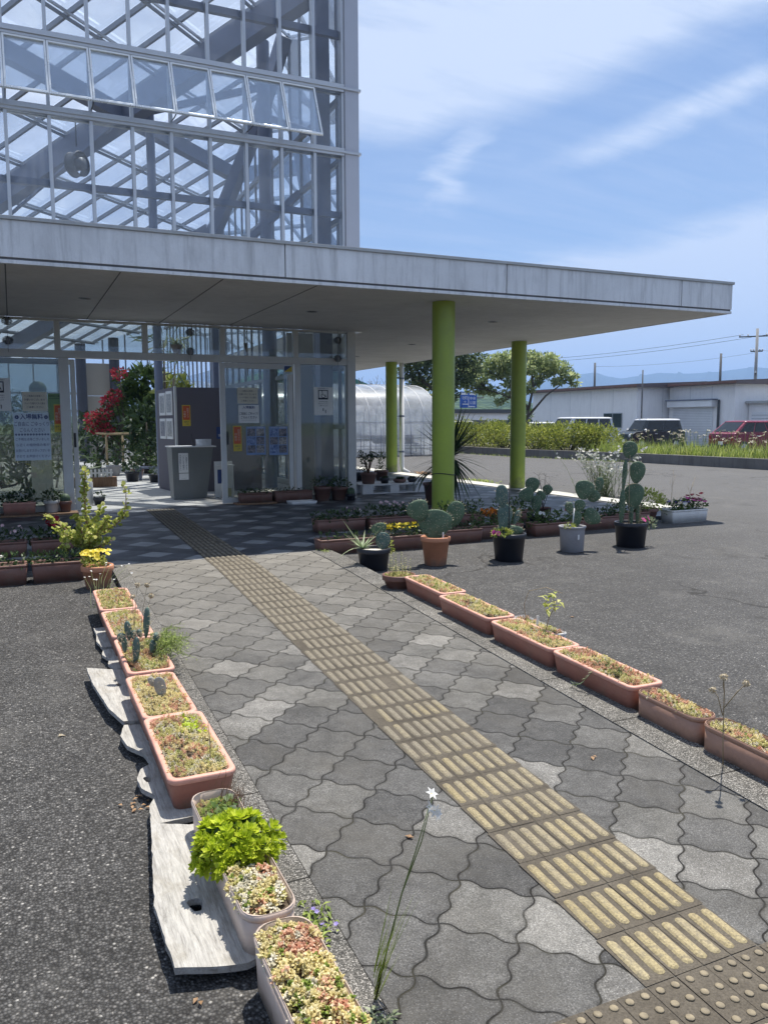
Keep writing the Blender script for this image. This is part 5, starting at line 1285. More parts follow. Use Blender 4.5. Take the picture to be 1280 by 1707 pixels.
def frame(parent, mat, x0, x1, z0, z1, t, y=-.003, name='border'):
    b = MB(); b.box(x0, x1, y, y + .0012, z1 - t, z1); b.box(x0, x1, y, y + .0012, z0, z0 + t); b.box(x0, x0 + t, y, y + .0012, z0 + t, z1 - t); b.box(x1 - t, x1, y, y + .0012, z0 + t, z1 - t); return b.build(name, M[mat], parent)
n = sheet('large pale blue notice with rows of dark Japanese writing left of the open door', .023, .498, .757, 1.43, 'paperblue')
text(n, '入場無料', 'navy', 0, .275, .082, .3, thick=True); dots(n, 'navy', [(-.19, .275), (.19, .275)], .028)
text(n, 'ご自由に ごゆっくり', 'navy', 0, .175, .068, .45); text(n, 'ごらんください', 'navy', .0, .09, .066, .32)
dots(n, 'navy', [(-.21 + k * .038, .03) for k in range(12)], .014)
for k, s in enumerate(['ご不明な点等ございました', 'ら近くの植物係の者が', 'お受けしますスタッフがいま', 'すので お声掛けください']): text(n, s, 'navy', 0, -.04 - .08 * k, .044, .44)
n = sheet('beige notice of small print above the large pale blue notice', .153, .475, 1.456, 1.723, 'paperbeige')
for k, s in enumerate(['〜 ご来園のお客様へ 〜', 'お願いがございます', 'ペットを連れての入園は', 'ご遠慮ください']): text(n, s, 'ink', 0, .075 - .052 * k, .032, .27)
n = sheet('green poster with dark heading beside the door post', .487, .69, 1.32, 1.702, 'papergreen', 'poster', name='poster')
rect(n, 'ink', -.09, .09, .12, .124); text(n, '植物のご案内', 'ink', 0, .155, .03, .19)
def camera_sticker(label, x0, x1, z0, z1, y=YF - .0155):
    o = sheet(label, x0, x1, z0, z1, 'yellow', 'sticker', y, 'sticker'); w, h = (x1 - x0) / 2, (z1 - z0) / 2
    rect(o, 'orange', -w * .84, w * .84, -h * .42, h * .93)
    text(o, '防犯カメラ', 'paperbeige', w * .36, h * .25, h * .2, None, -.0042, vertical=True, line=.95); text(o, '作動中', 'paperbeige', -w * .36, h * .1, h * .22, None, -.0042, vertical=True)
    text(o, '撮影中', 'ink', 0, -h * .62, h * .16, w * 1.6); text(o, 'ご注意', 'ink', 0, -h * .82, h * .14, w * 1.6); return o
camera_sticker('red-orange and yellow vertical sticker over the green poster left of the door', .559, .669, 1.157, 1.55)
camera_sticker('red-orange and yellow vertical sticker on the right door beside the photo posters', 3.147, 3.281, .831, 1.227, YF - .022)
def wheelchair(label, x0, x1, z0, z1):
    o = sheet(label, x0, x1, z0, z1, 'paper'); w, h = (x1 - x0) / 2, (z1 - z0) / 2
    frame(o, 'ink', -w * .55, w * .5, h * .12, h * .8, .014)
    b = MB(); ring = [(.0 + .035 * math.cos(t), -.003, h * .4 + .035 * math.sin(t)) for t in [PI * .75 + PI * 1.4 * k / 16 for k in range(17)]]
    b.tube(ring, .005, 5); b.tube([(-.02, -.003, h * .68), (-.01, -.003, h * .45), (.03, -.003, h * .42), (.05, -.003, h * .3)], .005, 5); b.ell((-.022, -.003, h * .74), (.011, .002, .011)); b.build('pictogram', M['ink'], o)
    rect(o, 'ink', -w * .5, w * .45, h * .14, h * .24); text(o, '身障者用設備あります', 'ink', 0, h * .9, .022, w * 1.2)
    for k, s in enumerate(['ご利用の際は係員に', '声をおかけください', 'ご案内いたします']): text(o, s, 'ink', 0, -h * (.05 + .14 * k), .02, w * 1.2)
    b = MB(); b.box(-.012, .004, -.003, -.0018, -h * .7, -h * .5); b.box(.03, .042, -.003, -.0018, -h * .85, -h * .62); b.build('sketch', M['dark'], o); return o
wheelchair('white notice with a boxed wheelchair symbol at the left picture edge', -.32, .009, 1.455, 1.91)
wheelchair('white notice with a boxed wheelchair symbol on the pane by the corner post', 4.497, 4.825, 1.394, 1.849)
YD = YF - .0185
n = sheet('beige notice of small print on the right door, above a white one', 3.229, 3.56, 1.574, 1.823, 'paperbeige', y=YD)
for k, s in enumerate(['〜 ご来園のお客様へ 〜', 'お願いがございます', 'ペットを連れての入園は', 'ご遠慮ください']): text(n, s, 'ink', 0, .07 - .05 * k, .032, .28)
n = sheet('white notice with bold Japanese writing on the right door', 3.241, 3.572, 1.272, 1.553, 'paper', y=YD)
text(n, '入場無料', 'navy', 0, .1, .05, .2, thick=True); text(n, 'ご自由に ごゆっくり', 'ink', 0, .005, .045, .3, thick=True); text(n, 'ごらんください', 'ink', 0, -.055, .045, .26, thick=True); rect(n, 'ink', -.12, .12, -.098, -.095)
M['photo'] = None
def photo_mat(name, a, b_):
    m, nt, out = newmat(name); co = objco(nt); c = ramp(nt, noise(nt, co, 22, 4, .6, 1.5), [(.35, a), (.5, tuple((p + q_) / 2 for p, q_ in zip(a, b_))), (.62, b_)], 'LINEAR')
    pbsdf(nt, out, c, .35); return m
M['ph1'] = photo_mat('dim_photo_print', (.02, .03, .06), (.3, .28, .3)); M['ph2'] = photo_mat('blue_photo_print', (.02, .05, .2), (.3, .4, .6)); M['ph3'] = photo_mat('grey_photo_print', (.06, .06, .07), (.5, .48, .45))
def photoposter(label, x0, x1, z0, z1, k0):
    o = sheet(label, x0, x1, z0, z1, 'blue', 'poster', YD, 'poster'); w, h = (x1 - x0) / 2, (z1 - z0) / 2
    for j in range(3):
        for i in range(2):
            rect(o, ('ph1', 'ph3', 'ph2', 'ph1')[(i + j * 2 + k0) % 4], -w * .9 + i * w * .94, -w * .06 + i * w * .94, h * .84 - (j + 1) * h * .58 + h * .05, h * .84 - j * h * .58, name='photo')
    text(o, 'サボテン・多肉植物', 'inkwhite', 0, h * .92, .028, w * 1.6); return o
photoposter('left blue poster of six photographs on the right door', 3.357, 3.67, .767, 1.217, 0)
photoposter('right blue poster of six photographs on the right door', 3.729, 4.04, .759, 1.214, 2)
n = sheet('small square sticker split into dark blue and yellow triangles, top of the right door', 3.986, 4.134, 2.044, 2.183, 'paperblue', 'sticker', YF - .036, 'sticker')
b = MB(); b.add([(-.065, -.003, .06), (-.065, -.003, -.03), (.065, -.003, .06)], [(0, 1, 2)]); b.build('dark_triangle', M['navy'], n)
b = MB(); b.add([(.065, -.003, .06), (-.065, -.003, -.03), (.065, -.003, -.03)], [(0, 1, 2)]); b.build('yellow_triangle', M['yellow'], n)
text(n, 'SECURITY', 'ink', 0, -.05, .022, .12)
# wire-and-disc mobiles hanging in front of the transom
GO = 'striped round ornaments hanging under the canopy'
def mobile(x, y, zs, label):
    t = thing('hanging_ornament', label, 'ornament', (x, y, 2.757), 0, GO)
    b = MB(); b.tube([(0, 0, 0), (0, 0, zs[-1] - 2.757 - .16)], .0025, 5); b.build('cord', M['black'], t)
    for z in zs:
        b = MB(); c = Vector((0, 0, z - 2.757))
        for k in range(6):
            s = -1 + 2 * (k + .5) / 6; R = .07 * math.sqrt(1 - s * s)
            b.tube([c + Vector((R * math.cos(a), R * math.sin(a), s * .055)) for a in [2 * PI * j / 18 for j in range(19)]], .004, 5)
        b.build('wire_ball', M['black'], t)
        b = MB(); b.lathe([(.008, -.06), (.03, 0), (.008, .06)], c, 12); b.build('core', M['alu'], t)
mobile(.01, 12.42, (2.68, 2.42), 'pair of striped round ornaments hanging at the left picture edge')
mobile(2.5, 12.42, (2.63, 2.345), 'pair of striped round ornaments hanging above the open doorway')
mobile(4.87, 12.42, (2.6, 2.31), 'pair of striped round ornaments hanging beside the corner post')

# ================================================================ INSIDE THE GLASSHOUSE
po = thing('reception_stand', 'grey upright stand with paper notices just inside the open door', 'stand', (2.72, 13.86, 0))
b = MB(); b.add([(-.32, -.22, .003), (.0, -.2, .003), (.25, -.1, .003), (.28, .22, .003), (-.3, .22, .003), (-.34, -.24, .87), (.02, -.22, .87), (.38, -.12, .87), (.38, .24, .87), (-.34, .24, .87)], [(4, 3, 2, 1, 0), (0, 1, 6, 5), (1, 2, 7, 6), (2, 3, 8, 7), (3, 4, 9, 8), (4, 0, 5, 9), (5, 6, 7, 8, 9)])
b.build('cabinet', M['podium'], po, bevel=.006)
b = MB(); b.box(-.36, .4, -.25, .26, .871, .89); b.build('top_board', M['white'], po, bevel=.004)
n = sheet('tall white handwritten notice on the grey stand', 2.485, 2.645, .45, .78, 'paper', y=13.61)
for k, s in enumerate(['ご来園ありがとう', 'ございます御用の', '方はお声掛け下さい']): text(n, s, 'ink', .05 - k * .05, 0, .032, None, vertical=True, line=.95)
n = sheet('small white paper below the handwritten notice on the grey stand', 2.488, 2.645, .335, .44, 'paper', y=13.612)
rect(n, 'ink', -.05, .05, -.03, -.028)
b = MB(); b.lathe([(.11, .0), (.125, .004), (.13, .11), (.122, .11), (.118, .02)], n=30); tag(b.build('tray_box', M['white'], None, (2.95, 13.8, .891)), 'round white tin box standing on the grey stand', 'tin')
b = MB(); b.tube([(0, 0, 0), (-.03, 0, .2)], .005, 6); b.lathe([(.03, 0), (.03, .012)], n=16); tag(b.build('pen_stand', M['black'], None, (2.78, 13.8, .891)), 'black pen on its holder beside the round tin', 'pen')
rk = thing('leaflet_rack', 'white leaflet rack with blue brochures at the right door jamb', 'rack', (3.28, 13.75, 0))
b = MB(); b.box(-.17, .14, .0, .03, .003, .62); b.box(-.15, .14, -.16, -.0, .55, .565); b.tube([(-.12, -.15, .003), (-.02, -.1, .55)], .01, 6); b.tube([(.12, -.15, .003), (.12, -.1, .55)], .01, 6); b.build('stand', M['white'], rk)
b = MB(); b.box(-.12, .02, -.012, -.003, .24, .48); b.build('blue_leaflet', M['navy'], rk); b = MB(); b.box(-.05, .1, -.06, -.05, .02, .16); b.build('green_leaflet', M['s_yel'], rk)
pt = thing('partition_board', 'dark mauve partition board with framed pictures on its left side', 'partition', (2.7, 15.0, 0))
b = MB(); b.box(.04, 1.6, .0, .05, .003, 1.92); b.build('front_board', M['panel'], pt); b = MB(); b.box(-.0, .038, -.02, .06, .003, 1.94); b.build('corner_strip', M['aluw'], pt)
b = MB(); b.add([(0, .06, .003), (-.12, 1.25, .003), (-.12, 1.25, 1.9), (0, .06, 1.93), (.03, .06, .003), (-.09, 1.25, .003), (-.09, 1.25, 1.9), (.03, .06, 1.93)], [(0, 1, 2, 3), (7, 6, 5, 4), (3, 2, 6, 7), (0, 4, 5, 1)]); b.build('side_board', M['panel'], pt)
def sidepic(label, y0, y1, z0, z1, mat):
    f = lambda y: 2.7 - .12 * (y - .06) / 1.19
    b = MB(); b.add([(f(y0) - .004, 15 + y0, z0), (f(y1) - .004, 15 + y1, z0), (f(y1) - .004, 15 + y1, z1), (f(y0) - .004, 15 + y0, z1), (f(y0) - .02, 15 + y0, z0), (f(y1) - .02, 15 + y1, z0), (f(y1) - .02, 15 + y1, z1), (f(y0) - .02, 15 + y0, z1)], [(4, 5, 6, 7), (0, 3, 2, 1), (0, 1, 5, 4), (2, 3, 7, 6), (1, 2, 6, 5), (0, 4, 7, 3)])
    o = b.build('picture_frame', M['white'], None); tag(o, label, 'picture')
    m = .05; b = MB(); b.add([(f(y0 + m) - .022, 15 + y0 + m, z0 + m), (f(y1 - m) - .022, 15 + y1 - m, z0 + m), (f(y1 - m) - .022, 15 + y1 - m, z1 - m), (f(y0 + m) - .022, 15 + y0 + m, z1 - m)], [(0, 1, 2, 3)]); b.build('print', M[mat], o)
sidepic('upper front picture on the side of the mauve partition', .12, .52, 1.42, 1.86, 'ph3'); sidepic('upper rear picture on the side of the mauve partition', .58, .98, 1.42, 1.84, 'ph3')
sidepic('lower front picture on the side of the mauve partition', .12, .52, .98, 1.36, 'ph3'); sidepic('lower rear picture on the side of the mauve partition', .58, .98, .98, 1.36, 'ph1')
camera_sticker('red-orange and yellow sticker on the dark mauve partition', 2.83, 2.98, 1.22, 1.6, 14.995)
n = sheet('dark blue notice low on the mauve partition', 3.45, 3.6, .98, 1.2, 'navy', y=14.996); text(n, '受付', 'inkwhite', 0, -.05, .05, .1)
br = thing('planter_box', 'long brown slatted planter box with white picket fence on it', 'planter box', (1.45, 17.2, 0))
b = MB(); b.box(-.45, .43, -.14, .14, .003, .2)
for k in range(22): b.box(-.45 + k * .04, -.415 + k * .04, -.152, -.141, .003, .2)
b.build('box', M['brownwood'], br); b = MB()
for k in range(9): b.box(-.3 + k * .075, -.255 + k * .075, -.12, -.105, .2, .36)
b.box(-.32, .36, -.1045, -.095, .27, .3); b.build('picket_fence', M['white'], br)
r = random.Random(71); b = MB(); foliage(b, (0, .02, .24), (.35, .1, .1), 240, .07, .03, r); b.build('foliage', M['l_dark'], br)
fn = thing('bamboo_fence', 'low bamboo rail on posts in front of the red flowering bush', 'fence', (2.85, 22.0, 0))
b = MB(); b.tube([(-.7, 0, 1.0), (.75, 0, 1.0)], .03, 8); b.tube([(-.7, 0, 1.0), (-.95, 1.2, 1.05)], .03, 8); b.build('rail', M['bamboo'], fn)
for x in (-.65, -.25, .08, .7):
    b = MB(); b.tube([(x, 0, .003), (x, 0, .98)], .03, 8); b.build('post', M['bamboo'], fn)
bg = thing('bougainvillea', 'tall bush of crimson flowers leaning over the bamboo rail inside', 'shrub', (2.5, 22.9, 0))
r = random.Random(73); b = MB(); f3 = MB(); lv = MB()
for e in [(.2, 0, 2.6), (-.1, -.2, 1.85), (-.55, -.3, 1.4), (-.3, -.3, 1.5), (.05, 0, 2.0), (-.5, -.2, 1.15), (-.25, -.3, 1.1)]:
    b.tube([(0, 0, 0), (e[0] * .3 + .2, e[1] * .3, e[2] * .55), e], [.05, .03, .012], 6)
    f3 = MB(); foliage(f3, e, (.24, .2, .15), 110, .08, .065, r); f3.build('flower_cluster', M['f_red'], bg); foliage(lv, (e[0] + .1, e[1] + .1, e[2] - .1), (.3, .2, .28), 110, .1, .06, r)
b.build('branches', M['bark'], bg); lv.build('leaves', M['l_mid'], bg)
def bigplant(label, x, y, z0, parts, leafm, seed, stem=.05, cat='shrub', name='indoor_shrub'):
    t = thing(name, label, cat, (x, y, 0)); r = random.Random(seed); b = MB(); lv = MB()
    for (c, R, n, L, W) in parts:
        b.tube([(r.uniform(-.1, .1), 0, z0), (c[0] * .4, c[1] * .4, c[2] * .5), c], [stem, stem * .7, stem * .3], 6); foliage(lv, c, R, n, L, W, r, bend=.4)
    b.build('stems', M['bark'], t); lv.build('leaves', M[leafm], t); return t
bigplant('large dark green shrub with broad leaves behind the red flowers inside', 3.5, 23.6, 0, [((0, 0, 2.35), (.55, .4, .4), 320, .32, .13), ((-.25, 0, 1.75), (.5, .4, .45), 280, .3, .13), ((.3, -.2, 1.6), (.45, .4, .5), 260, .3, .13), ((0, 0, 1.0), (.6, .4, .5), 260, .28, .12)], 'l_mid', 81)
bigplant('light green shrub above the mauve partition inside', 4.1, 22.5, 0, [((-.1, 0, 2.25), (.35, .3, .25), 130, .3, .11), ((.1, 0, 2.0), (.3, .3, .3), 100, .3, .1)], 'l_bush', 82)
bigplant('cluster of small potted flowers on the low bench inside', 2.95, 18.9, .3, [((0, 0, .75), (.4, .3, .25), 260, .07, .04), ((-.25, 0, .55), (.3, .3, .2), 160, .07, .04), ((.3, .1, .6), (.3, .25, .25), 160, .07, .04)], 'l_dark', 83, .02)
bn = thing('plant_bench', 'low dark bench of potted plants beside the grey stand inside', 'bench', (3.1, 18.9, 0))
b = MB()
for k in range(5): b.box(-.6, .6, -.3 + k * .13, -.2 + k * .13, .26, .29)
b.build('slats', M['steel'], bn)
for x in (-.55, .55):
    for y in (-.28, .28): b = MB(); b.box(x - .03, x + .03, y - .03, y + .03, .003, .259); b.build('leg', M['steel'], bn)
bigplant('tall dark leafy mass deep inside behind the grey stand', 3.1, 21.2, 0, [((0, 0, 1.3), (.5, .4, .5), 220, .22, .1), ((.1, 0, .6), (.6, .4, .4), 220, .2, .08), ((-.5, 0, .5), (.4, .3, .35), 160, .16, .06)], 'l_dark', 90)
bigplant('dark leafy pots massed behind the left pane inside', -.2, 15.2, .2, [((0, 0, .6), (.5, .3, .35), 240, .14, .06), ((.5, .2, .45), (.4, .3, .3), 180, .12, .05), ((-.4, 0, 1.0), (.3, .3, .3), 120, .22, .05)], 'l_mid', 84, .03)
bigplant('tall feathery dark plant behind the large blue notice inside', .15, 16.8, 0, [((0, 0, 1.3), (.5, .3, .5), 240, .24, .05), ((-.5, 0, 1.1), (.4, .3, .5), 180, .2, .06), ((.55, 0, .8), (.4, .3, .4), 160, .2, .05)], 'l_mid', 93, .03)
bigplant('leafy dark shrub behind the red flowers, left of the bamboo rail', 2.2, 24.5, 0, [((0, 0, .8), (.7, .4, .7), 300, .25, .1), ((.6, 0, 1.2), (.5, .4, .6), 240, .25, .1)], 'l_dark', 94)
bigplant('pale spiky grass-like plant behind the left pane inside', .75, 16.0, .1, [((0, 0, .8), (.35, .3, .4), 70, .5, .035)], 'l_sage', 85, .02)
bigplant('dense dark foliage filling the space behind the right door', 3.6, 15.6, 0, [((0, 0, 1.5), (.35, .2, .6), 240, .16, .06), ((.5, 0, 1.2), (.35, .2, .6), 220, .16, .06), ((.2, 0, 2.2), (.4, .3, .4), 160, .2, .06)], 'l_dark', 92, .03) if False else None
bigplant('bushy plants massed behind the photo posters inside', 3.9, 16.3, .1, [((0, 0, .5), (.6, .3, .4), 260, .16, .06), ((.6, 0, .6), (.35, .3, .4), 130, .16, .06)], 'l_dark', 86, .03)
bigplant('tall bare-stemmed plant with arching pale leaves above the doorway inside', 3.3, 19.5, 0, [((0, 0, 3.2), (.3, .25, .3), 30, .6, .05), ((.25, 0, 2.6), (.2, .2, .3), 30, .5, .04)], 'l_sage', 87, .05)
bigplant('small flowering plant by the side brace above the canopy inside', 4.75, 17.5, 3.0, [((0, 0, 4.6), (.25, .2, .35), 90, .12, .05), ((.2, 0, 5.0), (.15, .15, .2), 50, .12, .05)], 'l_mid', 88, .02)
iw = thing('inner_wall', 'plain light grey wall panel behind the pane by the corner post', 'wall', (4.62, 14.3, 0)); b = MB(); b.box(0, .5, 0, .06, .003, 2.9); b.build('panel', M['beigepanel'], iw, bevel=.004)
GI = 'potted plants standing along the glasshouse floor'
for k, (x, y, R, H, kind, lab) in enumerate([(2.35, 18.4, .16, .22, 'bushy', 'dark pot left of the low bench inside'), (2.62, 19.6, .15, .2, 'upright', 'pot of upright leaves left of the low bench inside'), (2.2, 20.6, .18, .26, 'bushy', 'wide pot in front of the bamboo rail inside'), (1.75, 20.2, .14, .2, 'upright', 'pot of tall leaves behind the picket planter box inside'), (3.4, 17.8, .15, .22, 'bushy', 'pot in front of the low bench beside the partition'), (1.35, 18.9, .15, .2, 'bushy', 'pot behind the left end of the picket planter box'), (2.75, 17.9, .13, .18, 'upright', 'pot of upright leaves at the front of the low bench')]):
    potplant(lab, x, y, .003, R, H, ('pblack', 'terrad', 'pgrey')[k % 3], kind, 400 + k, GI)
wp = thing('wall_panels', 'beige wall panels between two dark columns deep inside', 'wall', (2.75, 29.4, 0))
for k in range(3): b = MB(); b.box(-.4, .42, -.03, .03, .01 + k * 1.1, 1.1 + k * 1.1); b.build('panel', M['beigepanel'], wp, bevel=.004)
hb = thing('hanging_plant', 'pale arching spider plant hanging from the roof just inside above the doorway', 'hanging plant', (2.66, 14.4, 2.62))
b = MB(); b.lathe([(.05, -.16), (.1, -.02), (.105, 0), (.09, 0)], n=20); b.build('pot', M['terrad'], hb)
b = MB(); b.tube([(.09, 0, 0), (0, 0, .5), (0, 0, GZ(2.66, 14.4) - 2.75)], .004, 5); b.tube([(-.09, 0, 0), (0, 0, .5)], .004, 5); b.build('cord', M['dark'], hb)
b = MB()
for k in range(34): a = k * 2.4; b.strap((0, 0, 0), (math.cos(a), math.sin(a), 1.1 + .5 * math.sin(k)), .42 + .12 * math.sin(k * 1.7), .03, 2.0, 8)
b.build('leaves', M['l_sage'], hb)
sb = thing('display_cactus', 'round barrel cactus on a white pedestal behind the left pane inside', 'cactus', (.42, 14.6, 0))
b = MB(); b.box(-.16, .16, -.15, .15, .003, 1.72); b.build('pedestal', M['white'], sb); b = MB(); b.ell((0, 0, 1.84), (.13, .13, .125), None, 28, 12, 0, lambda p: p * (1 + .05 * math.cos(14 * math.atan2(p.y, p.x)))); b.build('barrel', M['cactb'], sb)
lp = roundpot('small dark pot on the sunlit floor just inside the open door', 1.19, 13.35, 0, .09, .12, 'pblack'); r = random.Random(91); b = MB(); foliage(b, (0, 0, .15), (.08, .08, .05), 60, .04, .02, r); b.build('foliage', M['l_dark'], lp)
gc = thing('gas_cylinder', 'pale upright cylinder just inside the door behind the elephant bush', 'cylinder', (1.02, 13.5, 0))
b = MB(); b.lathe([(.09, .003), (.1, .03), (.1, .34), (.07, .42), (.03, .46), (.03, .5)], n=24); b.build('body', M['white'], gc)
cf = thing('circulation_fan', 'round circulation fan hanging under the glasshouse roof beams', 'fan', (1.27, 15.6, 5.78), .75)
b = MB(); b.tube([(0, 0, .3), (0, 0, .9)], .012, 6); b.build('hanger', M['dark'], cf)
for k, yy in enumerate((-.09, .09)):
    b = MB(); b.tube([(.2 * math.cos(t), yy, .2 * math.sin(t)) for t in [2 * PI * j / 28 for j in range(29)]], .014, 6); b.build('guard_ring', M['dark'], cf)
b = MB(); b.lathe([(.2, -.09), (.2, .09)], n=28, cap0=False, cap1=False); b.v = [(x, z, y) for x, y, z in b.v]; b.build('housing', M['dark'], cf)
b = MB(); b.lathe([(.1, -.24), (.11, .0), (.1, .1)], n=16); b.v = [(x, z + .1, y) for x, y, z in b.v]; b.build('motor', M['dark'], cf)
for k in range(4): a = k * PI / 2; b = MB(); b.strap((0, 0, 0), (math.cos(a), .25, math.sin(a)), .19, .1, 0, 4); b.build('blade', M['dark'], cf)
# ================================================================ PLANTING BED ACROSS THE LOT
KP = [(18.5, 2), (18.45, 10), (18.33, 15.7), (18.15, 20.1), (17.75, 22.8), (17.15, 25.6), (17.15, 30), (17.9, 35), (20.0, 40), (23.5, 44)]
def offs(P, d):
    o = []
    for i, p in enumerate(P):
        a = Vector(P[max(i - 1, 0)]); c = Vector(P[min(i + 1, len(P) - 1)]); t = (c - a).normalized(); n = Vector((t.y, -t.x)); o.append((p[0] + n.x * d, p[1] + n.y * d))
    return o
K1 = offs(KP, .16); K2 = offs(KP, 3.3)
b = MB()
for P, Q, z0, z1 in ((KP, K1, -.06, .24),):
    for i in range(len(P) - 1):
        a, c, d, e = P[i], P[i + 1], Q[i + 1], Q[i]
        b.add([(*a, z0), (*c, z0), (*c, z1), (*a, z1), (*e, z1), (*d, z1), (*e, .1), (*d, .1)], [(0, 3, 2, 1), (3, 4, 5, 2), (4, 6, 7, 5)])
M['kerbd'] = concrete_mat('dark_kerb_concrete', (.17, .165, .16), .7, .2)
struct(b.build('bed_kerb', M['kerbd']))
M['bedsoil'] = paint('bed_soil', (.09, .085, .04), .95, 0, .4, 8, ((.14, .17, .05), .6))
b = MB()
for i in range(len(KP) - 1): b.add([(*K1[i], .2), (*K1[i + 1], .2), (*K2[i + 1], .2), (*K2[i], .2)], [(0, 1, 2, 3)])
for i in range(len(KP) - 1): b.add([(*K2[i], .2), (*K2[i + 1], .2), (*K2[i + 1], -.4), (*K2[i], -.4)], [(0, 1, 2, 3)])
struct(b.build('planting_bed', M['bedsoil']))
GH = 'azalea bushes on the planting bed'
HN = ['azalea bush at the grassy end of the hedge, nearest the black car', 'azalea bush second from the grassy end of the hedge', 'azalea bush in the hedge right of the middle lime column', 'azalea bush in the hedge in line with the middle lime column', 'azalea bush in the hedge below the blue road sign', 'azalea bush in the hedge between road sign and yucca leaves', 'azalea bush at the far end of the hedge beside the yucca leaves', 'azalea bush behind the yucca leaves, farthest of the hedge']
for k, (x, y, rx_, ry, h) in enumerate([(19.3, 23.5, .85, .95, .95), (18.75, 24.6, .95, 1.1, 1.05), (18.4, 26.1, 1.1, 1.3, 1.08), (18.35, 28.1, 1.15, 1.35, 1.1), (18.5, 30.5, 1.2, 1.4, 1.14), (18.9, 33.0, 1.2, 1.5, 1.2), (19.8, 35.8, 1.3, 1.6, 1.12), (20.4, 38.2, 1.2, 1.4, 1.0)]):
    t = thing('azalea_bush', HN[k], 'bush', (x, y, .2), 0, GH); r = random.Random(100 + k); b = MB(); st = MB()
    for q in range(16):
        a = r.uniform(0, 6.28); u = math.sqrt(r.random()); c = (rx_ * .72 * u * math.cos(a), ry * .72 * u * math.sin(a), h * (.42 + .34 * r.random()) * (1 - .25 * u))
        st.tube([(c[0] * .3, c[1] * .3, 0), c], [.02, .008], 5)
        foliage(b, c, (rx_ * .44, ry * .44, h * .44), 190, .095, .05, r, up=1.0)
    st.build('stems', M['bark'], t); b.build('foliage', M['l_azal'], t)
# long grass with pale plumes, and ground grass under it
r = random.Random(200); b = MB()
for k in range(6200):
    y = r.uniform(4, 22.6); f = r.random() ** 1.4; x = 18.62 + f * 2.4 - (.25 if y > 19 else 0) - .3 * max(0, y - 20.5) * .5; h = r.uniform(.18, .5) * (1 + .3 * math.sin(y * 2.1 + x))
    a = r.uniform(0, 6.28); b.strap((x, y, .2), (.35 * math.cos(a), .35 * math.sin(a), 1), h, .022, r.uniform(.1, .8), 3, 0)
for k in range(300):
    y = 4 + 18.3 * r.random(); x = 18.6 + r.random() * 2.2; h = r.uniform(.45, .8); a = r.uniform(0, 6.28)
    p = Vector((x, y, .2)); e = p + Vector((.12 * math.cos(a), .12 * math.sin(a), h)); t = e + Vector((.12 * math.cos(a), .12 * math.sin(a), -.02))
    b.tube([p, (p + e) / 2, e], .005, 3, 0, False)
    for s in range(7): v = e.lerp(t, s / 6); b.leaf(v, (t - e).normalized() + rdir(r) * .5, (0, 0, 1), .07, .03, .1, 1)
tag(b.build('tall_grass', [M['l_grass'], M['s_wht']]), 'long green grass with pale nodding plumes along the bed kerb', 'grass', kind='stuff')
r = random.Random(201); b = MB()
for k in range(700):
    i = r.randrange(3, len(KP) - 2); t = r.random(); x = KP[i][0] + (KP[i + 1][0] - KP[i][0]) * t - r.random() ** 2 * .5; y = KP[i][1] + (KP[i + 1][1] - KP[i][1]) * t
    a = r.uniform(0, 6.28); b.strap((x, y, -.05), (.6 * math.cos(a), .6 * math.sin(a), 1), r.uniform(.05, .16), .02, .6, 2, 0)
tag(b.build('kerb_grass', M['l_grass']), 'thin yellow-green weeds growing along the foot of the bed kerb', 'grass', kind='stuff')

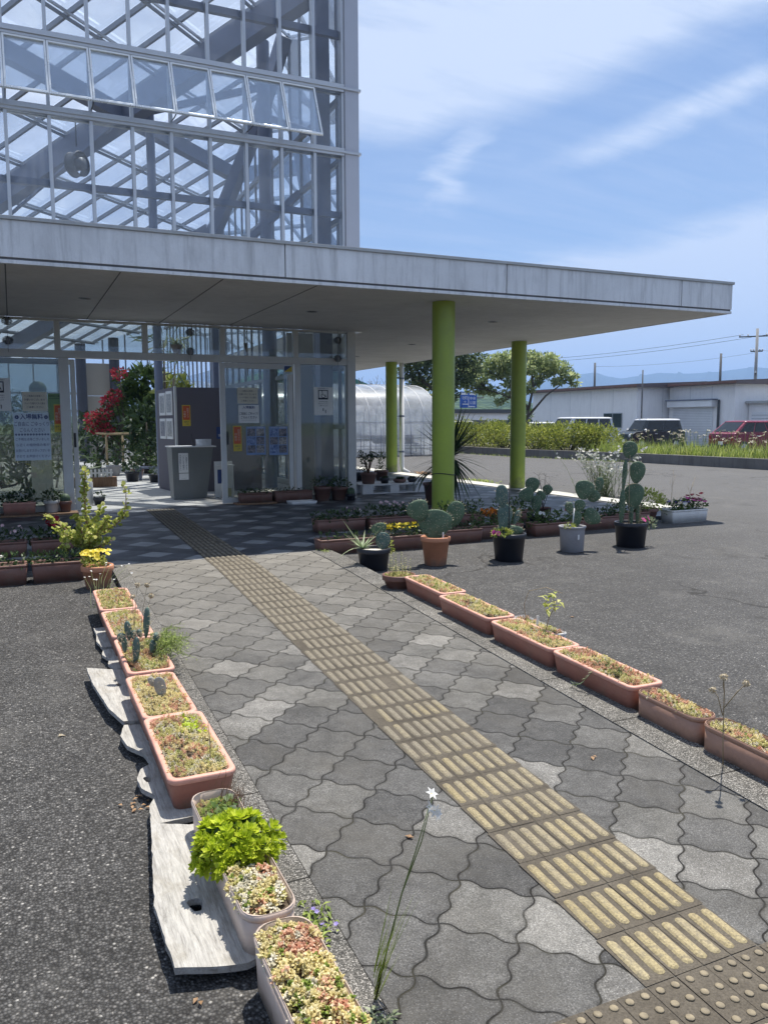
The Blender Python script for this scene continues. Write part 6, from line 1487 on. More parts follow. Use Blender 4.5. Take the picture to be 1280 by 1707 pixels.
# ================================================================ VEHICLES
M['cblack'] = paint('black_car_paint', (.012, .017, .018), .3, 0, .1, 3, coat=.3)
M['cwhite'] = paint('white_car_paint', (.72, .73, .73), .3, 0, .04, 3, coat=.7)
M['cred'] = paint('red_car_paint', (.2, .01, .032), .3, 0, .1, 3, coat=.5)
M['csilver'] = paint('silver_car_paint', (.5, .52, .54), .3, .5, .06, 3, coat=.6)
M['cglass'] = paint('car_window', (.012, .016, .018), .08, 0, .2, 3, spec=.4)
M['lamp'] = paint('lamp_lens', (.65, .67, .68), .15, 0, .05, 5, coat=.6)
M['tail'] = paint('tail_lens', (.35, .02, .02), .2, 0, .05, 5, coat=.6)
M['rim'] = paint('wheel_rim', (.45, .46, .48), .35, .7, .08, 5)
def car(label, x, y, z, rz, L, W, H, belt, hood, hoodz, ws, wst, rs, rst, body, roofm, under='black', plate=True, nside=2, group='cars parked beyond the planting bed'):
    """ws / wst: windscreen foot and head; rs / rst: rear window foot and head (x from centre)"""
    t = thing('parked_car', label, 'car', (x, y, z), rz, group); h = L / 2; w = W / 2
    prof = [(-h + .08, .22), (-h + .0, .42), (-h, .75), (-h + .03, belt - .04), (rs, belt), (ws, belt), (h - hood * .35, hoodz), (h - .05, hoodz - .12), (h, .55), (h - .03, .3), (h - .1, .2)]
    b = MB(); ys = [(-w, .93, .06), (-w * .96, 1, 0), (w * .96, 1, 0), (w, .93, .06)]; n = len(prof)
    vs = []
    for yy, s, dz in ys: vs += [(px * (1 - .012 * (s < 1)), yy, .2 + (pz - .2) * (1 - .03 * (s < 1)) + (.02 if s < 1 else 0)) for px, pz in prof]
    fs = [tuple(range(n)), tuple(range(4 * n - 1, 3 * n - 1, -1))]
    for k in range(3):
        for i in range(n): j = (i + 1) % n; fs.append((k * n + i, (k + 1) * n + i, (k + 1) * n + j, k * n + j))
    b.add(vs, fs); b.build('body', M[body], t, bevel=.07)
    wb, wt = w - .035, w - .17; zt = H - .05
    B4 = [(rs, -wb, belt - .02), (ws, -wb, belt - .02), (ws, wb, belt - .02), (rs, wb, belt - .02)]; T4 = [(rst, -wt, zt), (wst, -wt, zt), (wst, wt, zt), (rst, wt, zt)]
    b = MB(); b.add(B4 + T4, [(3, 2, 1, 0), (4, 5, 6, 7), (0, 1, 5, 4), (1, 2, 6, 5), (2, 3, 7, 6), (3, 0, 4, 7)]); b.build('cabin', M[body], t, bevel=.05)
    hl = (wst - rst) / 2; b = MB(); b.rloft([(hl + .05, wt + .035, .1, zt - .06), (hl + .06, wt + .04, .12, zt - .035), (hl + .03, wt, .12, zt + .012), (hl - .06, wt - .1, .12, H - .014), (hl - .3, wt - .3, .12, H)], 6, 0, True, True, ((wst + rst) / 2, 0, 0)); b.build('roof', M[roofm], t)
    def pane(name, q, u0, u1, v0, v1, off=.012):
        a, c, d, e = [Vector(p) for p in q]; nrm = (c - a).cross(e - a).normalized()
        f = lambda u, v: a.lerp(c, u).lerp(e.lerp(d, u), v) + nrm * off
        P = [f(u0, v0), f(u1, v0), f(u1, v1), f(u0, v1)]; bb = MB(); bb.add(P + [p - nrm * .03 for p in P], [(0, 1, 2, 3), (0, 4, 5, 1), (1, 5, 6, 2), (2, 6, 7, 3), (3, 7, 4, 0)]); bb.build(name, M['cglass'], t)
    pane('windscreen', (B4[1], B4[2], T4[2], T4[1]), .06, .94, .1, .93)
    pane('rear_window', (B4[3], B4[0], T4[0], T4[3]), .08, .92, .12, .92)
    g = [.05 + (.93 - .05) * k / nside for k in range(nside + 1)]
    for k in range(nside):
        pane('side_window', (B4[0], B4[1], T4[1], T4[0]), g[k] + .015, g[k + 1] - .015, .12, .92)
        pane('side_window', (B4[2], B4[3], T4[3], T4[2]), 1 - g[k + 1] + .015, 1 - g[k] - .015, .12, .92)
    for sx in (h - .62, -h + .6):
        for sy in (-1, 1):
            b = MB(); b.lathe([(.17, -.09), (.29, -.085), (.3, -.05), (.3, .05), (.29, .085), (.17, .09)], n=24); b.v = [(px + sx, sy * (w - .08) + pz, .3 + py) for px, py, pz in b.v]; wh = b.build('wheel', M['black'], t)
            b = MB(); b.lathe([(.0, -.095), (.06, -.097), (.18, -.093)] if False else [(.18, -.1), (.18, .1)], n=20); b.v = [(px + sx, sy * (w - .08) + pz, .3 + py) for px, py, pz in b.v]; b.build('rim', M['rim'], wh)
    for sy in (-1, 1):
        b = MB(); b.ell((h - .1, sy * (w - .24), hoodz - .22), (.1, .14, .12), None, 12, 8); b.build('headlight', M['lamp'], t)
        b = MB(); b.box(-h - .012, -h + .1, sy * (w - .12) - .07, sy * (w - .12) + .07, .62, belt - .12); b.build('tail_light', M['tail'], t, bevel=.01)
        b = MB(); b.ell((ws - .12, sy * (w + .07), belt + .05), (.07, .1, .07), None, 10, 7); b.build('mirror', M[roofm], t)
        for hx in (ws - .85, ws - 1.75):
            if hx > rs: b = MB(); b.box(hx - .08, hx + .08, sy * (w + .004) - .012, sy * (w + .004) + .012, belt - .16, belt - .125); b.build('door_handle', M['alub'], t, bevel=.004)
    b = MB(); b.box(-h - .02, -h + .1, -w + .12, w - .12, .26, .46); b.box(h - .1, h + .02, -w + .12, w - .12, .24, .42); b.build('bumper', M[under], t, bevel=.02)
    if plate:
        for xx in (h + .024, -h - .024): b = MB(); b.box(xx - .004, xx + .004, -.165, .165, .42, .58); b.build('number_plate', M['paper'], t)
    return t
ZL = -.29
car('boxy black car with a white roof and white mirrors facing the planting bed', 31.5, 34.05, ZL, PI - .12, 3.4, 1.48, 1.68, 1.02, .75, .98, 1.02, .62, -1.55, -1.42, 'cblack', 'cwhite')
car('red hatchback parked tail-first toward the planting bed, right of the black car', 32.6, 28.1, ZL, -.1, 4.2, 1.72, 1.56, .98, 1.0, .95, 1.05, .35, -2.0, -1.3, 'cred', 'cred', nside=3)
car('silver van with a white roof half hidden behind the hedge', 30.2, 38.6, ZL, PI + .05, 4.4, 1.69, 1.8, 1.1, .7, 1.05, 1.5, 1.0, -2.1, -1.95, 'csilver', 'cwhite', nside=3)
car('white car of which the roof shows between the hedge and the silver van', 29.6, 42.6, ZL, PI, 3.9, 1.68, 1.52, .98, .9, .95, .9, .4, -1.75, -1.45, 'cwhite', 'cwhite')
car('white car of which only the roof shows behind the yucca and the near column', 24.3, 43.6, ZL, PI + .2, 3.6, 1.6, 1.62, 1.0, .8, .95, 1.0, .55, -1.65, -1.5, 'csilver', 'cwhite')

# ================================================================ BUILDINGS
M['wwall'] = concrete_mat('white_metal_siding', (.9, .9, .9), .2, .03)
M['broof'] = paint('brown_roof_metal', (.13, .1, .1), .5, .2, .1, 2)
M['shut'] = paint('white_shutter', (.8, .82, .84), .5, .1, .04, 2)
M['winm'] = paint('dark_window', (.03, .045, .05), .1, 0, .1, 2, coat=.4)
def wareh(label, x0, x1, y0, y1, zb, ze, zr, seams=4, cat='warehouse'):
    t = thing('warehouse', label, cat, (x0, y0, zb)); h = ze - zb; X, Y_ = x1 - x0, y1 - y0
    b = MB(); b.box(0, X, 0, Y_, 0, h); b.build('wall', M['wwall'], t)
    for k in range(1, seams):
        b = MB(); b.box(-.006, -.001, Y_ * k / seams - .012, Y_ * k / seams + .012, 0, h - .05); b.build('wall_seam', M['alu'], t)
        b = MB(); b.box(X * k / seams - .012, X * k / seams + .012, -.006, -.001, 0, h - .05); b.build('wall_seam', M['alu'], t)
    o = .5; rr = zr - ze; b = MB()
    P = [(-o, -o, h), (X + o, -o, h), (X + o, Y_ + o, h), (-o, Y_ + o, h)]; Q = [(-o, -o, h + .2), (X + o, -o, h + .2), (X + o, Y_ + o, h + .2), (-o, Y_ + o, h + .2)]
    b.add(P + Q + [(X * .5, -o, h + .2 + rr), (X * .5, Y_ + o, h + .2 + rr)], [(3, 2, 1, 0), (0, 1, 5, 4), (1, 2, 6, 5), (2, 3, 7, 6), (3, 0, 4, 7), (4, 5, 8), (6, 7, 9), (5, 6, 9, 8), (7, 4, 8, 9)])
    rf = b.build('roof', M['broof'], t)
    b = MB(); b.box(-o - .06, -o, -o, Y_ + o, h + .02, h + .14); b.build('gutter', M['terrad'], rf, bevel=.01); return t
w1 = wareh('long white prefab building with brown roof edge and one small dark window', 36, 46.5, 40.2, 51.5, -.35, 3.38, 3.62, 5)
def wpart(t, name, mat, x0, x1, y0, y1, z0, z1, bev=0): b = MB(); b.box(x0, x1, y0, y1, z0, z1); return b.build(name, M[mat], t, bevel=bev)
f = wpart(w1, 'window', 'alu', -.03, -.007, 1.3, 3.15, 1.15, 2.15, .005); wpart(f, 'pane', 'winm', -.036, -.031, 1.36, 2.2, 1.2, 2.1); wpart(f, 'pane', 'winm', -.036, -.031, 2.26, 3.1, 1.2, 2.1)
w2 = wareh('white prefab building with a roller shutter, nearest of the two brown-edged ones', 38.5, 50, 34.8, 40.0, -.35, 3.4, 3.66, 3)
s = wpart(w2, 'shutter_box', 'shut', -.42, -.007, 1.35, 5.0, 2.45, 2.85, .02); wpart(w2, 'shutter_hood', 'steel', -.5, -.008, 1.25, 5.1, 2.86, 2.92)
s = wpart(w2, 'roller_shutter', 'shut', -.06, -.007, 1.6, 4.8, 0, 2.44)
b = MB()
for k in range(24): b.box(-.068, -.061, 1.62, 4.78, .05 + k * .1, .07 + k * .1)
b.build('shutter_slats', M['alu'], s)
wpart(w2, 'drain_pipe', 'dark', -.16, -.06, 1.05, 1.15, 0, 2.86)
an = thing('annex_shed', 'low pale shed with a slatted shutter at the right picture edge', 'shed', (39.6, 32.0, -.35))
wpart(an, 'wall', 'wwall', 0, 6, 0, 2.75, 0, 2.6); wpart(an, 'roof', 'coping', -.3, 6.2, -.3, 2.76, 2.601, 2.75, .01); 
q_ = wpart(an, 'shutter', 'shut', -.05, -.003, .2, 2.5, 0, 2.1)
b = MB()
for k in range(10): b.box(-.06, -.051, .22, 2.48, .1 + k * .2, .14 + k * .2)
b.build('slats', M['alu'], q_)
lb = thing('low_building', 'pale flat-roofed building far behind the hedge, below the road sign', 'building', (30.5, 62, -.6))
wpart(lb, 'wall', 'wwall', 0, 14, 0, 8, 0, 2.6); wpart(lb, 'roof', 'dark', -.3, 14.3, -.3, 8.3, 2.601, 2.95)
for k in range(5): wpart(lb, 'window', 'winm', 1.2 + k * 2.6, 2.8 + k * 2.6, -.02, -.003, 1.2, 2.0)
bb = thing('beige_building', 'tall beige end wall of a building behind the near lime column', 'building', (27.4, 56.5, -.6)); M['bwall'] = concrete_mat('beige_siding', (.45, .42, .36), .2)
wpart(bb, 'wall', 'bwall', 0, 3.6, 0, 5, 0, 3.3); wpart(bb, 'roof', 'coping', -.15, 3.75, -.15, 5.15, 3.301, 3.5)
M['teal'] = paint('teal_roof_metal', (.05, .2, .17), .5, .1, .1, 1)
M['gwall'] = concrete_mat('pale_green_wall', (.42, .52, .42), .2)
gb = thing('green_roofed_hall', 'hall with a teal pitched roof and pale green gable behind the plastic tunnel', 'building', (12, 50, -.6))
b = MB(); b.add([(0, 0, 0), (11, 0, 0), (11, 0, 3.6), (5.5, 0, 5.6), (0, 0, 3.6), (0, 9, 0), (11, 9, 0), (11, 9, 3.6), (5.5, 9, 5.6), (0, 9, 3.6)], [(0, 1, 2, 3, 4), (9, 8, 7, 6, 5), (1, 6, 7, 2), (0, 4, 9, 5)]); b.build('wall', M['gwall'], gb)
b = MB(); b.add([(5.5, -.9, 5.75), (11.9, -.9, 3.42), (11.9, 9.6, 3.42), (5.5, 9.6, 5.75), (-.9, -.9, 3.42), (-.9, 9.6, 3.42)], [(0, 1, 2, 3), (4, 0, 3, 5)]); o = b.build('roof', M['teal'], gb); sm = o.modifiers.new('thick', 'SOLIDIFY'); sm.thickness = .6; sm.offset = -1

# plastic tunnel greenhouse with a wire fence along its side
tg = thing('tunnel_greenhouse', 'clear plastic tunnel greenhouse beyond the lot behind the white downpipe', 'greenhouse', (15.2, 28.2, -.05))
TW, TE, TH = 4.6, 1.32, 1.5
def arc(n=14): return [(TW / 2 - TW / 2 * math.cos(PI * k / n), TE + TH * math.sin(PI * k / n) ** .85) for k in range(n + 1)]
b = MB(); A_ = arc(); 
prof = [(0, .05)] + A_ + [(TW, .05)]
vs = [(x, y, z) for x in (0, -9.2) for y, z in prof]; n = len(prof)
b.add(vs, [(i, i + 1, n + i + 1, n + i) for i in range(n - 1)], 0, True); b.build('film_cover', M['film'], tg)
b = MB(); b.add([(0.0, y, z) for y, z in prof], [tuple(range(n))]); b.add([(-9.2, y, z) for y, z in prof], [tuple(range(n))]); b.build('end_film', M['film'], tg)
for k in range(17):
    x = -k * .575; b = MB(); b.tube([(x, y, z) for y, z in prof], .016, 5); b.build('hoop', M['white'], tg)
for y, z in ((-.02, TE), (TW / 2, TE + TH + .02), (TW * .2, TE + 1.0), (-.02, .7), (-.02, .3)):
    b = MB(); b.tube([(0, y, z), (-9.2, y, z)], .014, 5); b.build('purlin', M['alu'], tg)
wf = thing('wire_fence', 'dark wire fence of uprights and rails along the plastic tunnel', 'fence', (15.2, 27.95, -.05))
for k in range(22): b = MB(); b.tube([(-k * .42, 0, 0), (-k * .42, 0, 1.28)], .011, 5); b.build('upright', M['steel'], wf)
for z in (.04, .42, .82, 1.27): b = MB(); b.tube([(0, 0, z), (-9, 0, z + .01)], .009, 5); b.build('rail', M['steel'], wf)
bx = thing('wooden_crate', 'small brown crate inside the plastic tunnel beside the downpipe', 'crate', (14.2, 28.6, .45)); wpart(bx, 'slats', 'brownwood', -.12, .12, -.1, .1, .002, .32); wpart(bx, 'shelf', 'steel', -.3, .3, -.2, .2, -.03, .0); 
for sx in (-.28, .28): wpart(bx, 'leg', 'steel', sx - .015, sx + .015, -.015, .015, -.5, -.031)
pl = thing('plastic_bundle', 'white plastic sheeting bundled on dark pipes beside the far column', 'plastic sheet', (12.9, 28.7, -.05)); r = random.Random(55); b = MB()
for k in range(9): b.tube([(-1.6 + r.uniform(-.2, .2), r.uniform(-.2, .2), .55 + .05 * k), (0, 0, .62 + .02 * k), (.6 + .05 * k, .1, .35 + .05 * k)], .012, 5)
b.build('pipes', M['dark'], pl); b = MB(); b.ell((.1, 0, .62), (.35, .2, .16), None, 14, 9, 0, lambda p: p * (1 + .22 * math.sin(9 * p.x + 11 * p.z))); b.build('sheet', M['white'], pl)

# ================================================================ POLES, WIRES, SIGN
def pole(label, x, y, zb, zt, R=.13, arms=(), name='utility_pole', mat='dark'):
    t = thing(name, label, 'pole', (x, y, zb)); b = MB(); b.tube([(0, 0, 0), (0, 0, zt - zb)], [R, R * .7], 10); b.build('post', M[mat], t)
    for z, w, a in arms:
        b = MB(); b.bar((-w * math.cos(a), -w * math.sin(a), z - zb), (w * math.cos(a), w * math.sin(a), z - zb), .1, .1); ar = b.build('crossarm', M['dark'], t)
        for s in (-.95, -.5, .5, .95): b = MB(); b.lathe([(.05, 0), (.07, .05), (.04, .09), (.07, .12), (.03, .18)], (w * s * math.cos(a), w * s * math.sin(a), z - zb + .05), 8); b.build('insulator', M['white'], ar)
    return t
M['conc'] = concrete_mat('pole_concrete', (.3, .3, .3), .2)
pole('tall concrete utility pole with crossarms at the right picture edge', 60.8, 52.8, -.6, 9.4, .17, ((8.72, 1.5, -.85), (7.4, .5, -.85), (5.4, .9, .7)), mat='conc')
pole('thin dark pole rising behind the long prefab roof', 49.5, 61, -.6, 6.65, .13)
pole('dark pole standing in the gap between the two prefab buildings', 31.6, 34.9, -.3, 4.05, .05)
pole('dark pole rising behind the nearer prefab roof', 56.2, 52.5, -.6, 7.05, .14)
pole('slender grey pole beside the umbrella tree', 34.0, 50.5, -.6, 4.2, .07)
def wire(label, p, q, sag, R=.012):
    p, q = Vector(p), Vector(q); b = MB(); b.tube([p.lerp(q, k / 16) - Vector((0, 0, sag * 4 * (k / 16) * (1 - k / 16))) for k in range(17)], R, 4); b.v = [tuple(Vector(v) - p) for v in b.v]
    tag(b.build('power_line', M['dark'], None, p), label, 'power line')
wire('upper power line sagging left from the tall utility pole', (60.0, 53.6, 8.9), (44, 108, 10.2), 1.4, .02)
wire('second power line just below the uppermost one', (61.5, 52.2, 8.85), (48, 106, 9.7), 1.3, .02)
wire('thin lower cable running left from the tall utility pole', (60.8, 52.8, 7.3), (49.5, 61, 6.3), .3, .012)
wire('thin cable leaving the tall pole to the right', (60.8, 52.8, 7.5), (75, 40, 7.4), .5, .012)
wire('power line leaving the crossarm to the right picture edge', (61.8, 51.7, 8.85), (80, 38, 8.8), .6, .02)
sg = thing('road_sign', 'blue direction sign with white lettering on a dark gantry pole far behind the hedge', 'road sign', (38.0, 66.0, -.6))
b = MB(); b.tube([(-1.6, 0, 0), (-1.6, 0, 4.7)], [.11, .09], 10); b.tube([(-1.6, .1, 4.1), (2.6, .1, 4.1)], .06, 8); b.build('gantry', M['dark'], sg)
sp_ = MB(); sp_.box(.0, 1.8, -.03, .03, 3.15, 4.65); sp_ = sp_.build('sign_panel', M['signblue'], sg)
bb_ = MB()
for x0, x1, z0, z1 in ((.87, .93, 3.2, 4.2), (.93, 1.6, 3.22, 3.32), (.2, .87, 3.45, 3.53), (.1, .8, 4.35, 4.55), (1.0, 1.7, 4.35, 4.55)):
    bb_.box(x0, x1, -.036, -.031, z0, z1)
bb_.build('white_marks', M['inkwhite'], sp_)
for s, x, z in (('北', .35, 4.05), ('町', .65, 4.05), ('中央', 1.35, 4.0), ('→', .5, 3.7), ('公園', 1.35, 3.6)):
    o = text(sp_, s, 'inkwhite', x, z, .34, None, -.034)

# ================================================================ TREES
def tree(label, base, zb, trunk, clusters, leafm, seed, L=.22, W=.12, dens=1.0, name='tree', bark='bark', R=(.917, -.398)):
    """trunk: list of limb polylines; clusters: (lateral, depth, z, half width, half height, count)"""
    t = thing(name, label, 'tree', (base[0], base[1], zb)); r = random.Random(seed); b = MB(); lv = MB()
    lat = Vector((R[0], R[1], 0)); dep = Vector((-R[1], R[0], 0))
    P = lambda l, d, z: lat * l + dep * d + Vector((0, 0, z - zb))
    for rad, pts in trunk: b.tube([P(*p) for p in pts], [rad * (1 - .65 * i / (len(pts) - 1)) for i in range(len(pts))], 8)
    hubs = [P(*p) for rad, pts in trunk for p in pts[1:]]
    for (l, d, z, hw, hh, n) in clusters:
        c = P(l, d, z); h = min(hubs, key=lambda q: (q - c).length + (2 if q.z > c.z + .3 else 0)); m = h.lerp(c, .55) + Vector((0, 0, -.08))
        b.tube([h, m, c], [.04, .025, .012], 5)
        for _ in range(int(5)):
            e = c + Vector((lat * r.uniform(-hw, hw) + dep * r.uniform(-hw, hw) + Vector((0, 0, r.uniform(-hh, hh)))) ) * .85
            b.tube([m, m.lerp(e, .6) + rdir(r) * .06, e], [.018, .012, .006], 4, 0, False)
        for _ in range(int(n * dens * 1.15)):
            u = rdir(r); q = (.25 + .75 * r.random()) ** .7
            p = c + (lat * u.x * hw * 1.14 + dep * u.y * hw + Vector((0, 0, u.z * hh))) * q
            lv.leaf(p, u * .5 + rdir(r), rdir(r), L * r.uniform(.6, 1.25), W * r.uniform(.7, 1.2), .25)
    b.build('trunk', M[bark], t); lv.build('crown', M[leafm], t); return t
k = .0312
def px(cl, cx, s, hz=702.0, zc=1.28): return [((x - cx) * s, dd, zc + (hz - y) * s, w * s, h * s, n) for (x, y, w, h, dd, n) in cl]
tree('wide umbrella-shaped tree with layered light green foliage left of the prefab buildings', (24.33, 35.35), -.35,
     [(.13, [(.1, 0, -.35), (.05, 0, 1.2), (.1, 0, 1.9)]), (.08, [(.1, 0, 1.9), (-.5, .1, 2.8), (-1.5, .1, 3.6)]), (.08, [(.1, 0, 1.9), (.3, -.1, 3.0), (.2, 0, 4.2)]), (.07, [(.05, 0, 1.5), (1.0, 0, 2.6), (2.0, .2, 3.3)]), (.06, [(.0, 0, 1.9), (-.9, -.2, 2.5), (-2.0, -.2, 2.9)])],
     px([(806, 612, 24, 11, .3, 430), (835, 601, 25, 11, -.2, 470), (868, 595, 26, 10, .3, 470), (902, 601, 24, 10, -.3, 430), (930, 614, 20, 9, .3, 330), (948, 628, 13, 6, 0, 170), (905, 622, 22, 8, .5, 300), (868, 617, 25, 10, -.5, 380), (832, 622, 24, 9, .4, 360), (797, 632, 20, 9, -.2, 300), (815, 651, 19, 7, .2, 210), (848, 640, 14, 6, -.5, 150), (893, 638, 13, 5, .4, 120), (928, 637, 10, 4, .0, 90), (785, 620, 14, 9, .4, 190), (850, 612, 18, 8, .9, 240), (915, 612, 16, 7, .8, 200), (793, 648, 15, 7, .3, 120), (850, 656, 13, 6, .2, 90), (878, 650, 12, 5, -.3, 80), (768, 640, 16, 9, .2, 160), (772, 618, 16, 10, .0, 190), (958, 640, 9, 4, .2, 60), (835, 668, 9, 5, .1, 60)], 877, k), 'l_tree', 301, .23, .12)
k = .0267
tree('dense dark green tree behind the near lime column', (17.5, 31.9), -.2,
     [(.14, [(.25, 0, -.2), (.22, 0, 1.5), (.1, 0, 2.2)]), (.09, [(.1, 0, 2.2), (-.8, 0, 3.0), (-1.3, .2, 3.8)]), (.08, [(.2, 0, 1.9), (.6, .1, 2.9), (1.0, .1, 3.8)]), (.08, [(.1, 0, 2.2), (.0, 0, 3.4), (0, 0, 4.6)])],
     px([(690, 600, 24, 24, .2, 620), (718, 605, 26, 22, -.3, 600), (750, 605, 27, 20, .3, 600), (782, 598, 22, 14, -.2, 360), (700, 634, 22, 16, .4, 430), (738, 640, 20, 13, -.4, 330), (768, 632, 20, 11, .2, 300), (688, 655, 13, 9, .1, 170), (752, 660, 10, 8, .0, 110), (672, 620, 12, 14, .2, 180), (715, 572, 28, 18, 0, 420), (755, 570, 26, 16, 0, 350), (790, 618, 10, 8, 0, 90)], 735, k), 'l_treed', 302, .19, .1)
tree('yellow-green bushy tree between plastic tunnel and dark tree', (17.2, 33.3), -.2, [(.08, [(0, 0, -.2), (0, 0, 1.6), (.1, 0, 2.6)])],
     px([(702, 650, 16, 15, 0, 330), (716, 668, 16, 16, .2, 330), (696, 672, 14, 16, -.2, 260), (726, 690, 14, 12, 0, 220)], 706, .0275), 'l_azal', 303, .16, .08)
tree('small round dark shrub at the corner of the long prefab building', (31.0, 45.5), -.35, [(.05, [(0, 0, -.35), (0, 0, .9)])], px([(925, 690, 14, 12, 0, 260), (908, 696, 12, 9, .2, 180)], 920, .038), 'l_mid', 305, .2, .1, name='shrub')
bt = thing('bare_tree', 'leafless fan of grey twigs in front of the teal-roofed hall', 'tree', (15.4, 35.3, -.2)); r = random.Random(306); b = MB()
b.tube([(0, 0, 0), (0, 0, 1.6)], [.07, .05], 8)
for q in range(22):
    a = -1.1 + 2.2 * q / 21; e = Vector((1.5 * math.sin(a) + r.uniform(-.1, .1), r.uniform(-.5, .5), 1.7 + 1.9 * math.cos(a) * r.uniform(.8, 1.1))); m = Vector((e.x * .35, e.y * .4, 2.2)); b.tube([(0, 0, 1.5), m, e], [.03, .018, .006], 5)
    for s in range(3): v = m.lerp(e, r.uniform(.4, .9)); b.tube([v, v + Vector((r.uniform(-.3, .3), r.uniform(-.2, .2), r.uniform(.1, .4)))], [.008, .004], 4)
b.build('trunk', M['bark'], bt)

# ================================================================ HILLS
def ridge(name, D, ds, prof, back, mat, seed, rough=.02, z0=-8):
    """a range of hills: heights by compass bearing, falling away to front and back"""
    r = random.Random(seed); ph = [(r.uniform(0, 6), r.uniform(.8, 1.3)) for _ in range(8)]
    az = []; a = -75.0
    while a <= 125: az.append(a); a += .3
    def hh(a):
        if prof[0][0] <= a <= prof[-1][0]:
            for (a0, h0), (a1, h1) in zip(prof, prof[1:]):
                if a <= a1: u = (a - a0) / (a1 - a0); u = u * u * (3 - 2 * u) * .5 + u * .5; return h0 + (h1 - h0) * u
        e = prof[0][1] if a < prof[0][0] else prof[-1][1]; d = prof[0][0] - a if a < prof[0][0] else a - prof[-1][0]
        return e + (sum(math.sin(a * .21 * (i + 1) * p[1] + p[0]) * .3 / (i + 1) for i, p in enumerate(ph)) * .45) * max(e, .04) * min(1, d / 4)
    rows = [(-ds, 0), (-ds * .7, .3), (-ds * .45, .55), (-ds * .2, .82), (0, 1), (ds * .4, .6), (ds, 0)]; vs = []
    for off, f in rows:
        for i, a in enumerate(az):
            t = math.radians(a); d = D + off; H = hh(a) * D * f
            if 0 < f < 1: H += D * rough * (math.sin(a * 5.1 + off * .01) * math.sin(a * 2.3 + off * .02)) * .5
            vs.append((d * math.sin(t), d * math.cos(t), max(z0, 1.28 + H if f > 0 else z0)))
    n = len(az); b = MB(); b.add(vs, [(j * n + i, j * n + i + 1, (j + 1) * n + i + 1, (j + 1) * n + i) for j in range(len(rows) - 1) for i in range(n - 1)], 0, True)
    return struct(b.build(name, mat))
def woods_mat(name, a, b_, s):
    m, nt, out = newmat(name); co = objco(nt); v = voro(nt, co, s); n_ = noise(nt, co, s * .25, 6)
    c = ramp(nt, mth(nt, 'ADD', mth(nt, 'MULTIPLY', v, .5), mth(nt, 'MULTIPLY', n_, .6)), [(.3, b_), (.75, a)]); pbsdf(nt, out, c, .9, 0, bump(nt, mth(nt, 'MULTIPLY', v, -1.0), 4.0, .9), .1); return m
M['woods'] = woods_mat('wooded_slope', (.02, .045, .02), (.08, .12, .045), .14); M['mount'] = woods_mat('mountain_forest', (.02, .035, .025), (.04, .06, .035), .02)
ridge('mountain_range', 3600, 900, [(28.82, .026), (31.3, .031), (33, .038), (34.2, .0441), (35.5, .0495), (37, .0533), (38, .0552), (39.1, .0569), (40, .0517), (40.8, .0494), (41.8, .0518), (43.2, .055), (45, .0533), (46.7, .0546), (47.8, .0567), (48.9, .0588), (49.8, .057)], 900, M['mount'], 5)
ridge('wooded_hill', 480, 120, [(20, .012), (24, .018), (28.4, .0254), (30, .0335), (31.7, .036), (33.4, .033), (35, .0215), (36.3, .0105), (38, .004), (46, .002), (55, .004)], 100, M['woods'], 6, .004)

# ================================================================ HAZE, SKY, SUN, CAMERA
m, nt, out = newmat('haze'); pv = nt.nodes.new('ShaderNodeVolumePrincipled'); pv.inputs['Color'].default_value = (.36, .58, 1.0, 1); pv.inputs['Density'].default_value = HAZE; pv.inputs['Anisotropy'].default_value = .2
nt.links.new(pv.outputs[0], out.inputs['Volume'])
if HAZE > 0:
    b = MB(); b.box(-5100, 5100, -5100, 5100, -12, 262); hz = b.build('haze', m); hz['kind'] = 'stuff'
SUN = Vector((.28, .26, 1)).normalized(); elev = math.asin(SUN.z); rot = math.atan2(SUN.x, SUN.y)
w = bpy.data.worlds.new('World'); sc.world = w; w.use_nodes = True; nt = w.node_tree; nt.nodes.clear()
out = nt.nodes.new('ShaderNodeOutputWorld'); bg = nt.nodes.new('ShaderNodeBackground'); nt.links.new(bg.outputs[0], out.inputs[0])
sky = nt.nodes.new('ShaderNodeTexSky'); sky.sky_type = 'NISHITA'; sky.sun_disc = False; sky.sun_elevation = elev; sky.sun_rotation = rot
sky.air_density = 1.0; sky.dust_density = 1.2; sky.ozone_density = 2.0; sky.altitude = 20
tc = nt.nodes.new('ShaderNodeTexCoord'); sx = nt.nodes.new('ShaderNodeSeparateXYZ'); nt.links.new(tc.outputs['Generated'], sx.inputs[0])
zc = mth(nt, 'ADD', mth(nt, 'MAXIMUM', sx.outputs[2], 0.0), .12)
cv = nt.nodes.new('ShaderNodeCombineXYZ'); put(nt, cv.inputs[0], mth(nt, 'DIVIDE', sx.outputs[0], zc)); put(nt, cv.inputs[1], mth(nt, 'DIVIDE', sx.outputs[1], zc))
def cl(rotz, scale, detail, rough, dist, lo, hi, off=(0, 0, 0)):
    mp = nt.nodes.new('ShaderNodeMapping'); nt.links.new(cv.outputs[0], mp.inputs[0]); mp.inputs['Rotation'].default_value = (0, 0, rotz); mp.inputs['Scale'].default_value = scale; mp.inputs['Location'].default_value = off
    return ramp(nt, noise(nt, mp.outputs[0], 1.0, detail, rough, dist), [(lo, 0.0), (hi, 1.0)])
def ss(v, a, b_):
    n = nt.nodes.new('ShaderNodeMapRange'); n.interpolation_type = 'SMOOTHSTEP'; put(nt, n.inputs[0], v); n.inputs[1].default_value = a; n.inputs[2].default_value = b_; return n.outputs[0]
add = lambda a, b_: mth(nt, 'ADD', a, b_)
mul = lambda a, b_: mth(nt, 'MULTIPLY', a, b_)
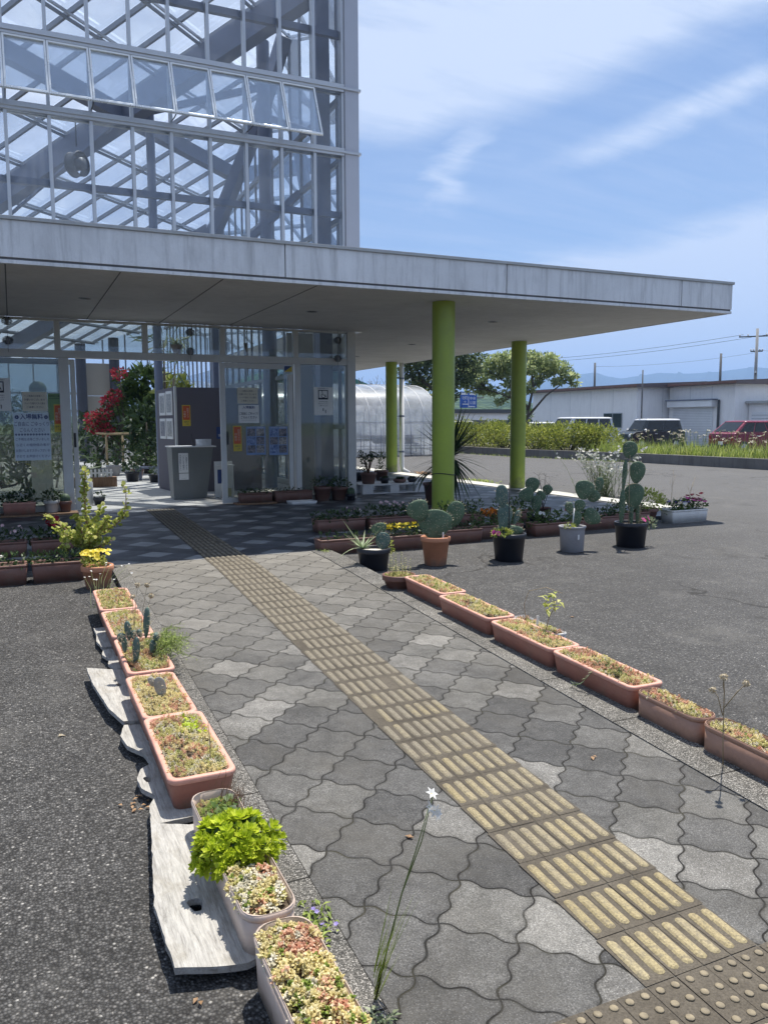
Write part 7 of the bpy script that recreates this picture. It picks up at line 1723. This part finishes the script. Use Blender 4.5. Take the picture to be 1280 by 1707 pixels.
n1 = cl(.2, (1.1, 1.1, 1), 7, .6, .4, 0, 1, CL1); n2 = cl(.9, (2.6, 2.6, 1), 8, .62, .6, 0, 1, CL2); n3 = cl(.75, (1.0, 5.5, 1), 9, .62, 1.1, .3, .74, CL3); n4 = cl(.45, (3.0, 11.0, 1), 9, .64, 1.3, .2, .82, (5, 1, 0))
deg = 180 / PI
az = add(mul(mth(nt, 'ARCTAN2', sx.outputs[0], sx.outputs[1]), deg), mul(add(n2, -.5), 9.0))
el = add(mul(mth(nt, 'ARCSINE', sx.outputs[2]), deg), add(mul(add(n1, -.5), 4.5), mul(add(n2, -.5), 2.2)))
# bank of cirrus with a sharp lower edge, a streak under it, a low veil and a falling wisp
dA = mth(nt, 'SUBTRACT', el, add(18.0, mul(mth(nt, 'MAXIMUM', add(az, -27.0), 0.0), .2)))
A_ = mul(mul(ss(dA, -.6, 2.2), mth(nt, 'SUBTRACT', 1.0, mul(ss(dA, 4.0, 12.0), .5))), add(.46, add(mul(n3, .34), mul(n4, .2))))
dB = mth(nt, 'ABSOLUTE', mth(nt, 'SUBTRACT', el, add(17.1, mul(add(az, -37.0), .24))))
B_ = mul(mul(mth(nt, 'SUBTRACT', 1.0, ss(dB, .0, 1.2)), ss(az, 33.0, 42.0)), mul(add(.35, n4), .55))
dC = mth(nt, 'SUBTRACT', el, add(11.4, mul(add(az, -36.0), .13)))
C_ = mul(mul(mth(nt, 'SUBTRACT', 1.0, ss(dC, -1.8, .8)), ss(az, 30.0, 36.0)), add(.62, mul(n3, .35)))
dD = mth(nt, 'ABSOLUTE', mth(nt, 'SUBTRACT', az, add(28.0, mul(add(el, -13.5), .55))))
D_ = mul(mul(mul(mth(nt, 'SUBTRACT', 1.0, ss(dD, .2, 1.9)), ss(el, 12.5, 15.5)), mth(nt, 'SUBTRACT', 1.0, ss(el, 18.0, 20.0))), mul(add(.25, n4), .45))
F_ = mul(mul(n3, add(.4, n4)), .24)
cf_ = mth(nt, 'MAXIMUM', mth(nt, 'MAXIMUM', A_, B_), mth(nt, 'MAXIMUM', C_, D_))
hf = ramp(nt, sx.outputs[2], [(0.0, .7), (.1, .5), (.2, .18), (.5, .06)])
cf_ = mth(nt, 'MINIMUM', add(add(mul(cf_, CLA), F_), mul(hf, mth(nt, 'SUBTRACT', 1.0, cf_))), .9)
put(nt, bg.inputs[0], mixc(nt, cf_, mixc(nt, 1.0, sky.outputs[0], (.7, .92, 1.17), 'MULTIPLY'), CLC)); bg.inputs[1].default_value = SKYS
sd = bpy.data.lights.new('sun', 'SUN'); sd.energy = SUNE; sd.angle = math.radians(.55); sd.color = (1, .935, .83)
so = bpy.data.objects.new('sun', sd); col.objects.link(so); so.rotation_euler = SUN.to_track_quat('Z', 'Y').to_euler(); so.location = (10, 10, 40)

# camera: solved from the two horizontal vanishing points of the building
cxp, cyp = 640.0, 853.5; v1 = (20.0, 706.0); v2 = (3600.0, 690.0)
fpx = math.sqrt(-((v1[0] - cxp) * (v2[0] - cxp) + (v1[1] - cyp) * (v2[1] - cyp)))
ray = lambda u, v: Vector(((u - cxp) / fpx, -(v - cyp) / fpx, -1.0))
Yc = ray(*v1).normalized(); Xc = ray(*v2); Xc = (Xc - Yc * Xc.dot(Yc)).normalized(); Zc = Xc.cross(Yc)
Rm = Matrix((Xc, Yc, Zc))
cam = bpy.data.cameras.new('camera'); co_ = bpy.data.objects.new('camera', cam); col.objects.link(co_)
co_.matrix_world = Matrix.Translation((0, 0, 1.28)) @ Rm.to_4x4()
cam.sensor_fit = 'VERTICAL'; cam.sensor_height = 36; cam.lens = 36 * fpx / 1707; cam.clip_start = .05; cam.clip_end = 20000
sc.camera = co_
sc.view_settings.view_transform = 'Standard'; sc.view_settings.look = 'None'; sc.view_settings.exposure = EXPO; sc.view_settings.gamma = 1
cy_ = sc.cycles; cy_.use_denoising = True; cy_.max_bounces = 10; cy_.diffuse_bounces = 4; cy_.glossy_bounces = 4; cy_.transmission_bounces = 6; cy_.transparent_max_bounces = 32
cy_.caustics_reflective = False; cy_.caustics_refractive = False; cy_.sample_clamp_indirect = 6; cy_.volume_bounces = 0
